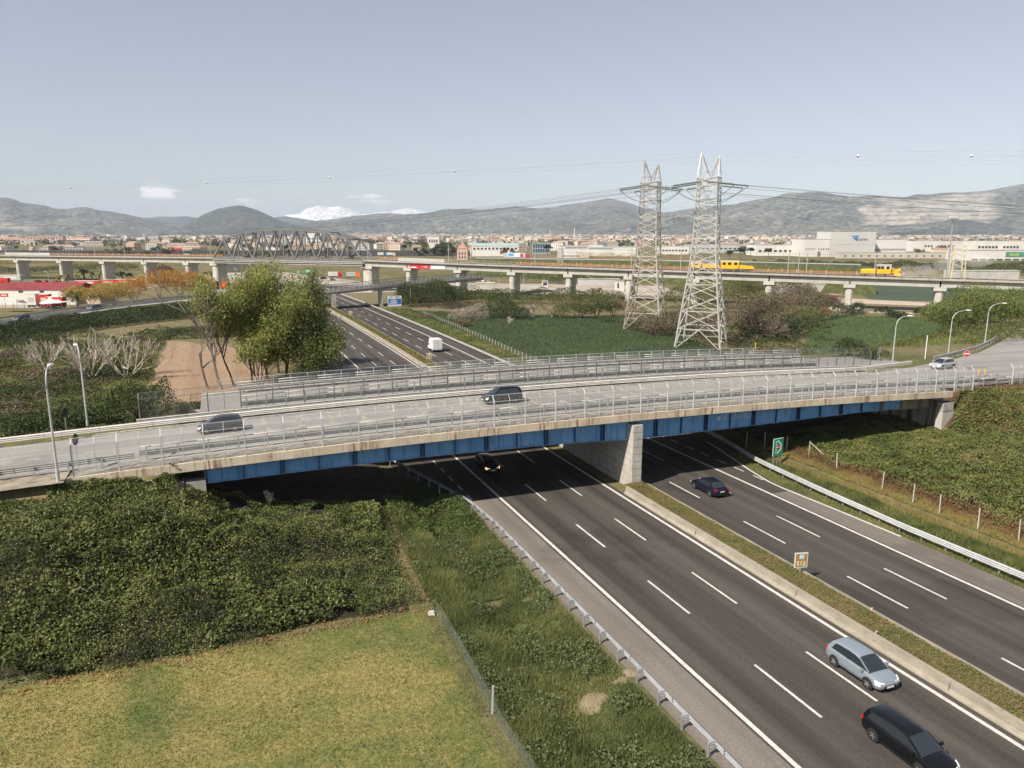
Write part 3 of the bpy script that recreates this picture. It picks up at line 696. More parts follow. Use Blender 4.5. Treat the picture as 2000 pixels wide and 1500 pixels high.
for (a, b_, nm) in (((-120, 62.6), (-12.3, 62.6), 'road_verge'),):
    q = np.linspace(a[0], b_[0], 60); X_ = np.stack([q] * 5, 0); Y_ = np.stack([np.full(60, y) for y in (62.9, 63.6, 64.5, 65.4, 66.05)], 0)
    tag(grid_mesh(MB(), X_, Y_, prof(X_) - .04).build(nm, M('gravel_verge', (.22, .19, .15), (.33, .29, .23), .8, .95, c3=(.13, .12, .05), s3=.9, lo3=.5, hi3=.65, a3=.8)), kind='structure')

# ------------------------------------------------------------------ fences, rails on the bridges
def mesh_fence(label, x0, x1, y, hgt, bend, mat, pitch=3.15, mids=True, wire=.06, pw=.11, first=None, thick=.0034, arm=.72):
    """steel posts with welded wire panels; bend = +1 / -1 leans the top away from / towards the viewer"""
    t = thing('mesh_fence', label, 'fence', (x0, y, float(prof(x0))))
    hv = hgt - arm * .75 if bend else hgt
    mb = MB(); n_ = int(pitch / wire)
    for i in range(1, n_):
        xq = i * pitch / n_
        mb.tube([(xq, 0, .12), (xq, 0, hv)], thick / 2 * 1.15, 3, False)
        if bend: mb.tube([(xq, 0, hv), (xq, bend * arm * .66, hgt)], thick / 2 * 1.15, 3, False)
    for j in range(int((hv - .12) / wire) + 1):
        z = .12 + j * wire; mb.tube([(0, 0, z), (pitch, 0, z)], thick / 2 * 1.15, 3, False)
    if bend:
        for j in range(int(arm / wire)):
            q = j * wire / arm; mb.tube([(0, bend * arm * .66 * q, hv + (hgt - hv) * q), (pitch, bend * arm * .66 * q, hv + (hgt - hv) * q)], thick / 2 * 1.15, 3, False)
    pan = mb.mesh('mesh_panel'); pan.materials.append(mat)
    def post_me(w):
        q = MB().box((0, 0, hv / 2), (w, w, hv))
        if bend: q.beam((0, 0, hv - .01), (0, bend * arm * .66, hgt), w * .7, w * .7)
        me = q.mesh('post'); me.materials.append(mat); return me
    pm, mm = post_me(pw), post_me(pw * .42)
    rm = MB().beam((0, 0, hv), (pitch, 0, hv), .045); rm.beam((0, bend * arm * .66, hgt), (pitch, bend * arm * .66, hgt), .04)
    rail = rm.mesh('top_rail'); rail.materials.append(mat)
    x = x0; i = 0
    while x < x1 + .05:
        z = float(prof(x)) - float(prof(x0)); po = put('post', pm, t, (x - x0, 0, z))
        if x + pitch <= x1 + .05:
            sl = float(prof(x + pitch) - prof(x)) / pitch
            o = put('mesh_panel', pan, t, (x - x0, 0, z)); o.rotation_euler = (0, -math.atan(sl), 0)
            o = put('top_rail', rail, t, (x - x0, 0, z)); o.rotation_euler = (0, -math.atan(sl), 0)
            if mids: put('mid_post', mm, t, (x + pitch / 2 - x0, 0, z + sl * pitch / 2))
        x += pitch
    return t
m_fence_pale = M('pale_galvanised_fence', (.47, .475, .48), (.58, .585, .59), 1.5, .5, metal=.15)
mesh_fence('pale mesh fence with posts bent inward along the near edge of the overpass', -11.7, 86.0, 63.80, 3.0, 1, m_fence_pale)
mesh_fence('darker mesh fence with bent tops on the near edge of the second overpass', -8.4, 86.5, 79.85, 3.0, 1, M('shaded_galvanised_fence', (.15, .15, .145), (.22, .22, .21), 1.5, .6, metal=.3))  # shade on the viewer's side is put into this darker steel colour
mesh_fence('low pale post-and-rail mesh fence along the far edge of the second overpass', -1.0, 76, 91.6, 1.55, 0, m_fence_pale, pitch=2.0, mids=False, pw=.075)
mesh_fence('short piece of pale mesh fence beyond the right end of the overpass', 95, 116, 65.2, 2.6, 1, m_fence_pale)
pr = lambda xs, y: [(q, y, float(prof(q))) for q in xs]
guardrail('three-rail bridge guardrail with an upper tube behind the near mesh fence', pr(yy(-7.3, 94, 2.4), 66.0), [(.62, .50, 3)], 2.38, 1.25, -1, spacer=.28, tubez=1.22, mat=m_galv_dull, post_w=.13, group='overpass guardrails')
guardrail('plain guardrail on the left approach road before the mesh fence begins', pr(yy(-70, -7.4, 2.4), 65.6), [(.60, .48, 3)], 2.38, .8, -1, spacer=.2, mat=m_galv_dull, group='overpass guardrails')
farp = [(q, 76.95, float(prof(q))) for q in yy(-70, 78, 4)] + [(82, 77.3, float(prof(82))), (94, 79.8, float(prof(94)))]
guardrail('bright double-striped guardrail along the far side of the near overpass road', farp, [(.62, .50, 3)], 2.38, .85, 1, spacer=.12, mat=M('warm_pale_guardrail', (.62, .58, .52), (.72, .68, .62), 1, .6, metal=.1), group='overpass guardrails')  # paler, warmer steel colour than the neighbouring rails
farp2 = [(x_, y_, float(prof(x_))) for x_, y_ in ((101, 82.0), (106, 83.6), (118, 88), (132, 95), (152, 105.5), (190, 127))]
guardrail('guardrail curving up to the right past the lamp posts at the junction', farp2, [(.62, .50, 3)], 2.38, .95, 1, spacer=.12, mat=m_galv_dull, group='overpass guardrails')
guardrail('single-beam guardrail standing between the two overpasses', pr(yy(-8.6, 86, 2.4), 78.55), [(.66, .32, 2)], 3.0, .8, 1, spacer=.04, mat=m_galv_dull, group='overpass guardrails')
guardrail('near bridge rail with upper tubes on the second overpass, seen through its fence', pr(yy(1, 80, 2.4), 81.3), [(.60, .48, 3)], 2.0, 1.5, -1, spacer=.2, tubez=[1.05, 1.5], mat=m_galv_dull, group='overpass guardrails')
guardrail('far bridge rail with upper tubes on the second overpass', pr(yy(1, 84, 2.4), 90.3), [(.60, .48, 3)], 2.0, 1.3, 1, spacer=.2, tubez=[1.0, 1.3], mat=m_galv_dull, group='overpass guardrails')
guardrail('rail bordering the lower road at the right edge of the junction', [(x_, y_, float(prof(x_)) - .3) for x_, y_ in ((90, 65.8), (104, 65.6), (120, 66.0), (150, 70))], [(.62, .50, 3)], 2.38, .9, -1, spacer=.15, tubez=1.2, mat=m_galv_dull, group='overpass guardrails')

# ------------------------------------------------------------------ street lamps
m_lamp = M('lamp_pole_grey', (.42, .43, .43), (.52, .53, .53), .5, .5, metal=.2)
m_head = plain('lamp_head_white', (.72, .72, .70), .4)
def lamp(label, loc, hgt, arm, ang, group='street lamps along the overpass road'):
    t = thing('street_lamp', label, 'street lamp', loc, ang, group)
    MB().cyl((0, 0, 0), (0, 0, .9), .13, 10).build('base', m_lamp, t, smooth=True, sharp=40)
    MB().tube([(0, 0, .9), (0, 0, hgt * .5), (0, 0, hgt - 1.6)], [.10, .085, .07], 8).build('pole', m_lamp, t, smooth=True, sharp=40)
    cv = [(arm * (1 - cos(q)) * .75, 0, hgt - 1.6 + 1.5 * sin(q)) for q in np.linspace(0, pi / 2, 7)] + [(arm, 0, hgt + .03)]
    MB().tube(cv, [.07] * 4 + [.05] * 4, 7).build('arm', m_lamp, t, smooth=True)
    hb = MB(); rings = []
    for q, w, zt, zb_ in ((arm - .1, .08, .05, -.04), (arm + .15, .16, .09, -.06), (arm + .5, .19, .09, -.07), (arm + .8, .12, .04, -.05)):
        rings.append([(q, -w, hgt + zb_ * .3), (q, -w * .6, hgt + zb_), (q, w * .6, hgt + zb_), (q, w, hgt + zb_ * .3), (q, w * .6, hgt + zt), (q, -w * .6, hgt + zt)])
    hd = hb.loft(rings).build('lamp_head', m_head, t, smooth=True, sharp=50)
    MB().box((arm + .42, 0, hgt - .08), (.5, .2, .03)).build('lens', m_lampglass, hd)
    return t
lamp('tall lamp post at the near left edge of the overpass road', (-12.7, 63.45, float(prof(-12.7)) - .1), 8.9, .9, pi * .45)
lamp('lamp post standing in the bushes beyond the left guardrail', (-13.2, 81.3, float(prof(-13)) - .3), 8.3, .7, pi * .62)
lamp('lamp post with a short arm behind the silver car, farthest from the junction signs', (95.6, 84.5, float(prof(94)) - .4), 7.3, 1.6, -.35)
lamp('curved-arm lamp post next to the round signs at the junction', (109.0, 85.8, float(prof(107)) - .3), 7.6, 2.1, -.35)
lamp('curved-arm lamp post behind the rising guardrail, nearest the right edge', (128.6, 94.2, float(prof(126)) - .3), 7.6, 2.3, -.35)
# ------------------------------------------------------------------ vehicles
def paint(name, c, rough=.28, metal=.35): return plain(name, c, rough, metal, .4, coat=.3)
wheel_cache = {}
def wheel_meshes(r, w):
    key = (round(r, 3), round(w, 3))
    if key in wheel_cache: return wheel_cache[key]
    prof_ = [(r * .62, -w / 2), (r * .93, -w / 2), (r, -w * .32), (r, w * .32), (r * .93, w / 2), (r * .62, w / 2)]
    mb = MB(); mb.loft([[(q * cos(a), y, q * sin(a)) for q, y in prof_] for a in np.linspace(0, 2 * pi, 25)], cap=False)
    ty = mb.mesh('tyre', True); ty.materials.append(m_tyre)
    try: ty.set_sharp_from_angle(angle=radians(45))
    except Exception: pass
    rb = MB().disc((0, w * .30, 0), r * .64, (0, 1, 0), 20).disc((0, -w * .30, 0), r * .64, (0, -1, 0), 20)
    for k in range(5):
        a = 2 * pi * k / 5
        for s in (1, -1): rb.beam((0, s * w * .40, 0), (r * .62 * cos(a), s * w * .42, r * .62 * sin(a)), r * .17, .03, up=(0, 1, 0))
    rm = rb.mesh('rim'); rm.materials.append(m_rim)
    wheel_cache[key] = (ty, rm); return ty, rm
def add_wheel(t, loc, r=.31, w=.2):
    ty, rm = wheel_meshes(r, w); o = put('wheel', ty, t, loc); put('rim', rm, o); return o
STY = {
 'hatch': dict(L=4.1, W=1.74, H=1.48, belt=.93, roof=[(-.485, .90), (-.455, 1.16), (-.40, 1.37), (-.28, 1.46), (-.12, 1.48), (.02, 1.465), (.10, 1.38), (.30, .92)], rr=(-.40, .085), bp=-.08, nose=.0),
 'sedan': dict(L=4.4, W=1.78, H=1.45, belt=.92, roof=[(-.40, .93), (-.33, 1.15), (-.25, 1.33), (-.14, 1.43), (-.02, 1.45), (.06, 1.42), (.12, 1.34), (.29, .91)], rr=(-.25, .10), bp=-.06, nose=.02),
 'suv':   dict(L=4.3, W=1.82, H=1.70, belt=1.06, roof=[(-.49, 1.02), (-.475, 1.35), (-.45, 1.58), (-.36, 1.68), (-.12, 1.70), (.04, 1.68), (.11, 1.58), (.27, 1.05)], rr=(-.45, .095), bp=-.10, nose=.10),
 'wagon': dict(L=4.55, W=1.78, H=1.47, belt=.93, roof=[(-.49, .92), (-.475, 1.12), (-.44, 1.36), (-.33, 1.45), (-.10, 1.47), (.03, 1.45), (.11, 1.36), (.29, .92)], rr=(-.44, .095), bp=-.07, nose=.0),
}
def car(name, label, style, pmat, loc, rz, lit=False, group=None, driver=None, pitch=0):
    S = STY[style]; L, W, H, bl, nz = S['L'], S['W'], S['H'], S['belt'], S['nose']; w2 = W / 2
    t = thing(name, label, 'car', loc, rz, group)
    if pitch: t.rotation_euler = (0, pitch, rz)
    st = [(-.500, .74, .44, bl - .22), (-.493, .86, .32, bl - .08), (-.475, .94, .26, bl), (-.44, .975, .22, bl + .015), (-.36, .995, .20, bl + .02), (-.2, 1, .19, bl + .01),
          (0, 1, .19, bl), (.18, 1, .19, bl - .01), (.27, .995, .19, bl - .03), (.33, .98, .20, bl - .06), (.39, .955, .21, bl - .12 + nz * .4), (.44, .92, .23, bl - .19 + nz * .5), (.475, .85, .26, bl - .27 + nz * .6), (.493, .74, .32, bl - .35 + nz * .7), (.500, .60, .40, bl - .42 + nz * .8)]
    rings = []
    for xf, wf, zb_, zt in st:
        w = w2 * wf; dz = zt - zb_
        half = [(w * .86, zb_), (w * .965, zb_ + dz * .18), (w, zb_ + dz * .52), (w * .985, zb_ + dz * .74), (w * .955, zb_ + dz * .90), (w * .84, zt), (w * .45, zt + .025)]
        rings.append([(xf * L, y, z) for y, z in half] + [(xf * L, 0, zt + .034)] + [(xf * L, -y, z) for y, z in half[::-1]])
    MB().loft(rings).build('body', pmat, t, smooth=True, sharp=38)
    hb_, ht = w2 * .85, w2 * .66
    rf = S['roof']; fx = [p[0] for p in rf]; fz = [p[1] for p in rf]
    def sec(xf, grow=0, low=None):
        z = np.interp(xf, fx, fz) + grow; q = (z - bl) / (H - bl); hw = hb_ + (ht - hb_) * np.clip(q, 0, 1) + grow * .6
        lowz = bl - .05 if low is None else max(bl - .05, z - low)
        ql = np.clip((lowz - bl) / (H - bl), 0, 1); hl = hb_ + (ht - hb_) * ql + grow * .6
        half = [(hl, lowz), (hl * .4 + hw * .6, lowz * .4 + z * .6 - .02), (hw * .985, z - .035), (hw * .9, z), (hw * .45, z + .022)]
        return [(xf * L, y, zz) for y, zz in half] + [(xf * L, 0, z + .03)] + [(xf * L, -y, zz) for y, zz in half[::-1]]
    xs = sorted(set(fx + list(np.linspace(fx[0], fx[-1], 15))))
    MB().loft([sec(q) for q in xs]).build('windows', m_glass, t, smooth=True, sharp=35)
    rx = np.linspace(S['rr'][0], S['rr'][1], 9)
    MB().loft([sec(q, .012, .10) for q in rx]).build('roof', pmat, t, smooth=True, sharp=40)
    for s in (1, -1):                                            # pillars
        P_ = lambda xf, q, g=.012: (xf * L, s * (hb_ + (ht - hb_) * q + g), bl + (np.interp(xf, fx, fz) - bl) * 1.0 if False else bl + (H - bl) * q)
        zt_ = (np.interp(S['rr'][1], fx, fz) - bl) / (H - bl)
        a0 = (fx[-1] * L - .06, s * (hb_ - .02), bl - .02); a1 = (S['rr'][1] * L, s * (ht + .02), bl + (H - bl) * zt_ - .03)
        MB().beam(a0, a1, .075, .05, up=(0, s, 0)).build('pillar', pmat, t)
        MB().beam((S['bp'] * L - .03, s * (hb_ - .0), bl - .03), (S['bp'] * L - .07, s * (ht + .015), H - .07), .085, .03, up=(0, s, 0)).build('pillar', m_black, t)
        zc = np.interp(S['rr'][0], fx, fz) - .05
        MB().beam((fx[0] * L + .16, s * (hb_ - .01), bl - .02), (S['rr'][0] * L + .10, s * (ht + .02), zc), .24, .06, up=(0, s, 0)).build('pillar', pmat, t)
        q8 = [(.50, .46, .50), (.485, .84, .51), (.430, .965, .53), (.47, .60, .52), (.489, .46, .64), (.470, .85, .675), (.405, .975, .76), (.44, .60, .74)]
        if s < 0: q8 = [q8[k] for k in (3, 2, 1, 0, 7, 6, 5, 4)]
        MB().hexa([(a * L, s * w2 * b_, c_ + nz * .7) for a, b_, c_ in q8]).build('headlight', m_headlit if lit else m_lampglass, t)
        MB().box((-.476 * L, s * w2 * .78, bl - .09), (.12, .26, .20)).build('tail_light', m_red, t)
        MB().box((.215 * L, s * (w2 + .07), bl + .05), (.11, .17, .11)).build('mirror', pmat, t)
        MB().beam((.30 * L, s * (w2 * 1.0 + .002), .30), (-.27 * L, s * (w2 + .002), .30), .012, .05, up=(0, s, 0)).build('side_sill', m_black, t)
        for q in (.19, S['bp'] + .005, -.245): MB().beam((q * L, s * (w2 * .992 + .004), .32), (q * L - .02, s * (w2 * .965 + .004), bl - .08), .012, .012, up=(0, s, 0)).build('door_seam', m_black, t)
        for q in (.02, -.19): MB().box((q * L, s * (w2 * .975 + .012), bl - .14), (.17, .02, .03)).build('handle', pmat, t)
    for xw in (.305, -.30):
        for s in (1, -1):
            MB().disc((xw * L, s * (w2 + .003), .335), .375, (0, s, 0), 22).build('wheel_arch', m_black, t)
            add_wheel(t, (xw * L, s * (w2 - .075), .315), .315, .2)
    MB().box((.4965 * L, 0, .40 + nz), (.05, W * .48, .16)).build('grille', m_black, t)
    MB().box((.503 * L, 0, .40 + nz), (.03, .50, .11)).build('plate', m_plate, t)
    MB().box((-.4995 * L, 0, bl - .26), (.03, .50, .11)).build('plate', m_plate, t)
    MB().box((-.485 * L, 0, .33), (.10, W * .72, .12)).build('rear_bumper', m_black, t)
    return t
silver = paint('silver_blue_paint', (.34, .40, .45), .3, .5)
dkblue = paint('dark_navy_paint', (.012, .016, .030)); black = paint('black_paint', (.008, .009, .011), .22, .3)
greyp = paint('dark_grey_paint', (.06, .062, .066)); light = paint('light_silver_paint', (.50, .52, .53), .3, .4); whitep = paint('white_car_paint', (.72, .72, .71), .3, .05)
car('hatchback', 'silver-blue hatchback in the lane beside the median, near the lower right', 'hatch', silver, (33.35, 29.45, float(zr(29.3))), -pi / 2, pitch=-.011)
car('hatchback', 'black car cut by the lower edge of the picture in the middle lane', 'wagon', black, (30.05, 23.3, float(zr(23))), -pi / 2, pitch=-.011)
car('sedan_car', 'dark navy car driving away on the right carriageway, just out of the bridge shadow', 'sedan', dkblue, (44.6, 59.9, float(zr(60))), pi / 2, pitch=.011)
car('hatchback', 'dark car with lit orange headlights in the shade under the overpass', 'hatch', dkblue, (26.3, 75.5, float(zr(75))), -pi / 2, lit=True, pitch=-.011)
car('suv', 'black boxy SUV crossing the overpass near its middle', 'suv', black, (27.3, 73.6, float(prof(27.3)) - .015), pi)
car('hatchback', 'dark grey hatchback crossing the left part of the overpass behind the mesh fence', 'hatch', greyp, (-1.0, 73.4, float(prof(-1)) - .015), pi, pitch=.02)
car('hatchback', 'pale silver car at the right end of the overpass by the junction', 'hatch', light, (97.2, 77.2, float(prof(97.2)) - .015), pi + .12)

def boxvan(label, loc, rz):
    t = thing('box_van', label, 'van', loc, rz)
    W = 2.15; wm = paint('white_van_paint', (.74, .73, .71), .4, 0)
    MB().box((-1.0, 0, 1.72), (3.5, W, 2.3)).build('cargo_box', wm, t)
    MB().box((-1.0, 0, .48), (3.3, W * .9, .18)).build('chassis', m_black, t)
    pr_ = [(.80, .40), (2.35, .40), (2.42, .95), (2.25, 1.18), (1.72, 1.98), (.80, 2.02)]
    MB().loft([[(a, y, z) for a, z in pr_][::-1] for y in (-.98, .98)]).build('cab', wm, t)
    MB().hexa([(2.27, -.85, 1.20), (2.27, .85, 1.20), (2.24, .85, 1.20), (2.24, -.85, 1.20), (1.79, -.78, 1.93), (1.79, .78, 1.93), (1.75, .78, 1.93), (1.75, -.78, 1.93)]).build('windscreen', m_glass, t)
    for s in (1, -1):
        MB().hexa([(1.05, s * .985, 1.2), (1.95, s * .985, 1.2), (1.95, s * .97, 1.2), (1.05, s * .97, 1.2), (1.05, s * .985, 1.8), (1.6, s * .985, 1.8), (1.6, s * .97, 1.8), (1.05, s * .97, 1.8)]).build('side_window', m_glass, t)
        MB().box((2.0, s * 1.12, 1.3), (.12, .2, .28)).build('mirror', m_black, t)
        MB().box((2.38, s * .72, .78), (.1, .3, .18)).build('headlight', m_lampglass, t)
        MB().box((-2.76, s * .9, .85), (.03, .16, .3)).build('tail_light', m_red, t)
        for xw in (1.65, -1.65): add_wheel(t, (xw, s * .88, .34), .34, .22)
    MB().box((-2.763, 0, 1.72), (.02, .03, 2.1)).build('door_seam', m_black, t)
    MB().box((-2.765, -.1, .95), (.02, .5, .12)).build('plate', m_plate, t)
    MB().box((-1.0, 0, 2.885), (3.3, W * .96, .03)).build('roof_panel', wm, t)
    return t
boxvan('small white box van driving away on the right carriageway beyond the overpass', (44.4, 163.5, float(zr(160))), pi / 2)

def truck(name, label, loc, rz, bodymat, cabmat, L=9.0, W=2.5, Hh=2.6, group=None, stripe=None):
    t = thing(name, label, 'truck', loc, rz, group)
    bx = MB().box((-1.2, 0, 1.05 + Hh / 2), (L, W, Hh)).build('cargo_box', bodymat, t)
    MB().box((-1.2, 0, .85), (L, W * .8, .25)).build('chassis', m_black, t)
    xc = L / 2 - 1.2 + 1.25
    MB().loft([[(xc + a, y, z) for a, z in ((-1.0, .5), (1.0, .5), (1.05, 1.5), (.8, 2.85), (-1.0, 2.9))][::-1] for y in (-1.2, 1.2)]).build('cab', cabmat, t)
    MB().hexa([(xc + 1.06, -1.05, 1.55), (xc + 1.06, 1.05, 1.55), (xc + 1.0, 1.05, 1.55), (xc + 1.0, -1.05, 1.55), (xc + .88, -1.0, 2.5), (xc + .88, 1.0, 2.5), (xc + .8, 1.0, 2.5), (xc + .8, -1.0, 2.5)]).build('windscreen', m_glass, t)
    for xw in (xc + .2, -L / 2 - .2, -L / 2 + 1.1):
        for s in (1, -1): add_wheel(t, (xw, s * (W / 2 - .16), .48), .48, .3)
    if stripe: MB().box((-1.2, -W / 2 - .01, 1.05 + Hh / 2), (L * .6, .02, Hh * .5)).build('painted_panel', stripe, t)
    return t

# ------------------------------------------------------------------ signs
def facing(x, y): return math.atan2(y, x)
m_back = plain('sign_back_grey', (.35, .36, .36), .5, .3)
m_sgreen = plain('sign_green', (.0, .30, .14), .4); m_swhite = plain('sign_white', (.78, .78, .76), .45); m_sblue = plain('sign_blue', (.03, .14, .46), .4)
m_sred = plain('sign_red', (.60, .02, .03), .4); m_sbrown = plain('sign_ochre', (.34, .20, .05), .45); m_scyan = plain('sign_cyan', (.35, .58, .62), .45); m_sblack = plain('sign_black', (.02, .02, .02), .5)
# emergency lay-by sign, faces oncoming traffic of the right carriageway (towards -Y)
t = thing('layby_sign', 'green lay-by road sign on three posts behind the curved right guardrail', 'road sign', (56.6, 64.0, -.55), .12)
for q in (-.52, .12, .56): MB().cyl((q, .08, -.3), (q, .08, 1.5), .045, 8).build('post', m_galv, t)
pn = MB().box((0, 0, 2.2), (1.5, .05, 2.0)).build('panel', m_swhite, t)
MB().box((0, -.03, 2.2), (1.42, .02, 1.92)).build('green_face', m_sgreen, pn)
d_ = MB()
for q in range(5): d_.box((-.30, -.045, 1.55 + q * .32), (.15, .012, .17))
d_.beam((-.05, -.045, 1.42), (.02, -.045, 1.62), .13, .012, up=(0, 1, 0)); d_.beam((.0, -.045, 1.60), (.42, -.045, 1.90), .13, .012, up=(0, 1, 0)); d_.beam((.42, -.045, 1.86), (.42, -.045, 2.56), .13, .012, up=(0, 1, 0))
d_.beam((.42, -.045, 2.52), (.02, -.045, 2.80), .13, .012, up=(0, 1, 0)); d_.beam((.02, -.045, 2.77), (-.05, -.045, 3.0), .13, .012, up=(0, 1, 0))
d_.build('lane_symbol', m_swhite, pn)
MB().cyl((.02, -.045, 2.2), (.02, -.058, 2.2), .24, 18).build('red_disc', m_sred, pn); MB().box((.02, -.062, 2.2), (.34, .01, .09)).build('white_bar', m_swhite, pn)
# kilometre board 512 on the median
def km_board(label, y, txt, big=True):
    z0 = float(zr(y)) + .62
    t = thing('kilometre_board', label, 'road sign', (38.55 + float(cx(y)), y, z0), -.25, 'kilometre boards on the median')
    MB().box((0, .05, .35), (.10, .10, .8)).build('post', m_galv, t); MB().box((-.0, .03, 1.12), (1.05, .06, 1.2)).build('backing', m_back, t)
    f_ = MB().box((0, -.012, 1.12), (1.0, .02, 1.15)).build('panel', m_swhite, t)
    MB().box((0, -.026, 1.12), (.90, .012, 1.05)).build('ochre_face', m_sbrown, f_)
    MB().box((.02, -.038, 1.40), (.36, .012, .34)).build('route_shield', m_scyan, f_)
    text('lettering', 'A1', .26, m_swhite, f_, (.02, -.046, 1.40), (pi / 2, 0, 0), .004)
    text('lettering', txt, .48, m_swhite, f_, (0, -.036, .86), (pi / 2, 0, 0), .006)
km_board('brown kilometre board reading 512 on the median near the viewer', 40.3, '512')
km_board('pale kilometre board on the median just beyond the second overpass', 146, '2')
km_board('small kilometre board on the median close to the far overpass', 236, '4')
# delineator posts on the median wall
for y, lb in ((31.5, 'small white marker post with red reflector on the left median wall'),):
    t = thing('marker_post', lb, 'marker post', (36.62, y, float(zr(y)) + .5)); MB().box((0, 0, .2), (.13, .05, .62)).build('post', m_white, t); MB().box((0, -.03, .38), (.07, .012, .1)).build('reflector', m_black, t)
t = thing('reflector', 'small red and white reflector on the right median wall', 'reflector', (38.9, 34.0, float(zr(34)) + .76)); MB().box((0, 0, .07), (.13, .10, .16)).build('body', m_white, t); MB().box((.05, -.055, .09), (.10, .012, .12)).build('red_lens', m_sred, t)
# direction board beyond the bridge
t = thing('direction_board', 'large blue and white direction board beside the right carriageway near the far overpass', 'road sign', (55.2, 254, -1.35), 0)
for q in (-1.5, 1.5): MB().box((q, .12, 1.2), (.16, .16, 3.0)).build('post', m_galv, t)
pn = MB().box((0, 0, 3.55), (4.7, .1, 3.5)).build('panel', m_swhite, t)
MB().box((0, -.06, 3.35), (4.4, .02, 1.95)).build('blue_face', m_sblue, pn)
d_ = MB()
for q, w in ((4.0, 1.6), (3.6, 2.6), (3.2, 1.9), (2.85, 3.0)): d_.box((.1 * (q - 3.4) - .4, -.08, q - .05), (w, .012, .20))
d_.build('direction_lines', m_swhite, pn); d2 = MB().box((-1.2, -.06, 4.95), (1.2, .02, .24)).box((.9, -.06, 4.98), (1.8, .02, .14)).box((.9, -.06, 4.68), (1.5, .02, .12)).build('heading_lines', m_sblack, pn)
# junction signs on the overpass road
def round_sign(label, loc, rz, kind, hgt=2.6, r=.46):
    t = thing('round_sign', label, 'road sign', loc, rz)
    MB().cyl((0, .05, 0), (0, .05, hgt + r), .035, 8).build('post', m_galv, t)
    fm = {'noentry': m_sred, 'arrow': m_sblue, 'back': m_sblack, 'greyback': m_back}[kind]
    MB().cyl((0, .012, hgt), (0, -.004, hgt), r, 26).build('rim', m_swhite if kind in ('noentry', 'arrow') else fm, t)
    f_ = MB().cyl((0, -.002, hgt), (0, -.016, hgt), r * .93, 26).build('face', fm, t)
    if kind == 'noentry': MB().box((0, -.022, hgt), (r * 1.45, .012, r * .36)).build('white_bar', m_swhite, f_)
    if kind == 'arrow':
        q = MB().beam((-r * .42, -.022, hgt + r * .42), (r * .25, -.022, hgt - r * .25), r * .24, .012, up=(0, 1, 0))
        q.hexa([(r * .5 if k == 0 else (r * .5 if k == 1 else -r * .12), -.028 + dy, hgt + (-r * .5 if k == 0 else (r * .12 if k == 1 else -r * .5))) for dy in (.012, 0) for k in (0, 1, 2, 2)])
        q.build('white_arrow', m_swhite, f_)
    return t
zz_ = lambda x_: float(prof(x_)) - .1
round_sign('round red no-entry sign at the junction on the right', (98.2, 74.4, zz_(98)), -.30, 'noentry')
round_sign('round blue sign with white arrow beside the no-entry sign', (99.6, 75.4, zz_(99)), -.30, 'arrow', 2.35)
round_sign('dark back of a round road sign on the near left verge of the overpass road', (-11.6, 65.5, zz_(-11.6)), 1.25, 'back', 2.7)
round_sign('dark back of a round road sign in the bushes beyond the left guardrail', (-14.6, 79.0, zz_(-14.6) - .4), 1.25, 'back', 2.6)
round_sign('grey back of a round road sign at the right end of the second overpass fence', (88.5, 80.6, zz_(88.5)), -2.8, 'greyback', 2.7)
round_sign('small bluish sign back standing low behind the right guardrail', (92.5, 84.5, zz_(92) - .6), -2.6, 'greyback', 1.9, .36)
for x_, y_, lb in ((97.6, 71.8, 'left of two short yellow marker posts below the junction signs'), (99.4, 72.2, 'right of two short yellow marker posts below the junction signs')):
    t = thing('marker_post', lb, 'marker post', (x_, y_, zz_(x_))); MB().box((0, 0, .4), (.16, .10, .8)).build('post', M('yellow_marker', (.7, .42, .03)), t); MB().box((0, -.055, .55), (.12, .012, .18)).build('reflector', m_white, t)
t = thing('marker_pole', 'plain thin white pole standing behind the right guardrail', 'pole', (103.0, 85.0, zz_(103) - .5)); MB().cyl((0, 0, 0), (0, 0, 4.1), .07, 8).build('shaft', m_head, t, smooth=True, sharp=40)
MB().cyl((0, 0, 4.1), (0, 0, 4.2), .10, 8).build('cap', m_head, t)
t = thing('marker_pole', 'yellow and black gas marker pole beside the bare trees left of centre', 'pole', (2.2, 128.0, float(h(2.2, 128)))); MB().cyl((0, 0, 0), (0, 0, 2.6), .09, 8).build('shaft', M('yellow_pole', (.7, .45, .03)), t); MB().cyl((0, 0, 0), (0, 0, 1.3), .15, 8).build('dark_sleeve', m_black, t)
t = thing('marker_pole', 'yellow marker pole in the meadow right of the near pylon', 'pole', (108.5, 132.0, float(h(108.5, 132)))); MB().cyl((0, 0, 0), (0, 0, 2.6), .10, 8).build('shaft', M('yellow_pole', (.7, .45, .03)), t); MB().cyl((0, 0, 2.6), (0, 0, 2.7), .14, 8).build('cap', m_white, t)
# fence posts up the right verge
fp = [(57.9, 71), (58.6, 68.5), (59.6, 66.0), (60.5, 63.4), (59.9, 58.6), (59.4, 52.2), (59.0, 48.3), (58.9, 45.4), (58.8, 41.6), (59.6, 38.6)]
for k, (x_, y_) in enumerate(fp):
    z0 = float(h(x_, y_)); ht = 1.9
    t = thing('fence_post', ['leaning concrete fence post with a diagonal strut at the shadow edge of the right bank', 'slim pale fence post along the brown bramble edge of the right bank'][0 if k == 3 else 1], 'fence post', (x_, y_, z0), 0, 'fence posts on the right bank')
    MB().beam((0, 0, -.2), (random.uniform(-.12, .12), random.uniform(-.1, .1), ht), .07).build('post', m_conc_pale, t)
    if k == 3: MB().beam((1.6, -1.3, 0), (.05, -.05, ht - .15), .09).build('strut', m_conc_pale, t)
t = thing('wire_fence', 'sagging wire mesh fence along the edge of the mown field', 'fence', (12.3, 12, float(h(12.3, 12))))
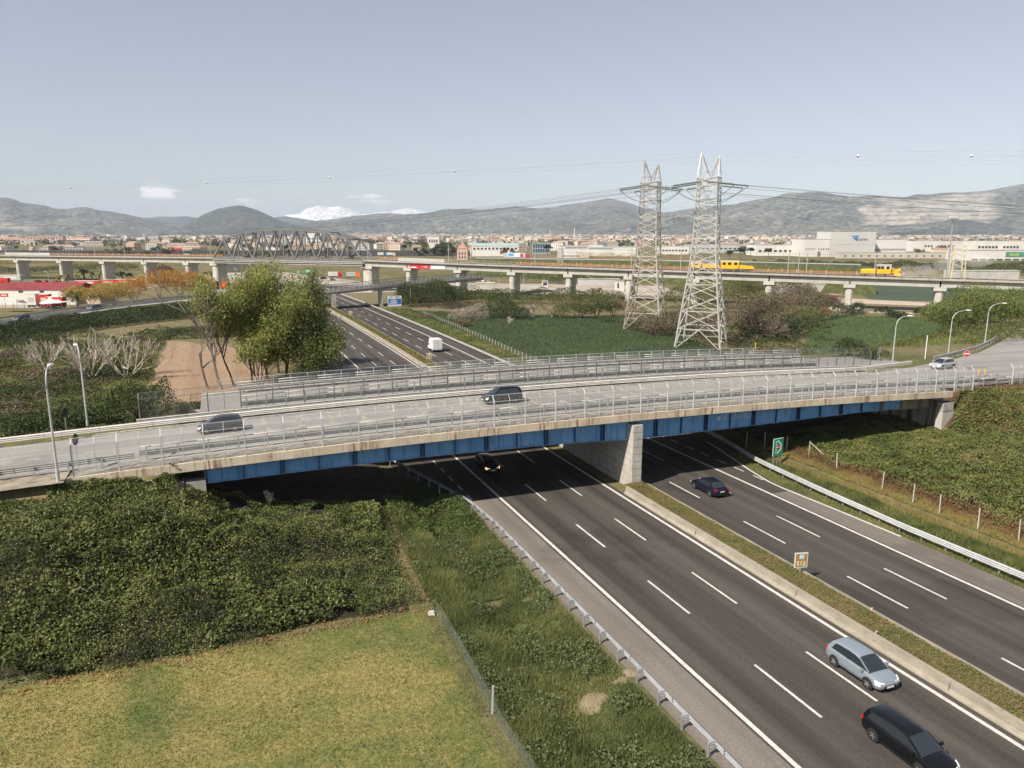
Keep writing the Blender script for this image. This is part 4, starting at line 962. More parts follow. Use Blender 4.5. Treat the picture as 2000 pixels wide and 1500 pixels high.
o3 = np.array([12.3, 12, float(h(12.3, 12))]); wp = [(12.35 + .10 * sin(q * .5), q) for q in np.arange(12, 46.6, 1.0)]
mbw = MB()
for zq in np.arange(.1, 1.25, .12):
    mbw.tube([np.array([a, b_, float(h(a, b_)) + zq * (1 - .25 * abs(sin(b_ * .35)))]) - o3 for a, b_ in wp], .0035, 3, False)
for a, b_ in [(np.interp(q, [p[1] for p in wp], [p[0] for p in wp]), q) for q in np.arange(12, 46.5, .14)]: mbw.tube([np.array([a, b_, float(h(a, b_))]) - o3, np.array([a + .03, b_, float(h(a, b_)) + 1.3 * (1 - .25 * abs(sin(b_ * .35)))]) - o3], .003, 3, False)
mbw.build('wire_netting', m_galv_dull, t)
for q in (15, 24.8, 34.6):
    a = 12.35 + .10 * sin(q * .5); MB().beam(np.array([a, q, float(h(a, q)) - .2]) - o3, np.array([a + .05, q, float(h(a, q)) + 1.75]) - o3, .09).build('post', m_conc_pale, t)
# ------------------------------------------------------------------ railway viaduct and truss bridge
TAU = np.array(XY(-.9150, .4035)); V0 = np.array(XY(144, 254)); VRZ = math.atan2(TAU[1], TAU[0]); VL = 463.4
NV = np.array([-TAU[1], TAU[0]])                              # local +y of the viaduct, towards the viewer
ztop = lambda s: float(np.interp(s / VL, [-.6, -.25, 0, .34, .5, .686, 1, 1.5], [8.6, 9.4, 10.3, 12.1, 13.4, 13.3, 12.6, 11.6]))
def vs(u): k = (u - 1000) / F; return (144 - 254 * k) / (424 + 187 * k) * VL
def vw(s, y): p = V0 + TAU * s + NV * y; return p[0], p[1]
via = thing('railway_viaduct', 'long concrete railway viaduct on wall piers crossing the plain', 'viaduct', (V0[0], V0[1], 0), VRZ)
piers = [2420, 2210, 2010, 1829, 1655, 1500, 1357, 1230, 1114, 1005, 902, 806]
sT0, sT1 = vs(724), vs(438)
def span(s0, s1, nm=None):
    mid = [(q, ztop(q)) for q in np.linspace(s0 + .25, s1 - .25, 3)]
    MB().loft([[(q, y, z + a) for y, a in ((-3.7, -3.0), (3.7, -3.0), (3.9, -1.2), (-3.9, -1.2))] for q, z in mid]).build('girder', m_conc_pale, via)
    for s in (1, -1):
        MB().loft([[(q, s * y, z + a) for y, a in ((3.6, -1.22), (4.9, -.75), (4.9, -.05), (4.65, -.05), (4.65, -.5), (3.6, -.5))][::s] for q, z in [(s0 + .02, ztop(s0)), (s1 - .02, ztop(s1))]]).build('edge_beam', m_conc, via)
m_ballast = M('ballast', (.20, .13, .09), (.32, .23, .17), 1.2, .95)
m_railing = M('pale_railing', (.38, .34, .29), (.5, .45, .39), 1, .7)
def decktop(s0, s1):
    n_ = max(2, int((s1 - s0) / 12)); xs = np.linspace(s0, s1, n_)
    MB().loft([[(q, -3.6, ztop(q) - .55), (q, 3.6, ztop(q) - .55), (q, 3.6, ztop(q) - .3), (q, -3.6, ztop(q) - .3)] for q in xs]).build('ballast_bed', m_ballast, via)
    for y in (-1.9, -.45, .95, 2.4): MB().loft([[(q, y - .05, ztop(q) - .3), (q, y + .05, ztop(q) - .3), (q, y + .05, ztop(q) - .12), (q, y - .05, ztop(q) - .12)] for q in xs]).build('rail', m_dark_steel, via)
    mb = MB(); q = s0
    while q < s1:
        for s in (1, -1): mb.box((q, s * 4.75, ztop(q) + .45), (.07, .07, 1.0))
        q += 2.6
    for s in (1, -1):
        for dz in (.45, .92): mb.tube([(q, s * 4.75, ztop(q) + dz) for q in xs], .035, 4, False)
    mb.build('railing', m_railing, via)
def pier_at(s, gz, wide=0):
    z1 = ztop(s) - 3.02; w = 2.3 + wide
    p_ = MB().loft([[(s + a, y, z) for a, y in ((-w / 2, -3.3), (w / 2, -3.3), (w / 2, 2.9), (w * .28, 3.4), (-w * .28, 3.4), (-w / 2, 2.9))] for z in (gz - 1, z1 - 1.2)]).build('pier', m_conc_pale, via)
    MB().box((s, 0, z1 - .6), (w + 1.5, 7.8, 1.2)).build('cap', m_conc_pale, p_)
    MB().box((s - .8, 2.8, z1 + .15), (.5, .6, .3)).box((s + .8, 2.8, z1 + .15), (.5, .6, .3)).build('bearing', m_dark_steel, p_)
ss_ = [vs(u) for u in piers] + [sT0]
for a, b_ in zip(ss_[:-1], ss_[1:]): span(a, b_)
decktop(ss_[0], sT0)
for u, s in zip(piers, ss_): pier_at(s, -1.4)
pier_at(sT0 - 1.0, -1.4, 2.2)
left = [438, 381, 301, 220, 138, 55, -40, -150, -290]
sl = [vs(u) for u in left]; sl[0] = sT1
for a, b_ in zip(sl[:-1], sl[1:]): span(a, b_)
decktop(sT1, sl[-1])
for k, s in enumerate(sl): pier_at(s + (1.2 if k == 0 else 0), -2.0, 1.2 if k == 0 else 0)
for s0, s1 in ((vs(126), vs(45)), (vs(880), vs(795))):
    q = s0
    while q < s1:
        MB().box((q + 1.95, 4.82, ztop(q) + .75), (3.86, .08, 1.45)).build('noise_panel', m_grey_wall, via); q += 3.9
# banner on the girder
bs = vs(840); o = vw(bs, 4.05)
t = thing('banner', 'red and white advertising banner hung on the viaduct girder', 'banner', (o[0], o[1], ztop(bs) - 2.15), VRZ + pi)
MB().box((-2.2, -.02, 0), (10.4, .06, 1.75)).build('red_cloth', m_sred, t); MB().box((6.7, -.02, -.1), (7.3, .06, 1.6)).build('white_cloth', m_swhite, t)
text('lettering', '+ lalu', 1.3, m_swhite, t, (.2, -.06, 0), (pi / 2, 0, 0), .01); MB().hexa([(-7.0, -.08, -.55), (-3.6, -.08, -.55), (-3.6, -.06, -.55), (-7.0, -.06, -.55), (-7, -.08, -.2), (-4.6, -.08, .0), (-4.6, -.06, .0), (-7, -.06, -.2)]).build('white_swoosh', m_swhite, t)
# catenary masts
def mast(u, y, label='slender steel catenary mast standing on the railway viaduct', arm=True):
    s = vs(u); p = vw(s, y); t = thing('catenary_mast', label, 'mast', (p[0], p[1], ztop(s) - .5), VRZ, 'catenary masts on the viaduct')
    MB().cyl((0, 0, 0), (0, 0, 8.2), .16, 6, .12).build('shaft', m_galv_dull, t)
    if arm: MB().beam((0, 0, 7.0), (0, -2.6 * (1 if y > 0 else -1), 7.3), .07).beam((0, 0, 6.2), (0, -2.4 * (1 if y > 0 else -1), 6.9), .06).build('bracket', m_galv_dull, t)
for u in (40, 211, 380, 733, 887, 1052, 1236, 1330, 1535, 1700): mast(u, 4.3)
for u in (77, 241, 407, 912, 1090, 1552, 1568): mast(u, -4.3)
mb = MB()
for y in (1.6, -1.2):
    for a, b_ in ((vs(1710), vs(724)), (vs(438), vs(30))):
        n_ = 24; q = np.linspace(a, b_, n_)
        for zz in (5.6, 7.0): mb.tube([(s, y, ztop(s) + zz) for s in q], .022, 3, False)
mb.build('contact_wire', m_wire, via)
# truss
tr = thing('truss_bridge', 'grey steel railway truss bridge with arched top chord over the motorway', 'bridge', (vw(sT0, 0)[0], vw(sT0, 0)[1], ztop(sT0)), VRZ)
Lt = sT1 - sT0; zd = lambda x: ztop(sT0 + x) - ztop(sT0)
nb = 7; bx = [Lt * i / nb for i in range(nb + 1)]; tx = [Lt * (i + .5) / nb for i in range(nb)]; th_ = [9.0, 11.8, 13.0, 13.4, 13.0, 11.8, 9.0]
tx[0] = Lt * .62 / nb; tx[-1] = Lt * (nb - .62) / nb
for y in (4.6, -4.6):
    Bp = [(x_, y, zd(x_) - .4) for x_ in bx]; Tp = [(x_, y, zd(x_) + h_) for x_, h_ in zip(tx, th_)]
    for i in range(nb): unit_beam('bottom_chord', Bp[i], Bp[i + 1], .6, m_truss, tr, 1.0)
    for i in range(nb - 1): unit_beam('top_chord', Tp[i], Tp[i + 1], .95, m_truss, tr, .95)
    for i in range(nb):
        unit_beam('diagonal', Bp[i], Tp[i], .78, m_truss, tr); unit_beam('diagonal', Tp[i], Bp[i + 1], .78, m_truss, tr)
        unit_beam('vertical', (tx[i], y, zd(tx[i]) - .4), Tp[i], .42, m_truss, tr)
        MB().box((tx[i], y, zd(tx[i]) + th_[i] - .5), (1.7, .62, 1.3)).build('gusset', m_truss, tr)
        MB().box((bx[i], y, zd(bx[i]) + .2), (1.9, .5, 1.4)).build('gusset', m_truss, tr)
for i in range(nb):
    unit_beam('cross_beam', (tx[i], -4.6, zd(tx[i]) + th_[i]), (tx[i], 4.6, zd(tx[i]) + th_[i]), .4, m_truss, tr)
    if i < nb - 1:
        unit_beam('top_brace', (tx[i], -4.6, zd(tx[i]) + th_[i]), (tx[i + 1], 4.6, zd(tx[i + 1]) + th_[i + 1]), .3, m_truss, tr); unit_beam('top_brace', (tx[i], 4.6, zd(tx[i]) + th_[i]), (tx[i + 1], -4.6, zd(tx[i + 1]) + th_[i + 1]), .3, m_truss, tr)
xs = np.linspace(0, Lt, 8)
MB().loft([[(q, -4.4, zd(q) - 1.0), (q, 4.4, zd(q) - 1.0), (q, 4.4, zd(q) - .35), (q, -4.4, zd(q) - .35)] for q in xs]).build('deck', m_ballast, tr)
for dz in (-1.3, -2.1, -2.9):
    MB().loft([[(q, 4.9, zd(q) + dz), (q, 5.15, zd(q) + dz), (q, 5.15, zd(q) + dz + .28), (q, 4.9, zd(q) + dz + .28)] for q in xs]).build('side_rail', m_galv_dull, tr)
mb = MB(); q = 0
while q < Lt: mb.box((q, 4.98, zd(q) - 2.1), (.18, .2, 1.9)); q += 1.6
mb.build('side_rail_posts', m_truss, tr)
MB().loft([[(q, -4.3, zd(q) - 3.0), (q, 4.3, zd(q) - 3.0), (q, 4.3, zd(q) - 2.4), (q, -4.3, zd(q) - 2.4)] for q in xs]).build('floor_girder', m_dark_steel, tr)

# yellow track machines
def loco_base(t, L, n):
    MB().box((0, 0, .95), (L, 2.3, .35)).build('chassis', m_dark_steel, t)
    for k in range(n):
        x_ = -L / 2 + L * (k + .5) / n
        for s in (1, -1): MB().cyl((x_, s * .62, .45), (x_, s * .80, .45), .45, 14).build('wheel', m_dark_steel, t)
def win(t, x_, y, z, w, hh): MB().box((x_, y, z), (w, .05, hh)).build('window', m_glass, t)
s = vs(1712); p = vw(s, 1.7); t = thing('track_machine', 'yellow ballast machine with white cab working on the viaduct, raising dust', 'rail vehicle', (p[0], p[1], ztop(s) - .15), VRZ + pi)
loco_base(t, 12.0, 4)
MB().loft([[(x_, y, z) for y, z in ((-1.2, 1.1), (1.2, 1.1), (1.2, 2.3 + dz), (.9, 2.65 + dz), (-.9, 2.65 + dz), (-1.2, 2.3 + dz))] for x_, dz in ((-6.2, -.5), (-5.7, -.1), (-1.6, 0))]).build('engine_hood', m_yellow, t)
cb = MB().box((.9, 0, 1.95), (4.6, 2.5, 1.7)).build('cab_lower', m_yellow, t); MB().box((.9, 0, 3.35), (4.6, 2.5, 1.1)).build('cab_upper', m_cream_wall, t); MB().box((.9, 0, 4.0), (4.9, 2.7, .22)).build('cab_roof', m_white_wall, t)
for x_ in (-.6, .5, 2.2): win(t, x_, -1.27, 3.1, .95, .95)
MB().beam((3.4, 0, 1.6), (6.2, -.6, 2.6), .8, .9).beam((3.6, -.9, 2.9), (5.2, -.9, 1.2), .35, .5).build('plough_frame', m_yellow, t)
MB().hexa([(4.0, -1.4, .4), (6.6, -1.4, .3), (6.6, 1.4, .3), (4.0, 1.4, .4), (4.4, -1.2, 1.7), (6.0, -1.2, 1.4), (6.0, 1.2, 1.4), (4.4, 1.2, 1.7)]).build('plough_blade', m_yellow, t)
MB().cyl((3.0, 0, 2.0), (3.0, 0, 4.3), .10, 8).build('exhaust', m_dark_steel, t)
s = vs(1402); p = vw(s, -1.2); t = thing('track_machine', 'long yellow track tamping machine standing on the viaduct behind the near pylon', 'rail vehicle', (p[0], p[1], ztop(s) - .15), VRZ + pi)
loco_base(t, 24, 6)
MB().box((-9.2, 0, 2.3), (4.0, 2.5, 2.4)).build('rear_cab', m_yellow, t); MB().box((3.2, 0, 2.4), (7.0, 2.5, 2.7)).build('front_cab', m_yellow, t); MB().box((-3.4, 0, 1.8), (6.6, 2.1, 1.2)).build('tamping_unit', m_yellow, t)
MB().loft([[(x_, y, z) for y, z in ((-1.2, 1.1), (1.2, 1.1), (1.2, 2.1 + dz), (-1.2, 2.1 + dz))] for x_, dz in ((7.0, .3), (11.5, 0), (12.2, -.5))]).build('engine_hood', m_yellow, t)
for x_ in (1.4, 3.4, 5.6): win(t, x_, -1.27, 2.9, 1.2, .9)
win(t, -9.2, -1.27, 2.7, 2.2, .8); MB().box((3.2, 0, 3.85), (7.2, 2.6, .2)).build('cab_roof', m_white_wall, t)
m_dust = bpy.data.materials.new('dust'); m_dust.use_nodes = True; nt = m_dust.node_tree; nt.nodes.clear()
vo = nt.nodes.new('ShaderNodeOutputMaterial'); vp = nt.nodes.new('ShaderNodeVolumePrincipled'); vp.inputs['Color'].default_value = (1, .98, .95, 1); vp.inputs['Density'].default_value = .03; vp.inputs['Anisotropy'].default_value = -.45
nt.links.new(vp.outputs[0], vo.inputs['Volume'])
mb = MB()
for k, (ds, dz, r1, r2) in enumerate(((-9, 1.1, 4.2, 1.6), (-14, 2.4, 5.5, 2.0), (-20, 4.2, 6.5, 2.4), (-28, 5.6, 7, 2.2), (-8, 3.0, 3.0, 1.2))):
    c0 = np.array([*vw(vs(1712) + ds, 1.5), ztop(vs(1712)) + dz])
    la = np.linspace(-pi / 2, pi / 2, 7)
    mb.loft([[c0 + np.array([r1 * cos(a) * cos(q), r1 * .6 * cos(a) * sin(q), r2 * sin(a)]) for q in np.linspace(0, 2 * pi, 11)[:-1]] for a in la], cap=False)
tag(mb.build('dust_cloud', m_dust), kind='stuff')
# lattice signal gantry
p = vw(vs(1858), 0); t = thing('signal_mast', 'floodlight mast with lamp cluster rising behind the right end of the viaduct', 'mast', (*vw(vs(1846), -6), 0)); 
MB().cyl((0, 0, -1), (0, 0, 29.5), .28, 8, .18).build('shaft', m_galv, t, smooth=True, sharp=40)
MB().box((0, 0, 29.6), (4.2, .9, .4)).build('platform', m_galv, t)
for q in (-1.6, -.55, .55, 1.6): MB().box((q, -.3, 30.4), (.75, .35, .75)).build('floodlight', m_head, t)
t = thing('lattice_gantry', 'yellowish lattice signal gantry on the viaduct near the right side', 'gantry', (*vw(vs(1860), 0), ztop(vs(1860)) - .3), VRZ)
for x_, y_ in ((-2, 4), (2, 4), (-2, -4), (2, -4)): unit_beam('leg', (x_, y_, 0), (x_ * .75, y_, 11), .28, M('cream_lattice', (.55, .47, .25), (.62, .55, .35)), t)
for z in np.arange(0, 11, 1.8):
    for y_ in (4, -4):
        q0, q1 = 2 - .5 * z / 11, 2 - .5 * (z + 1.8) / 11
        unit_beam('brace', (-q0, y_, z), (q1, y_, z + 1.8), .12, m_galv_dull, t); unit_beam('brace', (q0, y_, z), (-q1, y_, z + 1.8), .12, m_galv_dull, t)
    for x_ in (-1.8, 1.8): unit_beam('brace', (x_, -4, min(z + 7, 11)), (x_, 4, min(z + 8.5, 11)), .12, m_galv_dull, t)
for u, lb in ((1081, 'left of two brown lattice posts behind the viaduct parapet'), (1088, 'right of two brown lattice posts behind the viaduct parapet')):
    t = thing('lattice_post', lb, 'mast', (*vw(vs(u), -5.5), ztop(vs(u)) - 8), VRZ)
    for x_, y_ in ((-.4, -.4), (.4, -.4), (.4, .4), (-.4, .4)): unit_beam('leg', (x_, y_, 0), (x_, y_, 15), .12, m_pylon_rust, t)
    for z in np.arange(7, 15, 1.0):
        unit_beam('brace', (-.4, .4, z), (.4, .4, z + 1), .07, m_pylon_rust, t); unit_beam('brace', (.4, .4, z), (-.4, .4, z + 1), .07, m_pylon_rust, t)

# ------------------------------------------------------------------ electricity pylons, wires
LN = np.array(XY(-195, 85)) / np.hypot(195, 85); LRZ = math.atan2(LN[1], LN[0])
m_insul = M('dark_glass_insulators', (.14, .17, .17), (.22, .26, .25), 3, .35)
def pylon(label, XYp, z0, H_, mats, hw=1.0):
    wx = XY(*XYp); t = thing('pylon', label, 'pylon', (wx[0], wx[1], z0), LRZ)
    lv = np.array([0, 4.6, 8.6, 11.8, 14.6, 17.0, 19.2, 21.2, 23.0, 24.7, 26.3, 27.8, 29.2, 30.6, 32.0, 33.4, 34.6, 35.8, 36.9, 38.0]) * H_ / 38.0
    W = lambda z: float(np.interp(z * 38.0 / H_, [0, 9.4, 19.6, 27, 38], [5.2, 4.05, 2.85, 2.45, 2.3])) * hw
    cs = [(1, 1), (-1, 1), (-1, -1), (1, -1)]
    for i, (a, b_) in enumerate(cs):
        for z0_, z1_ in zip(lv[:-1], lv[1:]): pass
        MB().tube([(a * W(z), b_ * W(z), z - (.6 if z == 0 else 0)) for z in lv], [.23 - .0025 * z for z in lv], 4).build('leg', mats[i % len(mats)], t)
    for k, (z0_, z1_) in enumerate(zip(lv[:-1], lv[1:])):
        w0, w1 = W(z0_), W(z1_); bw = .14 if k < 5 else .105
        for i in range(4):
            a, b_ = cs[i], cs[(i + 1) % 4]; mt = mats[(i + 1) % len(mats)]
            p0, p1 = (a[0] * w0, a[1] * w0, z0_), (b_[0] * w0, b_[1] * w0, z0_); q0, q1 = (a[0] * w1, a[1] * w1, z1_), (b_[0] * w1, b_[1] * w1, z1_)
            if k == 0:
                md = tuple((np.array(q0) + np.array(q1)) / 2); unit_beam('brace', p0, md, bw, mt, t); unit_beam('brace', p1, md, bw, mt, t)
                for f_ in (.35, .7): unit_beam('brace', tuple(np.array(p0) + (np.array(q0) - np.array(p0)) * f_), tuple(np.array(p0) + (np.array(md) - np.array(p0)) * f_), .09, mt, t); unit_beam('brace', tuple(np.array(p1) + (np.array(q1) - np.array(p1)) * f_), tuple(np.array(p1) + (np.array(md) - np.array(p1)) * f_), .09, mt, t)
            else:
                unit_beam('brace', p0, q1, bw, mt, t); unit_beam('brace', p1, q0, bw, mt, t)
            if k in (0, 1, 3, 5, 8, 11, 14, 16, 17, 18): unit_beam('horizontal', q0, q1, .15, mt, t)
    wt = W(H_)
    for s, hp in ((1, 5.6), (-1, 4.6)):                           # two earth-wire peaks
        c_ = [(s * (wt if b_ > 0 else .1), a * wt, H_) for a in (1, -1) for b_ in (1, -1)]; apx = (s * wt * .86, 0, H_ + hp)
        for q in c_: unit_beam('peak_leg', q, apx, .15, mats[0], t)
        for f_ in (.25, .5, .72):
            r_ = [tuple(np.array(q) + (np.array(apx) - np.array(q)) * f_) for q in c_]
            for i, j in ((0, 1), (1, 3), (3, 2), (2, 0)): unit_beam('peak_brace', r_[i], r_[j], .07, mats[0], t)
    za = H_ - 1.2
    for s in (1, -1):                                             # cross arms towards and away from the viewer
        tip = (0, s * (wt + 5.6), za)
        for a in (1, -1):
            unit_beam('arm_chord', (a * wt, s * wt, za), tip, .17, mats[-1], t); unit_beam('arm_chord', (a * wt, s * wt, H_), tip, .14, mats[-1], t)
        for f_ in (.3, .6): unit_beam('arm_brace', (wt * (1 - f_), s * (wt + 5.6 * f_), za), (-wt * (1 - f_), s * (wt + 5.6 * f_), za), .1, mats[-1], t)
    ends = []
    for y in (-(wt + 5.4), 0, wt + 5.4):
        x0 = 0.2 if y else wt
        for s in (1, -1):
            mb = MB()
            for dy in (-.26, .26):
                q0, q1 = np.array([s * (x0 + .4), y + dy, za - .1]), np.array([s * (x0 + 6.2), y + dy, za - .8])
                n_ = 22
                mb.tube([q0 + (q1 - q0) * k / n_ for k in range(n_ + 1)], [.24 if k % 2 else .12 for k in range(n_ + 1)], 6)
            mb.beam(q0 - [0, .22, 0], q1 - [0, .22, 0], .05); mb.build('insulator_string', m_insul, t)
            ends.append((s, y, np.array([s * (x0 + 6.4), y, za - .85])))
        jp = np.linspace(-1, 1, 11); mbj = MB()
        for dy in (-.2, .2): mbj.tube([(q * (x0 + 6.4), y + dy + .5 * (1 - q * q), za - .85 - 3.4 * (1 - q * q)) for q in jp], .035, 4)
        mbj.build('jumper_cable', m_wire, t)
    return t, wx, z0, za, wt, ends
py1 = pylon('white steel lattice pylon with twin peaks, the nearer and taller-looking of the two', (44.5, 174), -1.3, 38.6, [m_pylon, m_pylon, m_pylon, m_pylon])
py2 = pylon('browner lattice pylon with twin peaks, standing farther left', (37.5, 208), -1.3, 39.8, [m_pylon_rust, m_pylon, m_pylon_rust, m_pylon_rust], .97)
N2 = np.array([-LN[1], LN[0]])
def balls_at(p, k, lb):
    t = thing('marker_ball', lb, 'marker ball', p, 0, 'aircraft warning balls on the earth wires')
    rr = .28; la = np.linspace(-pi / 2, pi / 2, 7); half = lambda a0, a1: MB().loft([[(rr * cos(a) * cos(q), rr * cos(a) * sin(q), rr * sin(a)) for q in np.linspace(0, 2 * pi, 13)[:-1]] for a in np.linspace(a0, a1, 5)], cap=False)
    half(-pi / 2, 0).build('lower_half', plain('ball_red', (.5, .04, .04), .5) if k else plain('ball_grey', (.35, .35, .37), .5), t, smooth=True); half(0, pi / 2).build('upper_half', plain('ball_white', (.75, .73, .7), .5), t, smooth=True)
for nm, (t, wx, z0, za, wt, ends), peaks in (('near', py1, (5.6, 4.6)), ('farther', py2, (5.6, 4.6))):
    w = thing('power_lines', 'power lines strung from the %s pylon to both sides' % nm, 'power line', (wx[0], wx[1], z0 + za), LRZ)
    for s, y, e_ in ends:
        mb = MB(); n_ = 30; Tm = 1.6 if s > 0 else .9
        for dy in (-.2, .2):
            pts = []
            for q in np.linspace(0, Tm, n_):
                pts.append((e_[0] + s * q * 212, y + dy, e_[2] - za - (23.8 * q - 11 * q * q)))
            mb.tube(pts, .022, 3, False)
        mb.build('conductor', m_wire, w)
    for sp, hp in ((1, peaks[0]), (-1, peaks[1])):
        for s in (1, -1):
            a_, b_ = (4.6, 2.6) if s > 0 else (9.0, 4.0)
            Tm = 1.9 if s > 0 else .9
            H0 = (38.6 if nm == 'near' else 39.8) + hp - za
            MB().tube([(sp * wt * .86 + s * q * 212, 0, H0 - (a_ * q - b_ * q * q)) for q in np.linspace(0, Tm, 30)], .010, 3, False).build('earth_wire', m_wire, w)
            if nm == 'near' and sp == -1:
                for q, k, lb in ((.314, 1, 'red and white marker ball in the sky left of the pylons, nearest to them'), (.5, 0, 'white marker ball in the sky above the snowy mountain'), (.715, 0, 'white marker ball in the sky above the small clouds'), (1.0, 1, 'red marker ball in the sky farthest to the left')) if s > 0 else ((.133, 1, 'red marker ball in the sky just right of the pylons'), (.23, 0, 'white marker ball in the sky farthest to the right')):
                    lp = np.array([s * q * 212 + sp * wt * .86, 0]); P = np.array(wx) + LN * lp[0] + N2 * lp[1]
                    balls_at((P[0], P[1], z0 + za + H0 - (a_ * q - b_ * q * q)), k, lb)

# ------------------------------------------------------------------ far road overpass and its ramp
rp = np.array([(-75, 190, 1.2), (-53, 222, 2.0), (-42, 240, 2.4), (-27, 256, 3.0), (-13, 266, 3.5), (-4, 268.5, 4.0), (16, 267.5, 4.6), (36, 267.5, 5.15), (53, 272, 5.95), (66, 277.5, 6.5), (88, 284, 7.2), (112, 296, 7.6), (140, 318, 6)])
rD = np.r_[0, np.cumsum(np.hypot(*np.diff(rp[:, :2], axis=0).T))]
rat = lambda s: np.array([np.interp(s, rD, rp[:, k]) for k in range(3)])
def rn(s): a = (rat(min(s + 2, rD[-1])) - rat(max(s - 2, 0)))[:2]; a /= np.linalg.norm(a); return np.array([-a[1], a[0], 0])
def rsweep(name, mat, s0, s1, sec, parent=None, o=np.zeros(3), step=4):
    S = np.linspace(s0, s1, max(2, int((s1 - s0) / step) + 1))
    return MB().loft([[rat(s) - o + rn(s) * y + np.array([0, 0, z]) for y, z in sec] for s in S]).build(name, mat, parent)
sA, sB = float(np.interp(14, rp[3:, 0], rD[3:])), float(np.interp(100, rp[3:, 0], rD[3:]))
tag(rsweep('ramp_road', m_dark_ramp, 0, rD[-1], [(.3, 0), (.3, -.05), (9.0, -.05), (9.0, 0)]), kind='structure')
fo = np.array([36, 267.5, 0.]); fov = thing('far_overpass', 'small concrete road overpass with white railings farther down the motorway', 'overpass', fo)
rsweep('deck', m_conc_dirty, sA, sB, [(0, -.06), (0, -1.15), (9.3, -1.15), (9.3, -.06)], fov, fo)
rsweep('edge_strip', m_conc_pale, sA, sB, [(-.18, .12), (-.18, -.42), (0.0, -.42), (0.0, .12)], fov, fo)
for y in (-.05, 9.2):
    pmh = MB().box((0, 0, .75), (.14, .14, 1.4)).mesh('railing_post'); pmh.materials.append(m_head)
    for s in np.arange(sA, sB, 1.9): put('railing_post', pmh, fov, rat(s) - fo + rn(s) * y, math.atan2(rn(s)[1], rn(s)[0]))
    for dz, w in ((.55, .12), (1.0, .12), (1.42, .16)):
        S = np.linspace(sA, sB, 26); MB().tube([rat(s) - fo + rn(s) * y + np.array([0, 0, dz]) for s in S], w / 2, 4).build('railing', m_galv_dull if dz < 1.2 else m_dark_steel, fov)
for x_, y_, zt in ((22.5, 268.2, 3.6), (36.6, 268.2, 4.0), (37.5, 275.0, 4.0), (54.2, 273.3, 4.75), (55.6, 280.5, 4.75)):
    MB().box((x_ - fo[0], y_ - fo[1], (zt - 1.6) / 2), (1.5, 1.4, zt + 1.7)).build('pier', m_conc, fov)
MB().box((65.5 - 36, 281.5 - 267.5, 1.8), (1.6, 9.5, 6.4), .35).build('abutment', m_conc_dirty, fov)
def rpath(s0, s1, y): return [tuple(rat(s) + rn(s) * y) for s in np.linspace(s0, s1, 30)]
guardrail('dark guardrail along the near side of the ramp road on the left', rpath(0, sA, .4), [(.62, .34, 2)], 4.0, .8, -1, spacer=.05, seg=8, mat=m_galv_dull, group='ramp guardrails')
guardrail('dark guardrail along the far side of the ramp road on the left', rpath(0, sA, 8.9), [(.62, .50, 3)], 4.0, .95, 1, spacer=.05, seg=8, mat=m_galv_dull, group='ramp guardrails')
tag(rsweep('ramp_kerb', m_conc_pale, 0, sA, [(-.5, .05), (-.9, -.5), (.25, -.5), (.25, .05)]), kind='structure')
tag(rsweep('ramp_embankment', m_verge, 0, sA + 3, [(-.6, -.1), (-6.5, -5.5), (15, -5.5), (9.2, -.1)]), kind='structure')
for u_, lb, st in ((40, 'dark blue car on the ramp road at the left edge', 'wagon'), (186, 'dark sedan on the ramp road below the orange shrubs', 'sedan')):
    best = min(np.linspace(2, sA, 400), key=lambda s: abs((lambda p: 1000 + F * (p[0] * cos(A) - p[1] * sin(A)) / (p[0] * sin(A) + p[1] * cos(A)))(rat(s) + rn(s) * 3.4) - u_))
    p = rat(best) + rn(best) * 3.4; q = rn(best); car('parked_sedan' if False else 'car', lb, st, paint('slate_blue_paint', (.05, .06, .08)), p, math.atan2(-q[0], q[1]) + pi)
# ------------------------------------------------------------------ vegetation
def unit(a): return a / (np.linalg.norm(a, axis=-1, keepdims=True) + 1e-9)
def leaves(P, size, up=.7, asp=.62, mb=None):
    P = np.asarray(P, float); n = len(P); mb = mb or MB()
    N = unit(rng.normal(size=(n, 3)) + np.array([0, 0, up])); t = unit(np.cross(N, rng.normal(size=(n, 3)))); b_ = np.cross(N, t)
    s = (size * rng.uniform(.6, 1.35, n))[:, None] if np.isscalar(size) else np.asarray(size)[:, None]
    q = np.stack([P - t * s * .5, P + b_ * s * asp * .5, P + t * s * .5 + N * s * .12, P - b_ * s * asp * .5], 1).reshape(-1, 3)
    return mb.add(q, np.arange(n * 4).reshape(n, 4))
def blades(P, hgt, width, lean=.5, mb=None):
    n = len(P); mb = mb or MB(); a = rng.uniform(0, 2 * pi, n); d_ = np.stack([np.cos(a), np.sin(a), 0 * a], 1); l = rng.uniform(0, 2 * pi, n)
    hh = (np.asarray(hgt) * rng.uniform(.55, 1.3, n))[:, None]; L_ = np.stack([np.cos(l), np.sin(l), 0 * l], 1) * hh * lean * rng.uniform(.2, 1, n)[:, None]
    w = np.asarray(width) if np.isscalar(width) else np.asarray(width)[:, None]
    q = np.stack([P - d_ * w / 2, P + d_ * w / 2, P + L_ + np.array([0, 0, 1]) * hh], 1).reshape(-1, 3)
    return mb.add(q, np.arange(n * 3).reshape(n, 3))
def scatter(x0, x1, y0, y1, dens, mask=None):
    n = int((x1 - x0) * (y1 - y0) * dens); x, y = rng.uniform(x0, x1, n), rng.uniform(y0, y1, n)
    if mask is not None: k = mask(x, y); x, y = x[k], y[k]
    return x, y
m_bramble = leafmat('bramble_leaves', [(.022, .031, .012), (.046, .060, .019), (.078, .097, .029), (.118, .134, .040), (.150, .146, .055)], .25, nscale=.35, gain=1.42, var=1.9)
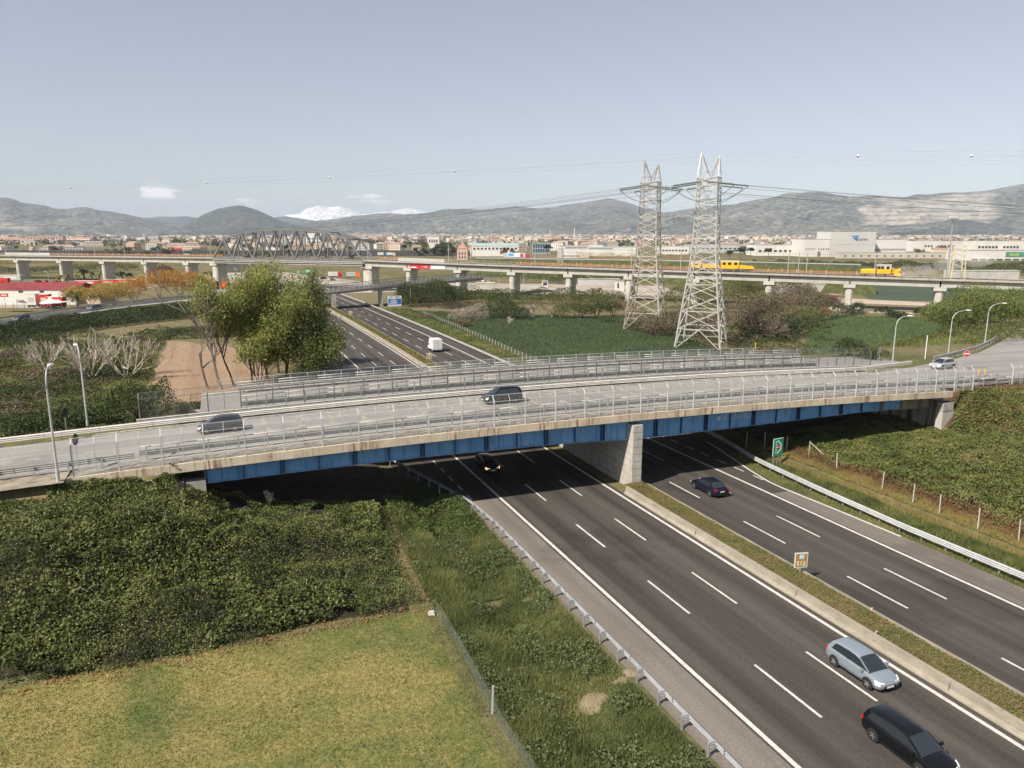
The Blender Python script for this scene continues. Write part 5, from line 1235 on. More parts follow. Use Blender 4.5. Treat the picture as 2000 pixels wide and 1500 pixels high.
m_bramble_r = leafmat('yellowish_bramble_leaves', [(.034, .048, .014), (.062, .080, .022), (.095, .112, .032), (.130, .135, .042), (.155, .125, .058)], .25, nscale=.28, gain=1.5, var=1.9)  # brighter, yellower green than the brambles on the left
m_dead = leafmat('dead_vine_leaves', [(.07, .030, .018), (.12, .055, .030), (.17, .09, .05), (.20, .13, .07)], .15, nscale=.5)
m_grass = leafmat('long_grass_blades', [(.030, .044, .015), (.052, .070, .022), (.085, .100, .032), (.130, .132, .048), (.175, .158, .070)], .3, nscale=.22, gain=1.85, var=1.9)
m_mown = leafmat('short_grass_blades', [(.072, .104, .034), (.148, .164, .054), (.236, .222, .074), (.32, .265, .092)], .3, nscale=.11, gain=1.0, var=2.6)
m_weed = leafmat('weed_leaves', [(.030, .044, .018), (.055, .074, .028), (.085, .105, .042), (.115, .13, .058)], .2, nscale=.6)
m_litter = leafmat('dry_litter', [(.17, .08, .03), (.26, .14, .06), (.33, .20, .09)], .1, nscale=.5, gain=1.1)

# the bramble-covered embankment on the left
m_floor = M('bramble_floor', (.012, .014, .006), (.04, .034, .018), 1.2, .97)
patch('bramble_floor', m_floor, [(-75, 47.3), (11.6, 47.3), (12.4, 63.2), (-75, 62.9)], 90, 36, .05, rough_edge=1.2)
edge_y = lambda x: 47.3 + (fbm(x, x * 0, 7, 5) - .5) * 2.6 + (fbm(x, x * 0, 1.6, 15) - .5) * 1.1
edge_x = lambda y: 11.8 + (fbm(y * 0, y, 5, 8) - .5) * 1.8 + (fbm(y * 0, y, 1.3, 18) - .5) * .8
top_y = lambda x: np.where(x < -5, np.where(x < -13, 62.6, 63.1), np.where(x < -2.2, 63.9, 66.5)) + (fbm(x, x * 0, 2.5, 33) - .5) * 1.2
def lump(x, y): return .30 + 3.0 * np.clip(fbm(x, y, 4.2, 21, 2) - .26, 0, 1) ** 1.15 + 1.0 * (vnoise(x, y, 1.5, 4) - .45) + .5 * (vnoise(x, y, .6, 44) - .5)
mk = lambda x, y: (y > edge_y(x)) & (x < edge_x(y)) & (y < top_y(x)) & (fbm(x, y, 3.2, 66, 3) > .27)
x, y = scatter(-46, 12.8, 45.6, 67.5, 165, mk)
lp = np.clip(lump(x, y), .1, 3.0) * (1 - np.where(x < -4, .72, .25) * sm((y - 56.5) / 4.5))
ed = np.minimum(y - edge_y(x), edge_x(y) - x); r_ = rng.uniform(0, 1, len(x))
z = h(x, y) + lp * np.where(ed < .7, r_, 1 - .45 * r_ ** 2.2)
P = np.stack([x + rng.normal(0, .06, len(x)), y + rng.normal(0, .06, len(x)), z], 1)
tag(leaves(P, rng.uniform(.11, .20, len(P)) * (1 + .6 * (fbm(x, y, 5, 91, 2) > .55)), .75).build('bramble_thicket', m_bramble), kind='stuff')
x = rng.uniform(-13.5, -4.6, 2600); y = 63.42 - rng.uniform(0, .35, 2600); q_ = rng.uniform(0, 1, 2600)
z = 5.0 + 1.05 * q_ * (.55 + .75 * vnoise(x, y * 0, 1.3, 3)); y = 62.85 + q_ * .72 - rng.uniform(0, .25, 2600)
tag(leaves(np.stack([x, y, z], 1), .24, .5).build('wall_creeper', m_bramble), kind='stuff')
# long stray runners arching out of the thicket
mb = MB()
for k in range(70):
    x0, y0 = rng.uniform(-40, 11), rng.uniform(48, 62); a = rng.uniform(0, 2 * pi); L = rng.uniform(.5, 1.3); z0 = float(h(x0, y0)) + float(np.clip(lump(x0, y0), .2, 2)) * .9
    mb.tube([(x0 + L * q * cos(a), y0 + L * q * sin(a), z0 + .55 * sin(pi * q) * L * .5) for q in np.linspace(0, 1, 5)], .009, 3, False)
tag(mb.build('bramble_runners', m_bark_pale), kind='stuff')
# dry litter along its edges and on the road shoulder above
x, y = scatter(-46, 13.4, 44.6, 67, 6.5, lambda x, y: ((np.abs(y - edge_y(x) + .5) < .5) & (x < 12)) | ((np.abs(x - edge_x(y) - .45) < .5) & (y > 47)) | ((x < -5) & (np.abs(y - 62.5) < .55)))
n_ = len(x); x = np.repeat(x, 5) + rng.normal(0, .15, n_ * 5); y = np.repeat(y, 5) + rng.normal(0, .15, n_ * 5)
tag(leaves(np.stack([x, y, h(x, y) + .06 + rng.uniform(0, .14, len(x))], 1), .14, 1.2).build('dry_leaf_litter', m_litter), kind='stuff')
# long grass and weeds between field and motorway
mk = lambda x, y: (x > np.maximum(12.3, np.where(y > 47, edge_x(y) + .5, 12.3)) + .4 * vnoise(x, y, .8, 2)) & (x < 20.35) & (fbm(x, y, 1.6, 71, 3) + .15 * np.clip(np.abs(x - 16.6) - .3, 0, 1) > .33)
x, y = scatter(12, 20.6, 12, 66.5, 420, mk); tall = .14 + .34 * fbm(x, y, 2.4, 31, 3) ** 1.4 + .35 * np.exp(-((x - 14.2) / 1.2) ** 2)
z = h(x, y); tag(blades(np.stack([x, y, z], 1), tall, .045, .9).build('verge_grass', m_grass), kind='stuff')
mk2 = lambda x, y: mk(x, y) & (fbm(x, y, 1.9, 57, 3) > .52)
x, y = scatter(12.4, 20.4, 12, 66.5, 150, mk2)
tag(leaves(np.stack([x, y, h(x, y) + rng.uniform(.1, .55, len(x)) * (.6 + fbm(x, y, 2, 9))], 1), .15, .8).build('verge_weeds', m_weed), kind='stuff')
mk3 = lambda x, y: (x > edge_x(y) + 1.0) & (x < 20.2) & (y > 57) & (fbm(x, y, 3, 77) > .38)
x, y = scatter(12.4, 20.2, 56.5, 67, 150, mk3)
tag(leaves(np.stack([x, y, h(x, y) + (1 - .5 * rng.uniform(0, 1, len(x)) ** 2) * (.35 + 1.0 * fbm(x, y, 2.6, 19, 3)) * sm((y - 56.5) / 5)], 1), .16, .7).build('verge_shrubs', leafmat('verge_shrub_leaves', [(.03, .045, .014), (.05, .075, .022), (.085, .11, .032), (.12, .14, .045)], .25, nscale=.4)), kind='stuff')
# short turf of the mown field
x, y = scatter(-34, 12.4, 24, 48, 88, lambda x, y: (y < edge_y(x) + .2) & (x < 12.6) & (np.abs(x) < y * .82))
tag(blades(np.stack([x, y, h(x, y) + .05], 1), .05 + .10 * fbm(x, y, 1.4, 3, 4), .05, 1.3).build('field_grass', m_mown), kind='stuff')
for k, (x_, y_) in enumerate(((12.0, 46.4), (11.5, 46.7))): pass
t = tag(MB().hexa([(11.7, 46.3, -.95), (12.2, 46.2, -.95), (12.3, 46.6, -.95), (11.8, 46.7, -.95), (11.8, 46.35, -.7), (12.1, 46.3, -.76), (12.2, 46.5, -.7), (11.85, 46.6, -.73)]).build('stone', m_conc_pale), 'pale broken stone block lying at the corner of the mown field', 'stone')

m_dirt = M('bare_verge_soil', (.17, .135, .085), (.25, .20, .135), 1.5, .95, bmp=.5, bscale=8, bdist=.04)
for k, (u, v, r_) in enumerate(((1155, 1365, .9), (1235, 1322, .55), (1215, 1338, .5), (1030, 1172, .45))):
    p = G(u, v, -.7); q_ = np.linspace(0, 2 * pi, 41); R_ = np.linspace(0, 1, 7)
    rad = r_ * (.55 + .8 * fbm(np.cos(q_) * 2 + k * 9, np.sin(q_) * 2, 1.0, k, 3)); X_ = p[0] + R_[:, None] * rad * np.cos(q_) * 1.3; Y_ = p[1] + R_[:, None] * rad * np.sin(q_)
    tag(grid_mesh(MB(), X_, Y_, h(X_, Y_) + .16 - .22 * R_[:, None] ** 3).build('bare_soil', m_dirt, smooth=True), kind='structure')
# right-hand bank
m_floor2 = M('dead_vine_floor', (.055, .028, .016), (.11, .065, .035), .9, .97)
patch('bank_floor', m_floor2, [(59.2, 36), (112, 36), (112, 63), (59.6, 72)], 60, 60, .05, rough_edge=.8)
bx_ = lambda y: 60.4 + (fbm(y * 0, y, 4, 12) - .5) * 1.6 + (vnoise(y * 0, y, .9, 5) - .5) * .8
def lump_r(x, y): return .25 + 2.0 * np.clip(fbm(x, y, 3.8, 41, 2) - .25, 0, 1) ** 1.2 + .75 * (vnoise(x, y, 1.3, 14) - .3) + .3 * (vnoise(x, y, .5, 15) - .5)
mk = lambda x, y: (x > bx_(y)) & ((y < 63.2) | ((x < 81.4) & (y < 72))) & (x < 70 + (y - 36) * 1.6)
x, y = scatter(59.5, 112, 37, 72, 115, mk); r_ = rng.uniform(0, 1, len(x)); ed = x - bx_(y)
z = h(x, y) + lump_r(x, y) * (1 - .5 * sm((y - 56) / 6) * (x < 83)) * np.where(ed < .8, r_, 1 - .4 * r_ ** 2) * np.where((y > 61.5) & (x > 82), .4, 1)
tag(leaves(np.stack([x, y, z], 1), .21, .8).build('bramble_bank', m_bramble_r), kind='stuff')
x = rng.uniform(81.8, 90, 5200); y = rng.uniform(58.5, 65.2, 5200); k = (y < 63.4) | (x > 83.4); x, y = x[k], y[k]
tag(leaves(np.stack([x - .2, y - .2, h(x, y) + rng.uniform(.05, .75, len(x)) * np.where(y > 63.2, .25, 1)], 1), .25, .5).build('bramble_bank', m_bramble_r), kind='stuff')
x, y = scatter(58.6, 63.0, 36, 66, 260, lambda x, y: (np.abs(x - bx_(y) - .2) < 1.1))
tag(leaves(np.stack([x, y, h(x, y) + rng.uniform(.02, .75, len(x)) * np.clip(1.3 - np.abs(x - bx_(y) - .4), .1, 1)], 1), .13, .3, .35).build('dead_vines', m_dead), kind='stuff')
x, y = scatter(80, 104, 58, 63.4, 60, lambda x, y: (x > 81.5) & (fbm(x, y, 2.4, 90) > .45))
tag(leaves(np.stack([x, y, h(x, y) + rng.uniform(.2, 1.5, len(x))], 1), .14, .3, .35).build('dry_creeper', m_dead), kind='stuff')
m_dryg = leafmat('dry_verge_blades', [(.10, .105, .03), (.16, .145, .045), (.22, .17, .06), (.25, .18, .08)], .25, nscale=.25)
x, y = scatter(55.6, 60.8, 30, 68, 330, lambda x, y: (x < bx_(y) + .3) & (x > np.interp(y, [30, 55, 65, 80], [54.4, 54.9, 55.8, 58.2])))
k = (x > 57 + .8 * fbm(x, y, 3, 3)); z = h(x, y)
tag(blades(np.stack([x, y, z], 1)[k], (.10 + .2 * fbm(x, y, 2, 8))[k], .05, 1.0).build('dry_verge_grass', m_dryg), kind='stuff')
tag(blades(np.stack([x, y, z], 1)[~k], (.16 + .42 * fbm(x, y, 2, 8))[~k], .05, .8).build('verge_grass', m_grass), kind='stuff')
x, y = scatter(51.5, 56.4, 20, 70, 130, lambda x, y: (x > np.interp(y, [0, 45, 53, 58, 64.8, 73.5], [53.05, 52.95, 52.8, 52.6, 53.6, 55.8]) + .15 * vnoise(x, y, .7, 3)) & (x < np.interp(y, [0, 44, 55, 65.5, 72.4], [54.3, 54.2, 54.9, 55.8, 57.3])))
tag(blades(np.stack([x, y, zr(y) - .03], 1), .10 + .22 * fbm(x, y, 1.2, 6), .045, 1.0).build('kerb_weeds', m_grass), kind='stuff')
# planting in the median
m_med = leafmat('median_plants', [(.05, .055, .018), (.085, .09, .026), (.13, .125, .04), (.17, .115, .045), (.15, .075, .035)], .2, nscale=.5)
for ya, yb, dn in ((6, 63.3, 260), (92.5, 280, 45)):
    x, y = scatter(36.66, 38.9, ya, yb, dn); hh = (.06 + .34 * fbm(x, y, 1.5, 5, 3) ** 1.3) * np.clip((38.95 - x) / .25, .3, 1) * np.clip((x - 36.6) / .25, .3, 1)
    tag(leaves(np.stack([x + cx(y), y, zr(y) + .66 + hh * rng.uniform(.2, 1, len(x))], 1), .10 if ya < 60 else .26, .6, .5).build('median_plants', m_med), kind='stuff')
# crop and meadow blades beyond the bridge
m_cropb = leafmat('crop_blades', [(.028, .046, .016), (.040, .064, .021), (.054, .078, .028), (.070, .092, .038)], .25, nscale=.05)
m_cropl = leafmat('light_crop_blades', [(.040, .070, .024), (.056, .090, .030), (.075, .106, .038), (.09, .115, .046)], .25, nscale=.05)
m_mead = leafmat('meadow_blades', [(.06, .10, .02), (.09, .13, .028), (.13, .15, .04), (.16, .16, .06)], .3, nscale=.07)
x, y = scatter(60, 116, 112, 250, 7, lambda x, y: (x < np.interp(y, [112, 206, 250], [102, 116, 62])))
tag(blades(np.stack([x, y, h(x, y) + .3], 1), .42, .16, .6).build('crop_rows', m_cropb), kind='stuff')
x, y = scatter(104, 212, 112, 192, 5, lambda x, y: (x < np.interp(y, [112, 168, 192], [158, 212, 180])) & (x > np.interp(y, [112, 190], [104, 176])))
tag(blades(np.stack([x, y, h(x, y) + .28], 1), .42, .18, .6).build('crop_rows', m_cropl), kind='stuff')
x, y = scatter(53.6, 62, 100, 262, 22, lambda x, y: (x > 54.2 + cx(y) * 1) & (x < 61 + vnoise(x, y, 6, 2) * 1.5))
tag(blades(np.stack([x, y, h(x, y)], 1), .5, .12, .8).build('verge_grass', m_grass), kind='stuff')
x, y = scatter(60, 165, 94, 118, 6, lambda x, y: y > 96)
tag(blades(np.stack([x, y, h(x, y)], 1), .55, .16, .8).build('meadow_grass', m_mead), kind='stuff')

# ---- individual plants
ff = np.array([(61.3, 240), (61.4, 226), (61.0, 203), (60.2, 171), (59.2, 149), (58.6, 128)], float); fD = np.r_[0, np.cumsum(np.hypot(*np.diff(ff, axis=0).T))]
o_ = np.array([61.3, 240, float(h(61.3, 240))]); t = thing('field_fence', 'row of short pale posts with wire between the crop field and the motorway verge', 'fence', o_)
fm_ = MB().box((0, 0, .55), (.11, .11, 1.5)).mesh('post'); fm_.materials.append(m_conc_pale); fpt = []
for s_ in np.arange(0, fD[-1], 2.4):
    x_, y_ = np.interp(s_, fD, ff[:, 0]), np.interp(s_, fD, ff[:, 1]); p_ = np.array([x_, y_, float(h(x_, y_))]) - o_; put('post', fm_, t, p_); fpt.append(p_)
mb = MB()
for dz in (.5, .85, 1.2): mb.tube([q + np.array([0, 0, dz]) for q in fpt], .012, 3, False)
mb.build('wire', m_galv_dull, t)
def branches(base, height, rg, lean=(0, 0), spread=.55, levels=4, n=(3, 5), r0=.14, up=.35, decay=.68, first=.35, stems=1, fan=.8):
    segs, tips = [], []
    def grow(p, d_, L, r, lv):
        k = 3; pts = [p]; dd = d_.copy()
        for i in range(k):
            dd = dd + rg.normal(0, .09, 3); dd[2] += up * .08; dd /= np.linalg.norm(dd); pts.append(pts[-1] + dd * L / k)
        segs.append((np.array(pts), np.linspace(r, r * .62, k + 1)))
        if lv == 0: tips.append(pts[-1]); return
        for j in range(rg.integers(n[0], n[1] + 1)):
            f_ = rg.uniform(.35, 1) if j else 1.0; q = np.array(pts); pp = np.array([np.interp(f_ * k, range(k + 1), q[:, c]) for c in range(3)])
            nd = unit(dd + rg.normal(0, spread, 3) + np.array([0, 0, up])); grow(pp, nd, L * decay * rg.uniform(.75, 1.15), r * .56, lv - 1)
        tips.append(pts[-1])
    for q in range(stems):
        a = 2 * pi * q / stems + rg.uniform(0, .6); f_ = fan if stems > 1 else 0
        grow(np.array(base, float), unit(np.array([lean[0] + f_ * cos(a), lean[1] + f_ * sin(a), 1.0])), height * first, r0 * (.75 if stems > 1 else 1), levels)
    return segs, tips
def seg_mesh(segs, minr=.02):
    mb = MB()
    for p, r in segs: mb.tube(p, np.maximum(r, minr), 5 if r[0] > .06 else 3, False)
    return mb
def bare_tree(label, loc, height, mat, seed, name='bare_tree', lean=(0, 0), group=None, **kw):
    rg = np.random.default_rng(seed); t = thing(name, label, 'tree', loc, 0, group)
    segs, tips = branches((0, 0, -.2), height, rg, lean, **kw)
    seg_mesh([s for s in segs if s[1][0] > .045], .045).build('trunk', mat, t)
    seg_mesh([s for s in segs if s[1][0] <= .045], .032 if height > 6 else .015).build('branches', mat, t)['kind'] = 'stuff'
    return t
def leafy_tree(label, loc, height, leafm, bark, seed, nleaf=9000, size=.3, lean=(0, 0), name='tree', group=None, sig=.9, droop=0, **kw):
    rg = np.random.default_rng(seed); t = thing(name, label, 'tree', loc, 0, group)
    segs, tips = branches((0, 0, -.3), height, rg, lean, **kw); seg_mesh(segs, .03).build('trunk', bark, t)
    src = np.concatenate([s[0][1:] for s in segs if s[1][0] < .11] + [np.array(tips)])
    P = src[rg.integers(0, len(src), nleaf)] + rg.normal(0, sig, (nleaf, 3)) * np.array([1, 1, .8]); P[:, 2] -= droop * rg.uniform(0, 1, nleaf) ** 2
    P = P[P[:, 2] > .3]
    leaves(P, size, .4).build('crown', leafm, t); return t
m_poplar = leafmat('poplar_leaves', [(.070, .080, .022), (.112, .122, .033), (.155, .162, .046), (.195, .195, .065)], .45, nscale=.18, gain=2.2)
m_willow = leafmat('willow_leaves', [(.042, .054, .018), (.072, .088, .026), (.108, .122, .038), (.145, .152, .052)], .4, nscale=.2, gain=2.0)
m_willow_d = leafmat('dark_willow_leaves', [(.022, .034, .010), (.042, .058, .015), (.07, .088, .022), (.10, .115, .032)], .3, nscale=.2)
gz = lambda x, y: float(h(x, y))
def GT(u, v, z=-1.3): p = G(u, v, z); return (p[0], p[1], gz(p[0], p[1]))
CL = [('slim feathery yellow-green poplar at the left end of the clump beyond the overpass', .3, 137.5, 24, m_poplar, 3, 11000, dict(first=.24, spread=.38, up=.62, n=(4, 5), r0=.20, sig=.8)),
 ('tallest feathery poplar, second from the left end of the clump', 3.4, 139.5, 25, m_poplar, 4, 14000, dict(first=.24, spread=.40, up=.6, n=(4, 5), r0=.22, sig=.85)),
 ('yellow-green poplar in the left half of the clump, behind the slim ones', 6.2, 142, 25, m_poplar, 14, 13000, dict(first=.26, spread=.46, up=.5, n=(4, 5), r0=.24, sig=.9)),
 ('broad yellow-green tree in the middle of the clump beyond the overpass', 9.2, 139, 25, m_poplar, 12, 17000, dict(first=.27, spread=.56, up=.45, n=(4, 5), r0=.28, sig=.85)),
 ('broad olive-green tree in the right half of the clump, rising beside the motorway', 12.4, 141, 25, m_willow, 9, 17000, dict(first=.26, spread=.58, up=.42, n=(4, 5), r0=.28, sig=.9)),
 ('darker leaning tree at the right end of the clump, boughs hanging over the motorway verge', 13.6, 136, 20, m_willow, 8, 15000, dict(first=.25, spread=.66, up=.25, n=(4, 5), r0=.28, sig=.9, lean=(.32, .05), droop=2.5)),
 ('multi-stemmed yellowish young tree in front of the clump, over the soil field', 4.6, 134, 15, m_poplar, 21, 5500, dict(first=.26, spread=.36, up=.5, n=(3, 4), r0=.16, sig=.6, stems=4, fan=.35)),
 ('yellow-green tree filling the back of the clump, left of its middle', 4.0, 147, 25, m_poplar, 52, 11000, dict(first=.28, spread=.5, up=.5, n=(4, 5), r0=.24, sig=.9)),
 ('olive tree at the back of the clump, right of its middle', 8.6, 148, 26, m_willow, 53, 12000, dict(first=.28, spread=.5, up=.5, n=(4, 5), r0=.24, sig=.9)),
 ('small olive tree behind the clump, next to the motorway', 10.5, 152, 20, m_willow, 41, 8000, dict(first=.25, spread=.58, n=(4, 5), r0=.24, sig=.9))]
for lb, x_, y_, hh, mt, sd, nl, kw in CL: leafy_tree(lb, (x_ + .6, y_, -1.3), hh * (1.25 if x_ < 5 and hh > 20 else 1.14), mt, m_bark_dark, sd, int(nl * 1.1), .34, levels=4, **kw)
bare_tree('tall bare tree on the brown soil, the one closer to the poplars', (-1.2, 135.5, gz(-1, 135)), 24, m_bark, 5, first=.36, spread=.5, up=.5, levels=4, r0=.28, lean=(-.12, 0), n=(3, 4))
bare_tree('bare tree leaning left on the brown soil, farther from the poplars', (-3.4, 136.5, gz(-3, 136)), 20, m_bark, 15, first=.34, spread=.52, up=.45, levels=4, r0=.25, lean=(-.25, .05), n=(3, 4))
bare_tree('pale bare fig tree with wide upturned branches, biggest of the pale ones', (-17.5, 152, gz(-17, 152)), 16.5, m_bark_pale, 31, first=.25, spread=.42, up=.42, levels=3, r0=.26, n=(3, 4), decay=.74, stems=6, fan=.85)
bare_tree('pale bare fig tree behind the lamp post in the bushes', (-23.5, 154, gz(-23, 154)), 15.5, m_bark_pale, 32, first=.25, spread=.42, up=.42, levels=3, r0=.26, n=(3, 4), decay=.74, stems=6, fan=.9)
bare_tree('small pale bare tree behind the near lamp head', (-33.0, 166, gz(-33, 166)), 12.0, m_bark_pale, 33, first=.25, spread=.42, up=.42, levels=3, r0=.2, stems=6, fan=.9, n=(3, 4), decay=.72)
bare_tree('small bare tree at the far left edge behind the bushes', (-46, 170, gz(-46, 170)), 7.0, m_bark_pale, 34, first=.25, spread=.5, up=.5, levels=4, r0=.12)
bare_tree('leafless twiggy shrub growing in the shade under the near overpass', (2.5, 65.4, gz(2.5, 65.4)), 3.2, m_bark_pale, 36, name='bare_shrub', first=.22, spread=.6, up=.4, levels=4, r0=.05, decay=.74)
for k, (x_, y_, hh) in enumerate(((61.2, 38.4, 3.9), (61.8, 39.6, 4.6), (60.9, 37.2, 3.2))):
    bare_tree('slim pale leafless sapling in front of the right bramble bank', (x_, y_, gz(x_, y_)), hh, m_bark_pale, 60 + k, name='sapling', first=.62, spread=.22, up=.9, levels=2, r0=.035, group='saplings at the right edge')

# bushes
def bush_mesh(r, hh, n, size, seed, lobes=7, flat=.5, stems=True):
    rg = np.random.default_rng(seed); C_ = np.stack([rg.normal(0, r * .45, lobes), rg.normal(0, r * .45, lobes), rg.uniform(.25, .7, lobes) * hh], 1); R_ = rg.uniform(.38, .62, lobes) * min(r, hh)
    k = rg.integers(0, lobes, n); d_ = unit(rg.normal(size=(n, 3))); d_[:, 2] = np.abs(d_[:, 2]) * 1.0 - .15
    P = C_[k] + d_ * (R_[k] * (1 - .35 * rg.uniform(0, 1, n) ** 2))[:, None] * np.array([1.15, 1.15, 1.0]); P[:, 2] = np.maximum(P[:, 2], .05 * hh + rg.uniform(0, .15, n))
    P += rg.normal(0, size * .35, P.shape); return leaves(P, size, .6)
def bush(name, label, loc, r, hh, mat, n, size, seed, group=None, stemm=None, cat='bush', lobes=7):
    t = thing(name, label, cat, loc, 0, group)
    bush_mesh(r, hh, n, size, seed, lobes).build('foliage', mat, t)
    rg = np.random.default_rng(seed + 500); mb = MB()
    for j in range(9):
        a = rg.uniform(0, 2 * pi); q = rg.uniform(.3, .8) * r; mb.tube([(0, 0, -.3), (q * .4 * cos(a), q * .4 * sin(a), hh * .3), (q * cos(a), q * sin(a), hh * rg.uniform(.6, .95))], [.07, .05, .025], 4, False)
    mb.build('stems', stemm or m_bark_dark, t); return t
m_bushd = leafmat('dark_bush_leaves', [(.014, .022, .008), (.026, .038, .012), (.042, .058, .017), (.062, .078, .024)], .2, nscale=.2)
m_busho = leafmat('olive_bush_leaves', [(.04, .045, .016), (.065, .07, .024), (.09, .095, .032), (.12, .115, .042)], .25, nscale=.15)
m_brown = leafmat('brown_twig_leaves', [(.052, .040, .024), (.092, .070, .044), (.135, .106, .070), (.18, .146, .10)], .15, nscale=.2, gain=1.3)
m_orange_l = leafmat('orange_leaves', [(.17, .075, .02), (.26, .13, .03), (.33, .19, .045), (.30, .22, .06)], .3, nscale=.12)
m_gold = leafmat('golden_leaves', [(.15, .10, .03), (.24, .17, .045), (.30, .22, .06), (.28, .24, .08)], .3, nscale=.12)
m_reddk = leafmat('dark_red_leaves', [(.045, .014, .012), (.08, .024, .018), (.11, .04, .025)], .2)
m_blossom = leafmat('pale_blossom', [(.20, .16, .12), (.34, .28, .23), (.46, .39, .33)], .3, gain=1.1)
BL = [ # u, v(base), z, radius, height, material, leaves, size, label
 (838, 602, -1.3, 8.5, 7.2, m_bushd, 5000, .42, 'large dark green bush mound right of the far overpass'),
 (880, 596, -1.3, 6.0, 5.5, m_bushd, 3000, .42, 'dark bush behind the mound near the viaduct pier'),
 (808, 588, -1.3, 5, 5.5, m_busho, 2200, .42, 'olive bush between the far overpass and the dark mound'),
 (924, 628, -1.3, 4.6, 4.2, m_blossom, 2000, .30, 'shrub full of pale blossom at the edge of the crop field'),
 (905, 640, -1.3, 3.0, 2.0, m_brown, 900, .3, 'low brown shrub under the blossoming one'),
 (955, 622, -1.3, 4.0, 3.6, m_bushd, 1500, .36, 'dark round bush right of the blossoming shrub'),
 (1000, 624, -1.3, 4.6, 4.4, m_bushd, 2000, .36, 'biggest dark round bush at the back edge of the crop field'),
 (977, 605, -1.3, 4.2, 4.5, m_bushd, 1500, .4, 'dark bush at the foot of the tallest clear viaduct pier'),
 (1092, 622, -1.3, 4.4, 3.6, m_busho, 1500, .38, 'olive bush in the hedge row, beside the small bare tree'),
 (1130, 622, -1.3, 4.8, 4.2, m_busho, 1700, .38, 'wide olive bush midway along the hedge row'),
 (1165, 620, -1.3, 4.8, 4.2, m_bushd, 1700, .38, 'dark bush in the hedge row left of the far pylon'),
 (1198, 618, -1.3, 4.5, 4.4, m_brown, 1500, .38, 'brownish bush in the hedge row touching the far pylon'),
 (1285, 655, -1.3, 4.4, 5.2, m_brown, 2400, .34, 'brown reedy thicket between the two pylons'),
 (1440, 655, -1.3, 6.2, 5.6, m_brown, 3200, .36, 'brown thicket just right of the near pylon'),
 (1490, 662, -1.3, 6.0, 5.0, m_brown, 3000, .36, 'brown thicket in front of the stained pier'),
 (1535, 660, -1.3, 5.6, 4.2, m_bushd, 2600, .36, 'dark bush casting a shadow on the right crop field'),
 (1575, 640, -1.3, 5.0, 5.0, m_busho, 2000, .38, 'olive bush at the left corner of the right crop field'),
 (1450, 585, -1.3, 9, 7.5, m_busho, 3600, .46, 'tall olive bushes behind the thicket under the viaduct'),
 (1540, 590, -1.3, 8, 7, m_brown, 2600, .46, 'tall brown scrub under the viaduct beside the stained pier'),
 (1650, 612, -1.3, 6.0, 2.4, m_bushd, 1800, .38, 'low dark mound around the foot of a viaduct pier'),
 (1765, 622, -1.3, 7.5, 2.6, m_bushd, 2200, .4, 'long low dark mound right of the dumped rubbish'),
 (1820, 626, -1.3, 6.5, 2.6, m_bushd, 2000, .4, 'low dark mound around the rightmost viaduct pier'),
 (1655, 722, 3.6, 2.6, 3.6, m_bushd, 1500, .24, 'dark shrub growing through the fence of the second overpass'),
 (1700, 728, 3.6, 2.0, 2.0, m_bushd, 800, .24, 'small dark shrub at the right end of the second overpass fence'),
]
for k, (u, v, z, r, hh, mt, n, sz, lb) in enumerate(BL):
    p = G(u, v, z); sc_ = 1.3 if z < 0 else 1.0; bush('bush', lb, (p[0], p[1], gz(p[0], p[1]) - .1), r * sc_, hh * sc_, mt, int(n * 1.5), sz, 100 + k, lobes=9)
for k, (u, v, r, hh, lb) in enumerate(((1868, 690, 6.5, 7.5, 'willow shrub behind the curved lamp posts, leftmost of the green ones'), (1915, 690, 7.0, 9.0, 'tall willow shrub behind the no-entry sign'), (1962, 680, 7.0, 9.0, 'willow shrub behind the lamp nearest the right edge'), (2010, 670, 8.0, 11.0, 'biggest willow shrub, cut by the right edge of the picture'), (1945, 640, 8, 8.5, 'willow shrub in the back row on the right'), (1890, 650, 6, 7, 'willow shrub in the back row left of the lamp post'))):
    p = G(u, v, -1.3); bush('willow_shrub', lb, (p[0], p[1], gz(p[0], p[1])), r * 1.1, hh * 1.05, m_willow, 11000, .36, 160 + k, lobes=13)
for k, (u, v, r, hh, mt, lb) in enumerate(((175, 588, 6, 7, m_gold, 'golden shrub at the left of the orange hedge above the ramp road'), (222, 585, 7, 8.5, m_gold, 'golden leafy shrub left of the middle of the orange hedge'), (262, 580, 7, 9.5, m_orange_l, 'orange shrub in the middle of the hedge above the ramp road'), (312, 572, 8, 11, m_orange_l, 'tallest orange shrub of the hedge above the ramp road'), (352, 568, 7, 10, m_orange_l, 'orange-brown shrub at the right of the hedge beside the red trailer'), (392, 566, 6, 8, m_gold, 'golden shrub at the right end of the orange hedge'))):
    p = G(u, v, 1.0); bush('autumn_shrub', lb, (p[0], p[1], -1.2), r * 1.2, hh * 1.15, mt, 6500, .38, 190 + k, lobes=12)
p = G(330, 553, 0); bush('dark_red_tree', 'dark red-leaved tree in front of the viaduct behind the orange shrubs', (p[0], p[1], -1.2), 6.5, 12, m_reddk, 2600, .5, 230, cat='tree')
p = G(152, 592, .5); bush('dark_evergreen', 'dark evergreen bush at the end of the red-roofed building', (p[0], p[1], -1), 4.5, 6.5, m_bushd, 2600, .34, 231)
for k, (u, v) in enumerate(((1041, 622), (1078, 622), (998, 634))):
    p = G(u, v, -1.3); bare_tree(['pale bare tree in the hedge behind the crop field', 'smaller pale bare tree right of the first in the hedge', 'bare bush tree below the dark round bushes'][k], (p[0], p[1], gz(p[0], p[1])), (8.5, 6, 5)[k], m_bark_pale, 250 + k, first=.2, spread=.65, up=.5, levels=4, r0=.16, decay=.74)
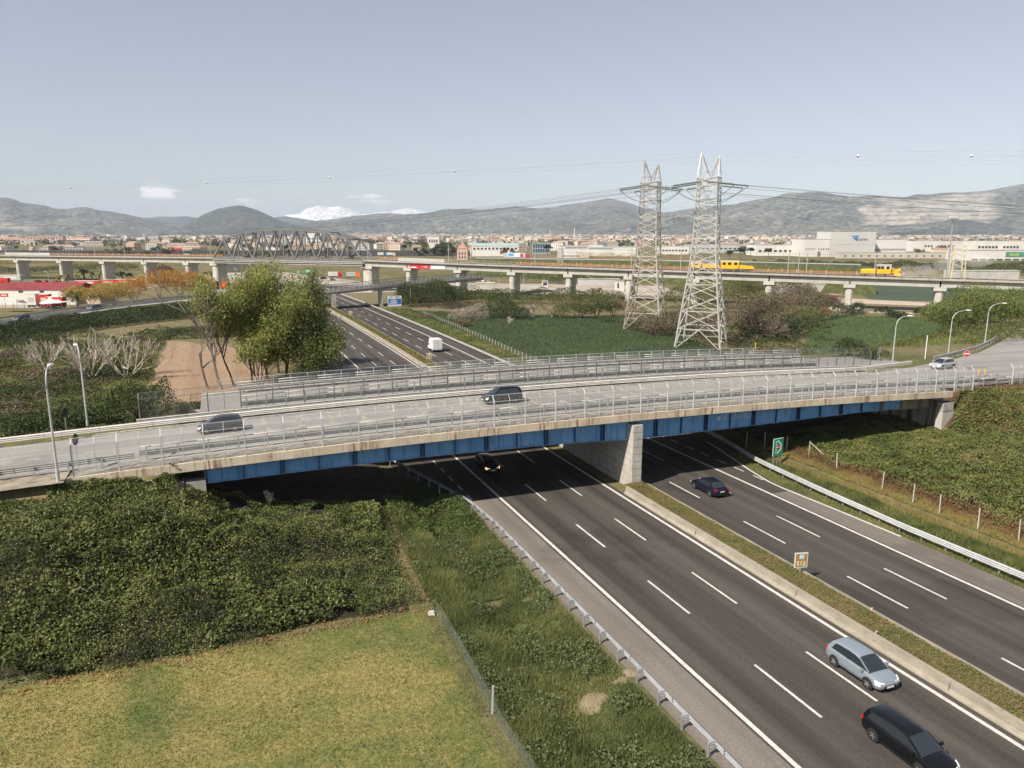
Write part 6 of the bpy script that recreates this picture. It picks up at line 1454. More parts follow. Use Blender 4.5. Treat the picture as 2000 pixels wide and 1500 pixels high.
for k, (u, v, hh) in enumerate(((1515, 668, 9), (1462, 660, 9), (1560, 655, 8.5), (1500, 610, 13), (1600, 612, 8))):
    p = G(u, v, -1.3); bare_tree(['bare tree rising out of the thicket right of the near pylon', 'bare tree in the thicket closest to the near pylon', 'bare tree at the right end of the thicket', 'tall bare tree in front of the stained pier', 'bare shrub tree left of the dumped rubbish'][k], (p[0], p[1], gz(p[0], p[1])), hh, m_bark, 260 + k, first=.25, spread=.55, up=.6, levels=4, r0=.15, decay=.74)
bush('ivy_shrub', 'big dark ivy-covered shrub beyond the left guardrail, below the pale bare trees', (-14.5, 87, gz(-14.5, 87)), 5.2, 6.2, m_bushd, 7000, .24, 401, lobes=12)
bush('ivy_shrub', 'lower dark shrub tangled in the start of the second overpass fence', (-8.6, 83.5, gz(-8.6, 83.5)), 3.4, 4.0, m_bushd, 3800, .22, 402, lobes=10)
# palms
def palm_proto():
    t = thing('palm_tree', 'x', 'palm tree', (0, 0, 0))
    MB().tube([(0, 0, -.2), (.1, 0, 2.0), (.05, 0, 3.6)], [.34, .28, .26], 8).build('trunk', m_bark_dark, t)
    mb = MB(); rg = np.random.default_rng(77)
    for j in range(30):
        a = 2 * pi * j / 30 + rg.uniform(-.1, .1); el = rg.uniform(-.2, 1.1); L = rg.uniform(2.2, 3.0); pts = []
        for q in np.linspace(0, 1, 6): r_ = L * q; pts.append(np.array([cos(a) * r_ * cos(el), sin(a) * r_ * cos(el), 3.6 + r_ * sin(el) - .55 * (r_ ** 2) * .45]))
        pts = np.array(pts); sd = np.array([-sin(a), cos(a), 0]); w = np.array([.06, .34, .42, .36, .22, .03])
        for s in (1, -1):
            V_ = []
            for p_, ww in zip(pts, w): V_ += [p_, p_ + sd * s * ww - np.array([0, 0, ww * .45])]
            mb.add(V_, [(2 * i, 2 * i + 1, 2 * i + 3, 2 * i + 2) for i in range(5)])
    mb.build('fronds', leafmat('palm_fronds', [(.05, .055, .018), (.09, .095, .03), (.15, .14, .055), (.2, .18, .08)], .2), t); return t
pp = palm_proto(); pl = [(118, 552, 1.0), (131, 552, 1.1), (150, 548, .8), (165, 545, 1.4), (180, 548, 1.15), (195, 549, 1.1), (207, 549, 1.2), (225, 548, 1.15), (240, 548, 1.2), (254, 548, 1.05), (400, 548, 1.2), (414, 548, 1.3), (393, 553, .9), (1158, 578, .8), (1170, 577, .8)]
for k, (u, v, sc) in enumerate(pl):
    p = G(u, v, -1.3); lb = 'bushy palm in the row between the red-roofed building and the viaduct' if u < 300 else ('bushy palm beside the pier at the left end of the truss bridge' if u < 500 else 'small palm on the lot behind the far pylon')
    o = pp if k == 0 else dup(pp); o.location = (p[0], p[1], -1.3); o.rotation_euler = (0, 0, k * 1.3); o.scale = (sc,) * 3; o['label'] = lb; o['group'] = 'palms by the yard' if u < 300 else ('palms by the truss' if u < 500 else 'palms on the lot')

# masses nobody could count: hedges and undergrowth
def hedge(name, pts, width, hh, mat, dens, size, seed, base=None, up=.6):
    P = np.array(pts, float); D = np.r_[0, np.cumsum(np.hypot(*np.diff(P[:, :2], axis=0).T))]; n = int(D[-1] * width * dens)
    s = rng.uniform(0, D[-1], n); x, y = np.interp(s, D, P[:, 0]), np.interp(s, D, P[:, 1]); e_ = .5
    tx_, ty_ = np.interp(s + e_, D, P[:, 0]) - np.interp(s - e_, D, P[:, 0]), np.interp(s + e_, D, P[:, 1]) - np.interp(s - e_, D, P[:, 1]); l = np.hypot(tx_, ty_) + 1e-9
    o = rng.uniform(-.5, .5, n) * width; x, y = x - ty_ / l * o, y + tx_ / l * o
    z0 = h(x, y) if base is None else np.interp(s, D, np.array(base, float)) if not callable(base) else base(x, y, o, s)
    env = np.sqrt(np.clip(1 - (2 * o / width) ** 2, .06, 1)); lm = hh * (.30 + 1.0 * fbm(x, y, hh * 1.6, seed, 3) + .35 * (vnoise(x, y, hh * .5, seed + 3) - .5)) * env
    z = z0 + lm * (1 - .5 * rng.uniform(0, 1, n) ** 2)
    return tag(leaves(np.stack([x, y, z], 1), size, up).build(name, mat), kind='stuff')
rb = lambda x, y, o, s: -1.2 + (np.clip((o + 6) / 10, 0, 1)) * 2.8
hedge('ramp_hedge', [tuple(rat(s)[:2] - rn(s)[:2] * 6.0) for s in np.linspace(0, sA + 8, 24)], 11, 2.2, m_bushd, 34, .34, 3, base=rb)
hedge('ramp_hedge', [tuple(rat(s)[:2] + rn(s)[:2] * 12.5) for s in np.linspace(6, sA, 24)], 5, 1.4, m_busho, 18, .34, 4, base=lambda x, y, o, s: 0 * x + .4)
hedge('undergrowth', [(-75, 84.5), (-9, 84.5)], 10, 1.3, m_bramble, 90, .20, 5)
hedge('undergrowth', [(-75, 95), (-6, 95)], 12, 1.3, m_bramble, 60, .22, 6)
hedge('undergrowth', [(-75, 106), (-5, 106)], 10, 1.5, m_busho, 40, .26, 26)
hedge('undergrowth', [(-21, 84), (-13, 86), (-7, 89)], 7.5, 4.6, m_bushd, 110, .22, 27)
def thicket(name, mat, x0, x1, y0, y1, dens, size, hh, seed, thr, sc=9, where=None):
    x, y = scatter(x0, x1, y0, y1, dens, lambda x, y: (fbm(x, y, sc, seed, 4) > thr) & (where(x, y) if where else True))
    lm = hh * np.clip((fbm(x, y, sc, seed, 4) - thr) * 5, 0, 1) * (.35 + .9 * fbm(x, y, 2.6, seed + 5, 3))
    return tag(leaves(np.stack([x, y, h(x, y) + .05 + lm * (1 - .5 * rng.uniform(0, 1, len(x)) ** 2)], 1), size, .6).build(name, mat), kind='stuff')
off_soil = lambda x, y: ~((x > -13.5 + (y - 130) * -.01) & (x < 9) & (y > 123) & (y < 205))
thicket('undergrowth', m_bushd, -78, 8, 112, 222, 26, .30, 2.6, 301, .50, 11, off_soil)
thicket('undergrowth', m_busho, -78, 8, 108, 222, 20, .32, 1.6, 311, .47, 8, off_soil)
thicket('dry_scrub', m_brown, -78, 8, 112, 215, 18, .30, 1.3, 321, .50, 7, off_soil)
thicket('undergrowth', m_busho, 62, 170, 94, 112, 12, .32, 2.0, 341, .46, 8)
thicket('dry_scrub', m_brown, 103, 130, 128, 200, 12, .34, 2.6, 351, .47, 10)
thicket('undergrowth', m_bushd, 104, 130, 126, 200, 10, .36, 2.4, 361, .50, 9)
thicket('rough_grass', m_mead, -78, 8, 108, 215, 14, .30, .5, 331, .42, 6, off_soil)
hedge('undergrowth', [(-18, 97), (-10, 103), (-6, 112)], 8, 3.0, m_bushd, 85, .24, 7)
hedge('undergrowth', [(-6, 104), (0, 106), (8, 104)], 4, 1.0, m_grass, 60, .2, 9)
hedge('meadow_hedge', [(100, 104), (128, 107), (160, 120)], 10, 1.4, m_busho, 26, .28, 12)
hedge('field_hedge', [tuple(G(u, v, -1.3)[:2]) for u, v in ((780, 600), (870, 590), (960, 592), (1060, 592), (1130, 598), (1212, 598))], 13, 5.0, m_busho, 16, .42, 13)
hedge('field_hedge', [tuple(G(u, v, -1.3)[:2]) for u, v in ((790, 620), (860, 622), (930, 612))], 4, 1.2, m_brown, 20, .3, 14)
hedge('pier_hedge', [tuple(G(u, v, -1.3)[:2]) for u, v in ((800, 585), (900, 580), (1010, 586), (1120, 586), (1215, 592))], 9, 5.0, m_bushd, 14, .42, 15)
hedge('thicket', [tuple(G(u, v, -1.3)[:2]) for u, v in ((1425, 625), (1510, 632), (1600, 615))], 20, 9, m_brown, 22, .38, 16)
hedge('thicket', [tuple(G(u, v, -1.3)[:2]) for u, v in ((1430, 655), (1500, 660), (1560, 650))], 9, 4.5, m_bushd, 26, .34, 36)
hedge('thicket', [tuple(G(u, v, -1.3)[:2]) for u, v in ((1240, 640), (1290, 650), (1330, 640), (1420, 640))], 10, 5, m_brown, 20, .36, 37)
hedge('thicket', [tuple(G(u, v, -1.3)[:2]) for u, v in ((1290, 605), (1380, 600), (1480, 600), (1590, 605))], 14, 8, m_busho, 14, .45, 38)
hedge('railside_hedge', [tuple(G(u, v, 0)[:2]) for u, v in ((1470, 519), (1600, 521), (1760, 524), (1900, 527), (2060, 531))], 16, 7.5, m_bushd, 7, .7, 17)
hedge('railside_hedge', [tuple(G(u, v, 0)[:2]) for u, v in ((1840, 530), (1950, 533), (2060, 536))], 10, 5, m_busho, 7, .6, 18)
hedge('poplar_row', [tuple(G(u, v, 0)[:2]) for u, v in ((1125, 507), (1210, 507), (1300, 508), (1345, 508))], 8, 9, m_gold, 5, .7, 19)
hedge('embankment_scrub', [tuple(G(u, v, 0)[:2]) for u, v in ((-20, 533), (60, 530), (150, 527), (270, 524))], 16, 6, m_busho, 7, .6, 20)
hedge('embankment_scrub', [tuple(G(u, v, 0)[:2]) for u, v in ((-20, 512), (150, 508), (300, 503), (430, 500))], 22, 4, m_gold, 3, .8, 21)
hedge('lot_hedge', [tuple(G(u, v, -1.3)[:2]) for u, v in ((1020, 551), (1100, 553), (1150, 556), (1225, 553))], 6, 6, m_bushd, 10, .5, 22)
# ------------------------------------------------------------------ far buildings
def building(label, u0, u1, vt, vb, depth, wall, roof, kind='flat', win=(), zb=-1.3, name='building', cat='building', parapet=.5, rise=.28, overhang=.3, group=None):
    D = (CAMH - zb) * F / (vb - HZ); c = V((u0 + u1) / 2, D, vb); w = (u1 - u0) / F * D; H_ = CAMH - (vt - HZ) * D / F - zb
    t = thing(name, label, cat, (c[0], c[1], zb), -A, group)
    if kind == 'flat':
        MB().box((0, depth / 2, H_ / 2 - .5), (w, depth, H_ + 1)).build('wall', wall, t); MB().box((0, depth / 2, H_ + .1), (w + overhang, depth + overhang, .35)).build('roof', roof, t)
    else:
        hw = H_ * (1 - rise)
        MB().box((0, depth / 2, hw / 2 - .5), (w, depth, hw + 1)).build('wall', wall, t); o = overhang
        r_ = MB().hexa([(-w / 2 - o, -o, hw), (w / 2 + o, -o, hw), (w / 2 + o, depth + o, hw), (-w / 2 - o, depth + o, hw), (-w / 2 - o + (depth * .35 if kind == 'hip' else 0), depth / 2 - .05, H_), (w / 2 + o - (depth * .35 if kind == 'hip' else 0), depth / 2 - .05, H_), (w / 2 + o - (depth * .35 if kind == 'hip' else 0), depth / 2 + .05, H_), (-w / 2 - o + (depth * .35 if kind == 'hip' else 0), depth / 2 + .05, H_)])
        r_.build('roof', roof, t)
    for (f0, f1, g0, g1, n_, fw) in win:
        pw = (f1 - f0) * w / n_; me = MB().box((0, 0, 0), (pw * fw, .16, (g1 - g0) * H_)).mesh('window'); me.materials.append(m_win)
        for k in range(n_): put('window', me, t, (-w / 2 + f0 * w + pw * (k + .5), -.03, (g0 + g1) / 2 * H_))
    return t, w, H_, D
m_getra = M('factory_white_panel', (.60, .57, .54), (.66, .63, .60), .02, .8); m_getra2 = M('factory_grey_panel', (.50, .49, .46), (.56, .55, .52), .02, .8)
t, w, H_, D = building('tall windowless factory block with the GETRA name and blue logo', 1620, 1707, 452.5, 500, 40, m_getra2, m_roof_grey)
MB().box((-w * .04, -.06, H_ / 2), (.25, .1, H_)).box((0, -.06, H_ * .5), (w, .1, .25)).build('panel_joint', m_grey_wall, t)
text('lettering', 'GETRA', 3.4, plain('sign_dark_blue', (.02, .035, .10), .5), t, (w * .225, -.12, H_ * .68), (pi / 2, 0, 0), .06)
MB().hexa([(w * .045 + a, -.2 + dy, H_ * .74 + b_) for dy in (.15, 0) for a, b_ in ((-6, 2.6), (3.4, 3.4), (3.4, -1.0), (-1.0, 1.0))]).build('blue_logo', plain('logo_blue', (.06, .25, .55), .5), t)
MB().hexa([(w * .045 + a, -.24 + dy, H_ * .74 + b_) for dy in (.15, 0) for a, b_ in ((-3.4, .4), (.2, 0), (3.4, -1.6), (2.6, -3.2))]).build('dark_logo', plain('logo_navy', (.02, .10, .30), .5), t)
building('white factory wing with slit windows left of the tall grey block', 1570, 1620, 467, 500, 40, m_getra, m_roof_grey, win=((.03, .42, .38, .50, 7, .30), (.52, .98, .38, .50, 5, .34), (.52, .64, .02, .30, 2, .7)))
building('long white factory wing with a row of slit windows right of the tall grey block', 1707, 1768, 467.5, 499, 40, m_getra, m_roof_grey, win=((.0, 1, .34, .46, 16, .45),))
building('long low beige boundary building in front of the tall grey factory', 1640, 1862, 492.5, 503, 10, m_beige_wall, m_roof_grey, win=((.02, .98, .3, .55, 14, .25),))
building('pale warehouse left of the factory', 1478, 1569, 478, 498, 40, m_white_wall, m_roof_grey, win=((.02, .98, .35, .55, 9, .6),))
t, w, H_, D = building('pale wholesale store with a green and yellow sign at the right edge', 1893, 2060, 488.5, 507, 40, m_getra, m_roof_grey, win=((.02, .98, .02, .16, 10, .75),))
MB().box((w * .08, -.15, H_ * .62), (w * .10 * 3.2, .3, H_ * .50)).build('green_sign', plain('store_green', (.06, .26, .18), .5), t)
text('lettering', 'handy', 4.2, plain('store_yellow', (.62, .60, .05), .5), t, (w * .015, -.36, H_ * .62), (pi / 2, 0, 0), .05, shear=.2); text('lettering', 'C', 4.6, m_swhite, t, (w * .145, -.36, H_ * .62), (pi / 2, 0, 0), .05)
building('long white factory with window bands behind the wholesale store', 1905, 2050, 470, 494, 30, m_white_wall, m_roof_grey, win=((.03, .30, .42, .60, 6, .7), (.36, .58, .42, .60, 5, .7), (.64, .98, .25, .75, 4, .6)))
building('long low white hall with square windows behind the light mast', 1779, 1905, 470, 490, 30, m_white_wall, m_roof_grey, win=((.2, .34, .4, .6, 3, .6), (.45, .6, .4, .6, 3, .5)))
building('pale shed with orange roof near the light mast', 1826, 1850, 483, 492, 12, m_cream_wall, m_roof_tile, 'gable')
building('low house with red roof left of the wholesale store', 1876, 1893, 490, 500, 12, m_white_wall, m_roof_red, 'gable')
building('white hall with pale green roof behind the viaduct, centre', 922, 1012, 474.5, 499, 40, m_white_wall, m_roof_teal, win=((.02, .98, .52, .66, 12, .6),), rise=.2, kind='gable')
building('glass-fronted blue-grey office behind the viaduct, centre', 1040, 1074, 474, 494, 20, M('blue_glass_front', (.28, .36, .42), (.36, .44, .50), .05, .3), m_roof_grey, win=((.02, .98, .1, .45, 7, .75), (.02, .98, .55, .92, 7, .75)))
building('long pale hall with light-blue stripe left of the far pylon', 1148, 1245, 482, 499, 40, m_white_wall, m_roof_teal, win=((.02, .5, .80, .92, 10, .6),))
building('white hall behind the brown lattice posts', 1093, 1150, 480, 502, 40, m_white_wall, m_roof_grey, win=((.05, .7, .1, .22, 8, .6), (.2, .95, .82, .92, 10, .7)))
building('white warehouse between the two pylons', 1290, 1345, 480, 496, 30, m_white_wall, m_roof_grey, win=((.05, .95, .4, .6, 8, .6),))
building('long pale hall behind the near pylon', 1345, 1480, 477, 493, 30, m_grey_wall, m_roof_grey, win=((.05, .95, .45, .6, 14, .6),))
building('pink villa with brick-red roof among the pines', 893, 913, 475, 506, 14, m_pink_wall, m_roof_tile, 'hip', win=((.1, .9, .30, .48, 3, .4), (.1, .9, .08, .24, 3, .4)))
building('white block with dark roof terrace above the pines', 835, 858, 462, 484, 20, m_white_wall, m_roof_grey, win=((.1, .9, .5, .75, 4, .6),))
building('white apartment slab seen through the top of the truss bridge', 598, 628, 455.5, 482, 25, m_white_wall, m_roof_grey, win=((.05, .95, .3, .42, 6, .5), (.05, .95, .55, .67, 6, .5)))
building('low white house seen under the truss top chord', 520, 545, 478, 490, 15, m_white_wall, m_roof_tile, 'gable')
building('pale shed with grey roof left of the truss bridge', 130, 172, 472, 479, 20, m_grey_wall, m_roof_grey)
building('long pink apartment block with many balconies on the far left', 52, 122, 461, 473, 20, m_pink_wall, m_roof_tile, win=((.03, .97, .2, .4, 12, .5), (.03, .97, .6, .8, 12, .5)))
building('white apartment block with terracotta roof, far left', 132, 176, 463, 473, 20, m_white_wall, m_roof_tile, 'hip', win=((.05, .95, .2, .45, 8, .5),))
building('pinkish row of houses at the left edge of the plain', -10, 42, 463, 472, 20, m_pink_wall, m_roof_tile, 'hip', win=((.05, .95, .25, .5, 9, .5),))
building('small white hut beside the viaduct tracks on the left', 24, 30, 478.5, 485, 6, m_white_wall, m_roof_grey); building('small cream hut with dark door beside the viaduct, left', 57, 64, 481, 491, 6, m_cream_wall, m_roof_tile, 'gable')
# lot buildings behind the pier and small yards
building('small white kiosk with blue front on the lot behind the viaduct', 1059, 1070, 547, 558, 3.5, m_white_wall, m_roof_grey, win=((.1, .9, .3, .85, 1, .9),))
building('white advertising container on the lot left of the far pylon', 1203, 1219, 546, 566, 4, m_white_wall, m_roof_grey, win=((.1, .4, .3, .8, 1, .6),))
building('long corrugated grey shed at the back of the lot', 1130, 1210, 543, 554, 6, m_grey_wall, m_roof_grey)
building('low shed with brown roof beside a viaduct pier on the right', 1596, 1642, 575, 593, 7, m_cream_wall, m_roof_tile, win=((.35, .8, .1, .75, 1, .9),))
building('long grey retaining wall behind the viaduct on the right', 1515, 1640, 553, 568, 2, m_grey_wall, m_conc_pale, name='retaining_wall', cat='wall')
building('long concrete wall of a ramp at the right behind the viaduct', 1850, 1990, 527, 541, 3, m_conc_pale, m_conc_pale, name='retaining_wall', cat='wall', zb=5)
building('pale stepped concrete ramp wall right of the far overpass', 930, 966, 551, 566, 5, m_conc_pale, m_conc_pale, name='retaining_wall', cat='wall')

# ---- the yard with the red-roofed building on the left
t, w, H_, D = building('long cream building with dark red roof at the left edge', -70, 150, 551, 590, 14, m_white_wall, m_roof_red, 'gable', rise=.32, win=((.42, .98, .55, .64, 3, .2),), zb=-1.0)
t, w2_, H2_, D2_ = building('low annex with orange roof at the end of the red-roofed building', 140, 196, 562, 589, 10, m_cream_wall, m_roof_tile, 'gable', rise=.2, zb=-1.0)
def trailer(label, u0, u1, vt, vb, mat, roofm, depth=2.5, zb=-1.0, wheels=True):
    D = (CAMH - zb) * F / (vb - HZ); c = V((u0 + u1) / 2, D, vb); w = (u1 - u0) / F * D; H_ = CAMH - (vt - HZ) * D / F - zb
    t = thing('trailer', label, 'trailer', (c[0], c[1], zb), -A)
    MB().box((0, 0, .9 + (H_ - .9) / 2), (w, depth, H_ - .9)).build('body', mat, t); MB().box((0, 0, H_ + .06), (w + .1, depth + .1, .12)).build('roof', roofm, t); MB().box((0, 0, .75), (w * .95, depth * .8, .25)).build('chassis', m_black, t)
    MB().box((0, -depth / 2 - .02, .9 + (H_ - .9) * .5), (w * .6, .04, (H_ - .9) * .4)).build('side_panel', roofm, t)
    if wheels:
        for q in (-.32, -.22, .34):
            for s in (1, -1): add_wheel(t, (q * w, s * (depth / 2 - .16), .45), .45, .28)
    return t
trailer('white container trailer in the yard beside the red-roofed building', 57, 75, 571, 597, m_white_wall, m_grey_wall)
trailer('red box trailer in the yard next to the white container', 82, 99, 572, 597, m_red_paint, m_cream_wall)
trailer('low red trailer with a white canopy in the yard, rightmost', 96, 127, 577, 598, m_red_paint, m_white_wall)
trailer('red show trailer with white roof behind the red-roofed building', 148, 194, 546, 556, m_red_paint, m_white_wall, zb=-1.2)
trailer('faded red trailer half hidden by the golden shrub', 200, 226, 544, 556, m_red_paint, m_cream_wall, zb=-1.2)
trailer('white and red trailer half hidden by the orange shrub', 228, 270, 543, 556, m_red_paint, m_white_wall, zb=-1.2)
trailer('maroon trailer with white roof left of the big poplar clump', 376, 426, 547, 566, M('maroon_paint', (.13, .01, .02), (.18, .02, .03), .5), m_white_wall)
trailer('white car transporter body in front of the maroon trailer', 388, 448, 563, 573, m_white_wall, m_grey_wall)
trailer('orange-red trailer at the edge of the poplar clump', 434, 446, 549, 562, m_red_paint, m_orange)
trailer('red truck body at the far left behind the red-roofed building', -12, 18, 541, 551, m_red_paint, m_red_paint); trailer('long white storage container behind the red roof, far left', 2, 43, 535, 548, m_grey_wall, m_white_wall, wheels=False)
for k, (u, v) in enumerate(((76, 551), (90, 551), (108, 552))):
    p = G(u, v, -1); car('car', ['red car behind the red roof, left of the yard lamp', 'red car behind the red roof, touching the yard lamp', 'red car behind the red roof, right of the yard lamp'][k], 'hatch', paint('red_car_paint', (.45, .02, .03)), (p[0], p[1], -1.3), .3 + k)
for k, (u, v, s) in enumerate(((100, 603, 5.6), (119, 601, 4.8))):
    p = G(u, v, -1); t = thing('tent', ['bigger white pyramid tent in the yard', 'smaller white pyramid tent behind the bigger one'][k], 'tent', (p[0], p[1], -1.0), .4)
    MB().loft([[(q * r, q2 * r, z) for q, q2 in ((-1, -1), (1, -1), (1, 1), (-1, 1))] for r, z in ((s / 2, 1.9), (s / 2, 2.1), (s * .24, 2.7), (.06, 4.0))]).build('canvas', m_swhite, t)
    for q in (-1, 1):
        for q2 in (-1, 1): MB().cyl((q * s * .48, q2 * s * .48, 0), (q * s * .48, q2 * s * .48, 1.95), .05, 6).build('leg', m_galv, t)
p = G(20, 607, -1); t = thing('canopy', 'grey tarpaulin canopy on poles at the left of the yard', 'canopy', (p[0], p[1], -1.0), -A)
MB().hexa([(-4, -2, 3.2), (4, -2, 3.0), (5, 2, 2.4), (-4, 2, 3.3), (-4, -2, 3.3), (3, -1, 3.9), (4, 1.5, 3.6), (-4, 2, 3.4)]).build('tarpaulin', m_grey_wall, t)
for q in (-3.8, 0, 3.8):
    for s in (-1.9, 1.9): MB().cyl((q, s, 0), (q, s, 3.1), .07, 6).build('pole', m_galv, t)
p = G(11, 602, -1); t = thing('red_sign', 'red sign board with white marks on a pole in the yard', 'sign', (p[0], p[1], -1.0), -A); MB().cyl((0, .1, 0), (0, .1, 3.8), .09, 6).build('pole', m_galv, t); pn = MB().box((0, 0, 4.6), (3.0, .12, 1.2)).build('panel', m_red_paint, t); MB().box((0, -.07, 4.6), (2.0, .02, .3)).build('white_mark', m_swhite, pn)
lamp('yard lamp post behind the red roof', (*G(97, 562, -1)[:2], -1.3), 8.0, .8, 2.8, 'yard lamps')
lamp('pale lamp post behind the viaduct, beside the tallest clear pier', (*G(1023, 560, -1)[:2], -1.3), 8.4, .8, 2.8, 'yard lamps')
lamp('small curved lamp post left of the tallest clear pier', (*G(974, 562, -1)[:2], -1.3), 6.5, .9, -.4, 'yard lamps')
lamp('thin lamp post on the lot right of the middle pier', (*G(1184, 558, -1)[:2], -1.3), 6.0, .6, 2.0, 'yard lamps')
lamp('lamp post far right beside the viaduct', (*G(1990, 585, -1)[:2], -1.3), 6.5, .8, 2.6, 'yard lamps')
# trucks and cars on far roads
D = 430.; c = V(1017, D, 507); road_z = float(c[2])
RA, RB = V(930, 470, 506), V(1700, 330, 520)
rr_ = np.array([RA, V(1200, 425, 509.5), V(1480, 372, 514.5), RB])
t2 = np.linspace(0, 1, 50); rr2 = np.stack([np.interp(t2, [0, .35, .72, 1], rr_[:, k]) for k in range(3)], 1); nn = np.array([sin(A) * 1.0, cos(A), 0]) * 9
tag(grid_mesh(MB(), np.stack([rr2[:, 0], rr2[:, 0] + nn[0]], 1), np.stack([rr2[:, 1], rr2[:, 1] + nn[1]], 1), np.stack([rr2[:, 2], rr2[:, 2]], 1)).build('raised_road', m_dark_ramp), kind='structure')
tag(grid_mesh(MB(), np.stack([rr2[:, 0], rr2[:, 0] - nn[0]], 1), np.stack([rr2[:, 1], rr2[:, 1] - nn[1]], 1), np.stack([rr2[:, 2] - .05, rr2[:, 2] * 0 - 2], 1)).build('raised_road_bank', m_verge), kind='structure')
guardrail('guardrail along the raised road behind the viaduct', [tuple(q) for q in rr2[::3]], [(.62, .5, 3)], 8, .8, 1, seg=16, spacer=.05, mat=m_galv_dull)
tp = np.array([np.interp(.11, t2, rr2[:, k]) for k in range(3)]) + nn * .5
t = truck('semi_truck', 'articulated lorry with blue and white advert on its trailer, behind the viaduct', tp, -A - .12, m_grey_wall, m_red_paint, L=13.6, Hh=2.9)
MB().box((-1.6, -1.27, 2.7), (7.6, .02, 2.2)).build('white_advert', m_swhite, t); MB().box((-3.3, -1.29, 2.8), (3.4, .02, 1.7)).build('blue_advert', plain('advert_blue', (.12, .36, .62), .5), t); MB().box((3.2, -1.29, 2.4), (1.4, .02, 1.9)).build('red_advert', m_red_paint, t)
for (u, v, D, lb, m1, m2, rz_) in ((345, 489, 900, 'red articulated lorry on the far road beyond the left part of the viaduct', m_red_paint, m_red_paint, pi), (655, 540, 420, 'white and red truck parked under the truss bridge', m_white_wall, m_red_paint, .3), (690, 541, 410, 'grey truck parked left of the truss pier', m_grey_wall, m_orange, .2), (746, 499, 640, 'white lorry on the lot beyond the truss bridge, left one', m_white_wall, m_sblue, .2), (764, 499, 640, 'white lorry on the lot beyond the truss bridge, right one', m_white_wall, m_white_wall, .1)):
    z = CAMH - (v - HZ) * D / F; c = V(u, D, v); truck('truck', lb, (c[0], c[1], z), rz_ - A, m1, m2, L=9 if u == 345 else 5, Hh=2.2)
tag(MB().box((*V(345, 905, 489)[:2], V(345, 905, 489)[2] - 3), (700, 12, 6), -A).build('far_road_embankment', m_dark_ramp), kind='structure')
for k, (u, v, D, mt) in enumerate(((366, 497.5, 520, whitep), (615, 541, 430, whitep), (632, 543, 425, greyp), (648, 546, 420, light), (470, 547, 400, whitep), (945, 548, 380, whitep), (955, 549, 380, light))):
    z = CAMH - (v - HZ) * D / F; c = V(u, D, v); car('parked_car', ['white car on the road beyond the left part of the viaduct', 'white car parked under the truss bridge, leftmost', 'grey car parked under the truss bridge', 'silver car parked under the truss bridge, nearest the pier', 'white car glimpsed left of the poplars under the truss', 'white car under the viaduct right of the dark mound', 'silver car beside the white one under the viaduct'][k], ['hatch', 'wagon', 'hatch', 'sedan', 'suv', 'hatch', 'suv'][k], mt, (c[0], c[1], z), .4 - A + k * .2)
# green far direction signs under the truss
for u, v, wd, lb in ((601, 530, 3.6, 'large green direction sign under the truss bridge'), (583, 531, 1.8, 'smaller green direction sign left of the large one under the truss bridge')):
    D = 440.; c = V(u, D, v); t = thing('direction_sign', lb, 'road sign', (c[0], c[1], -1.3), -A)
    for q in (-wd * .4, wd * .4): MB().box((q, .1, (c[2] + 1.3) / 2), (.2, .2, c[2] + 1.3)).build('post', m_galv, t)
    pn = MB().box((0, 0, c[2] + 1.3), (wd, .1, 2.2)).build('panel', m_sgreen, t); MB().box((0, -.07, c[2] + 1.7), (wd * .7, .02, .3)).box((-.2, -.07, c[2] + 1.0), (wd * .5, .02, .3)).build('white_lines', m_swhite, pn)
# dumped rubbish bags
for k in range(12):
    u = 1603 + k * 6.6; p = G(u + random.uniform(-2, 2), 608 + random.uniform(-3, 3), -1.2); red = k < 3
    q = MB(); r_ = random.uniform(.6, 1.15); la = np.linspace(-pi / 2, pi / 2, 6); rg = np.random.default_rng(k)
    q.loft([[np.array([cos(a) * cos(b_), cos(a) * sin(b_), sin(a) * .75]) * r_ * rg.uniform(.75, 1.15) for b_ in np.linspace(0, 2 * pi, 9)[:-1]] for a in la], cap=False)
    o = q.build('rubbish_bag', m_red_paint if red else m_swhite, None, (p[0], p[1], -1.2 + r_ * .5), smooth=True)
    tag(o, 'red bundle in the rubbish dumped beside the crop field under the viaduct' if red else 'white bundle in the rubbish dumped beside the crop field under the viaduct', 'rubbish bag', 'red rubbish under the viaduct' if red else 'white rubbish under the viaduct')
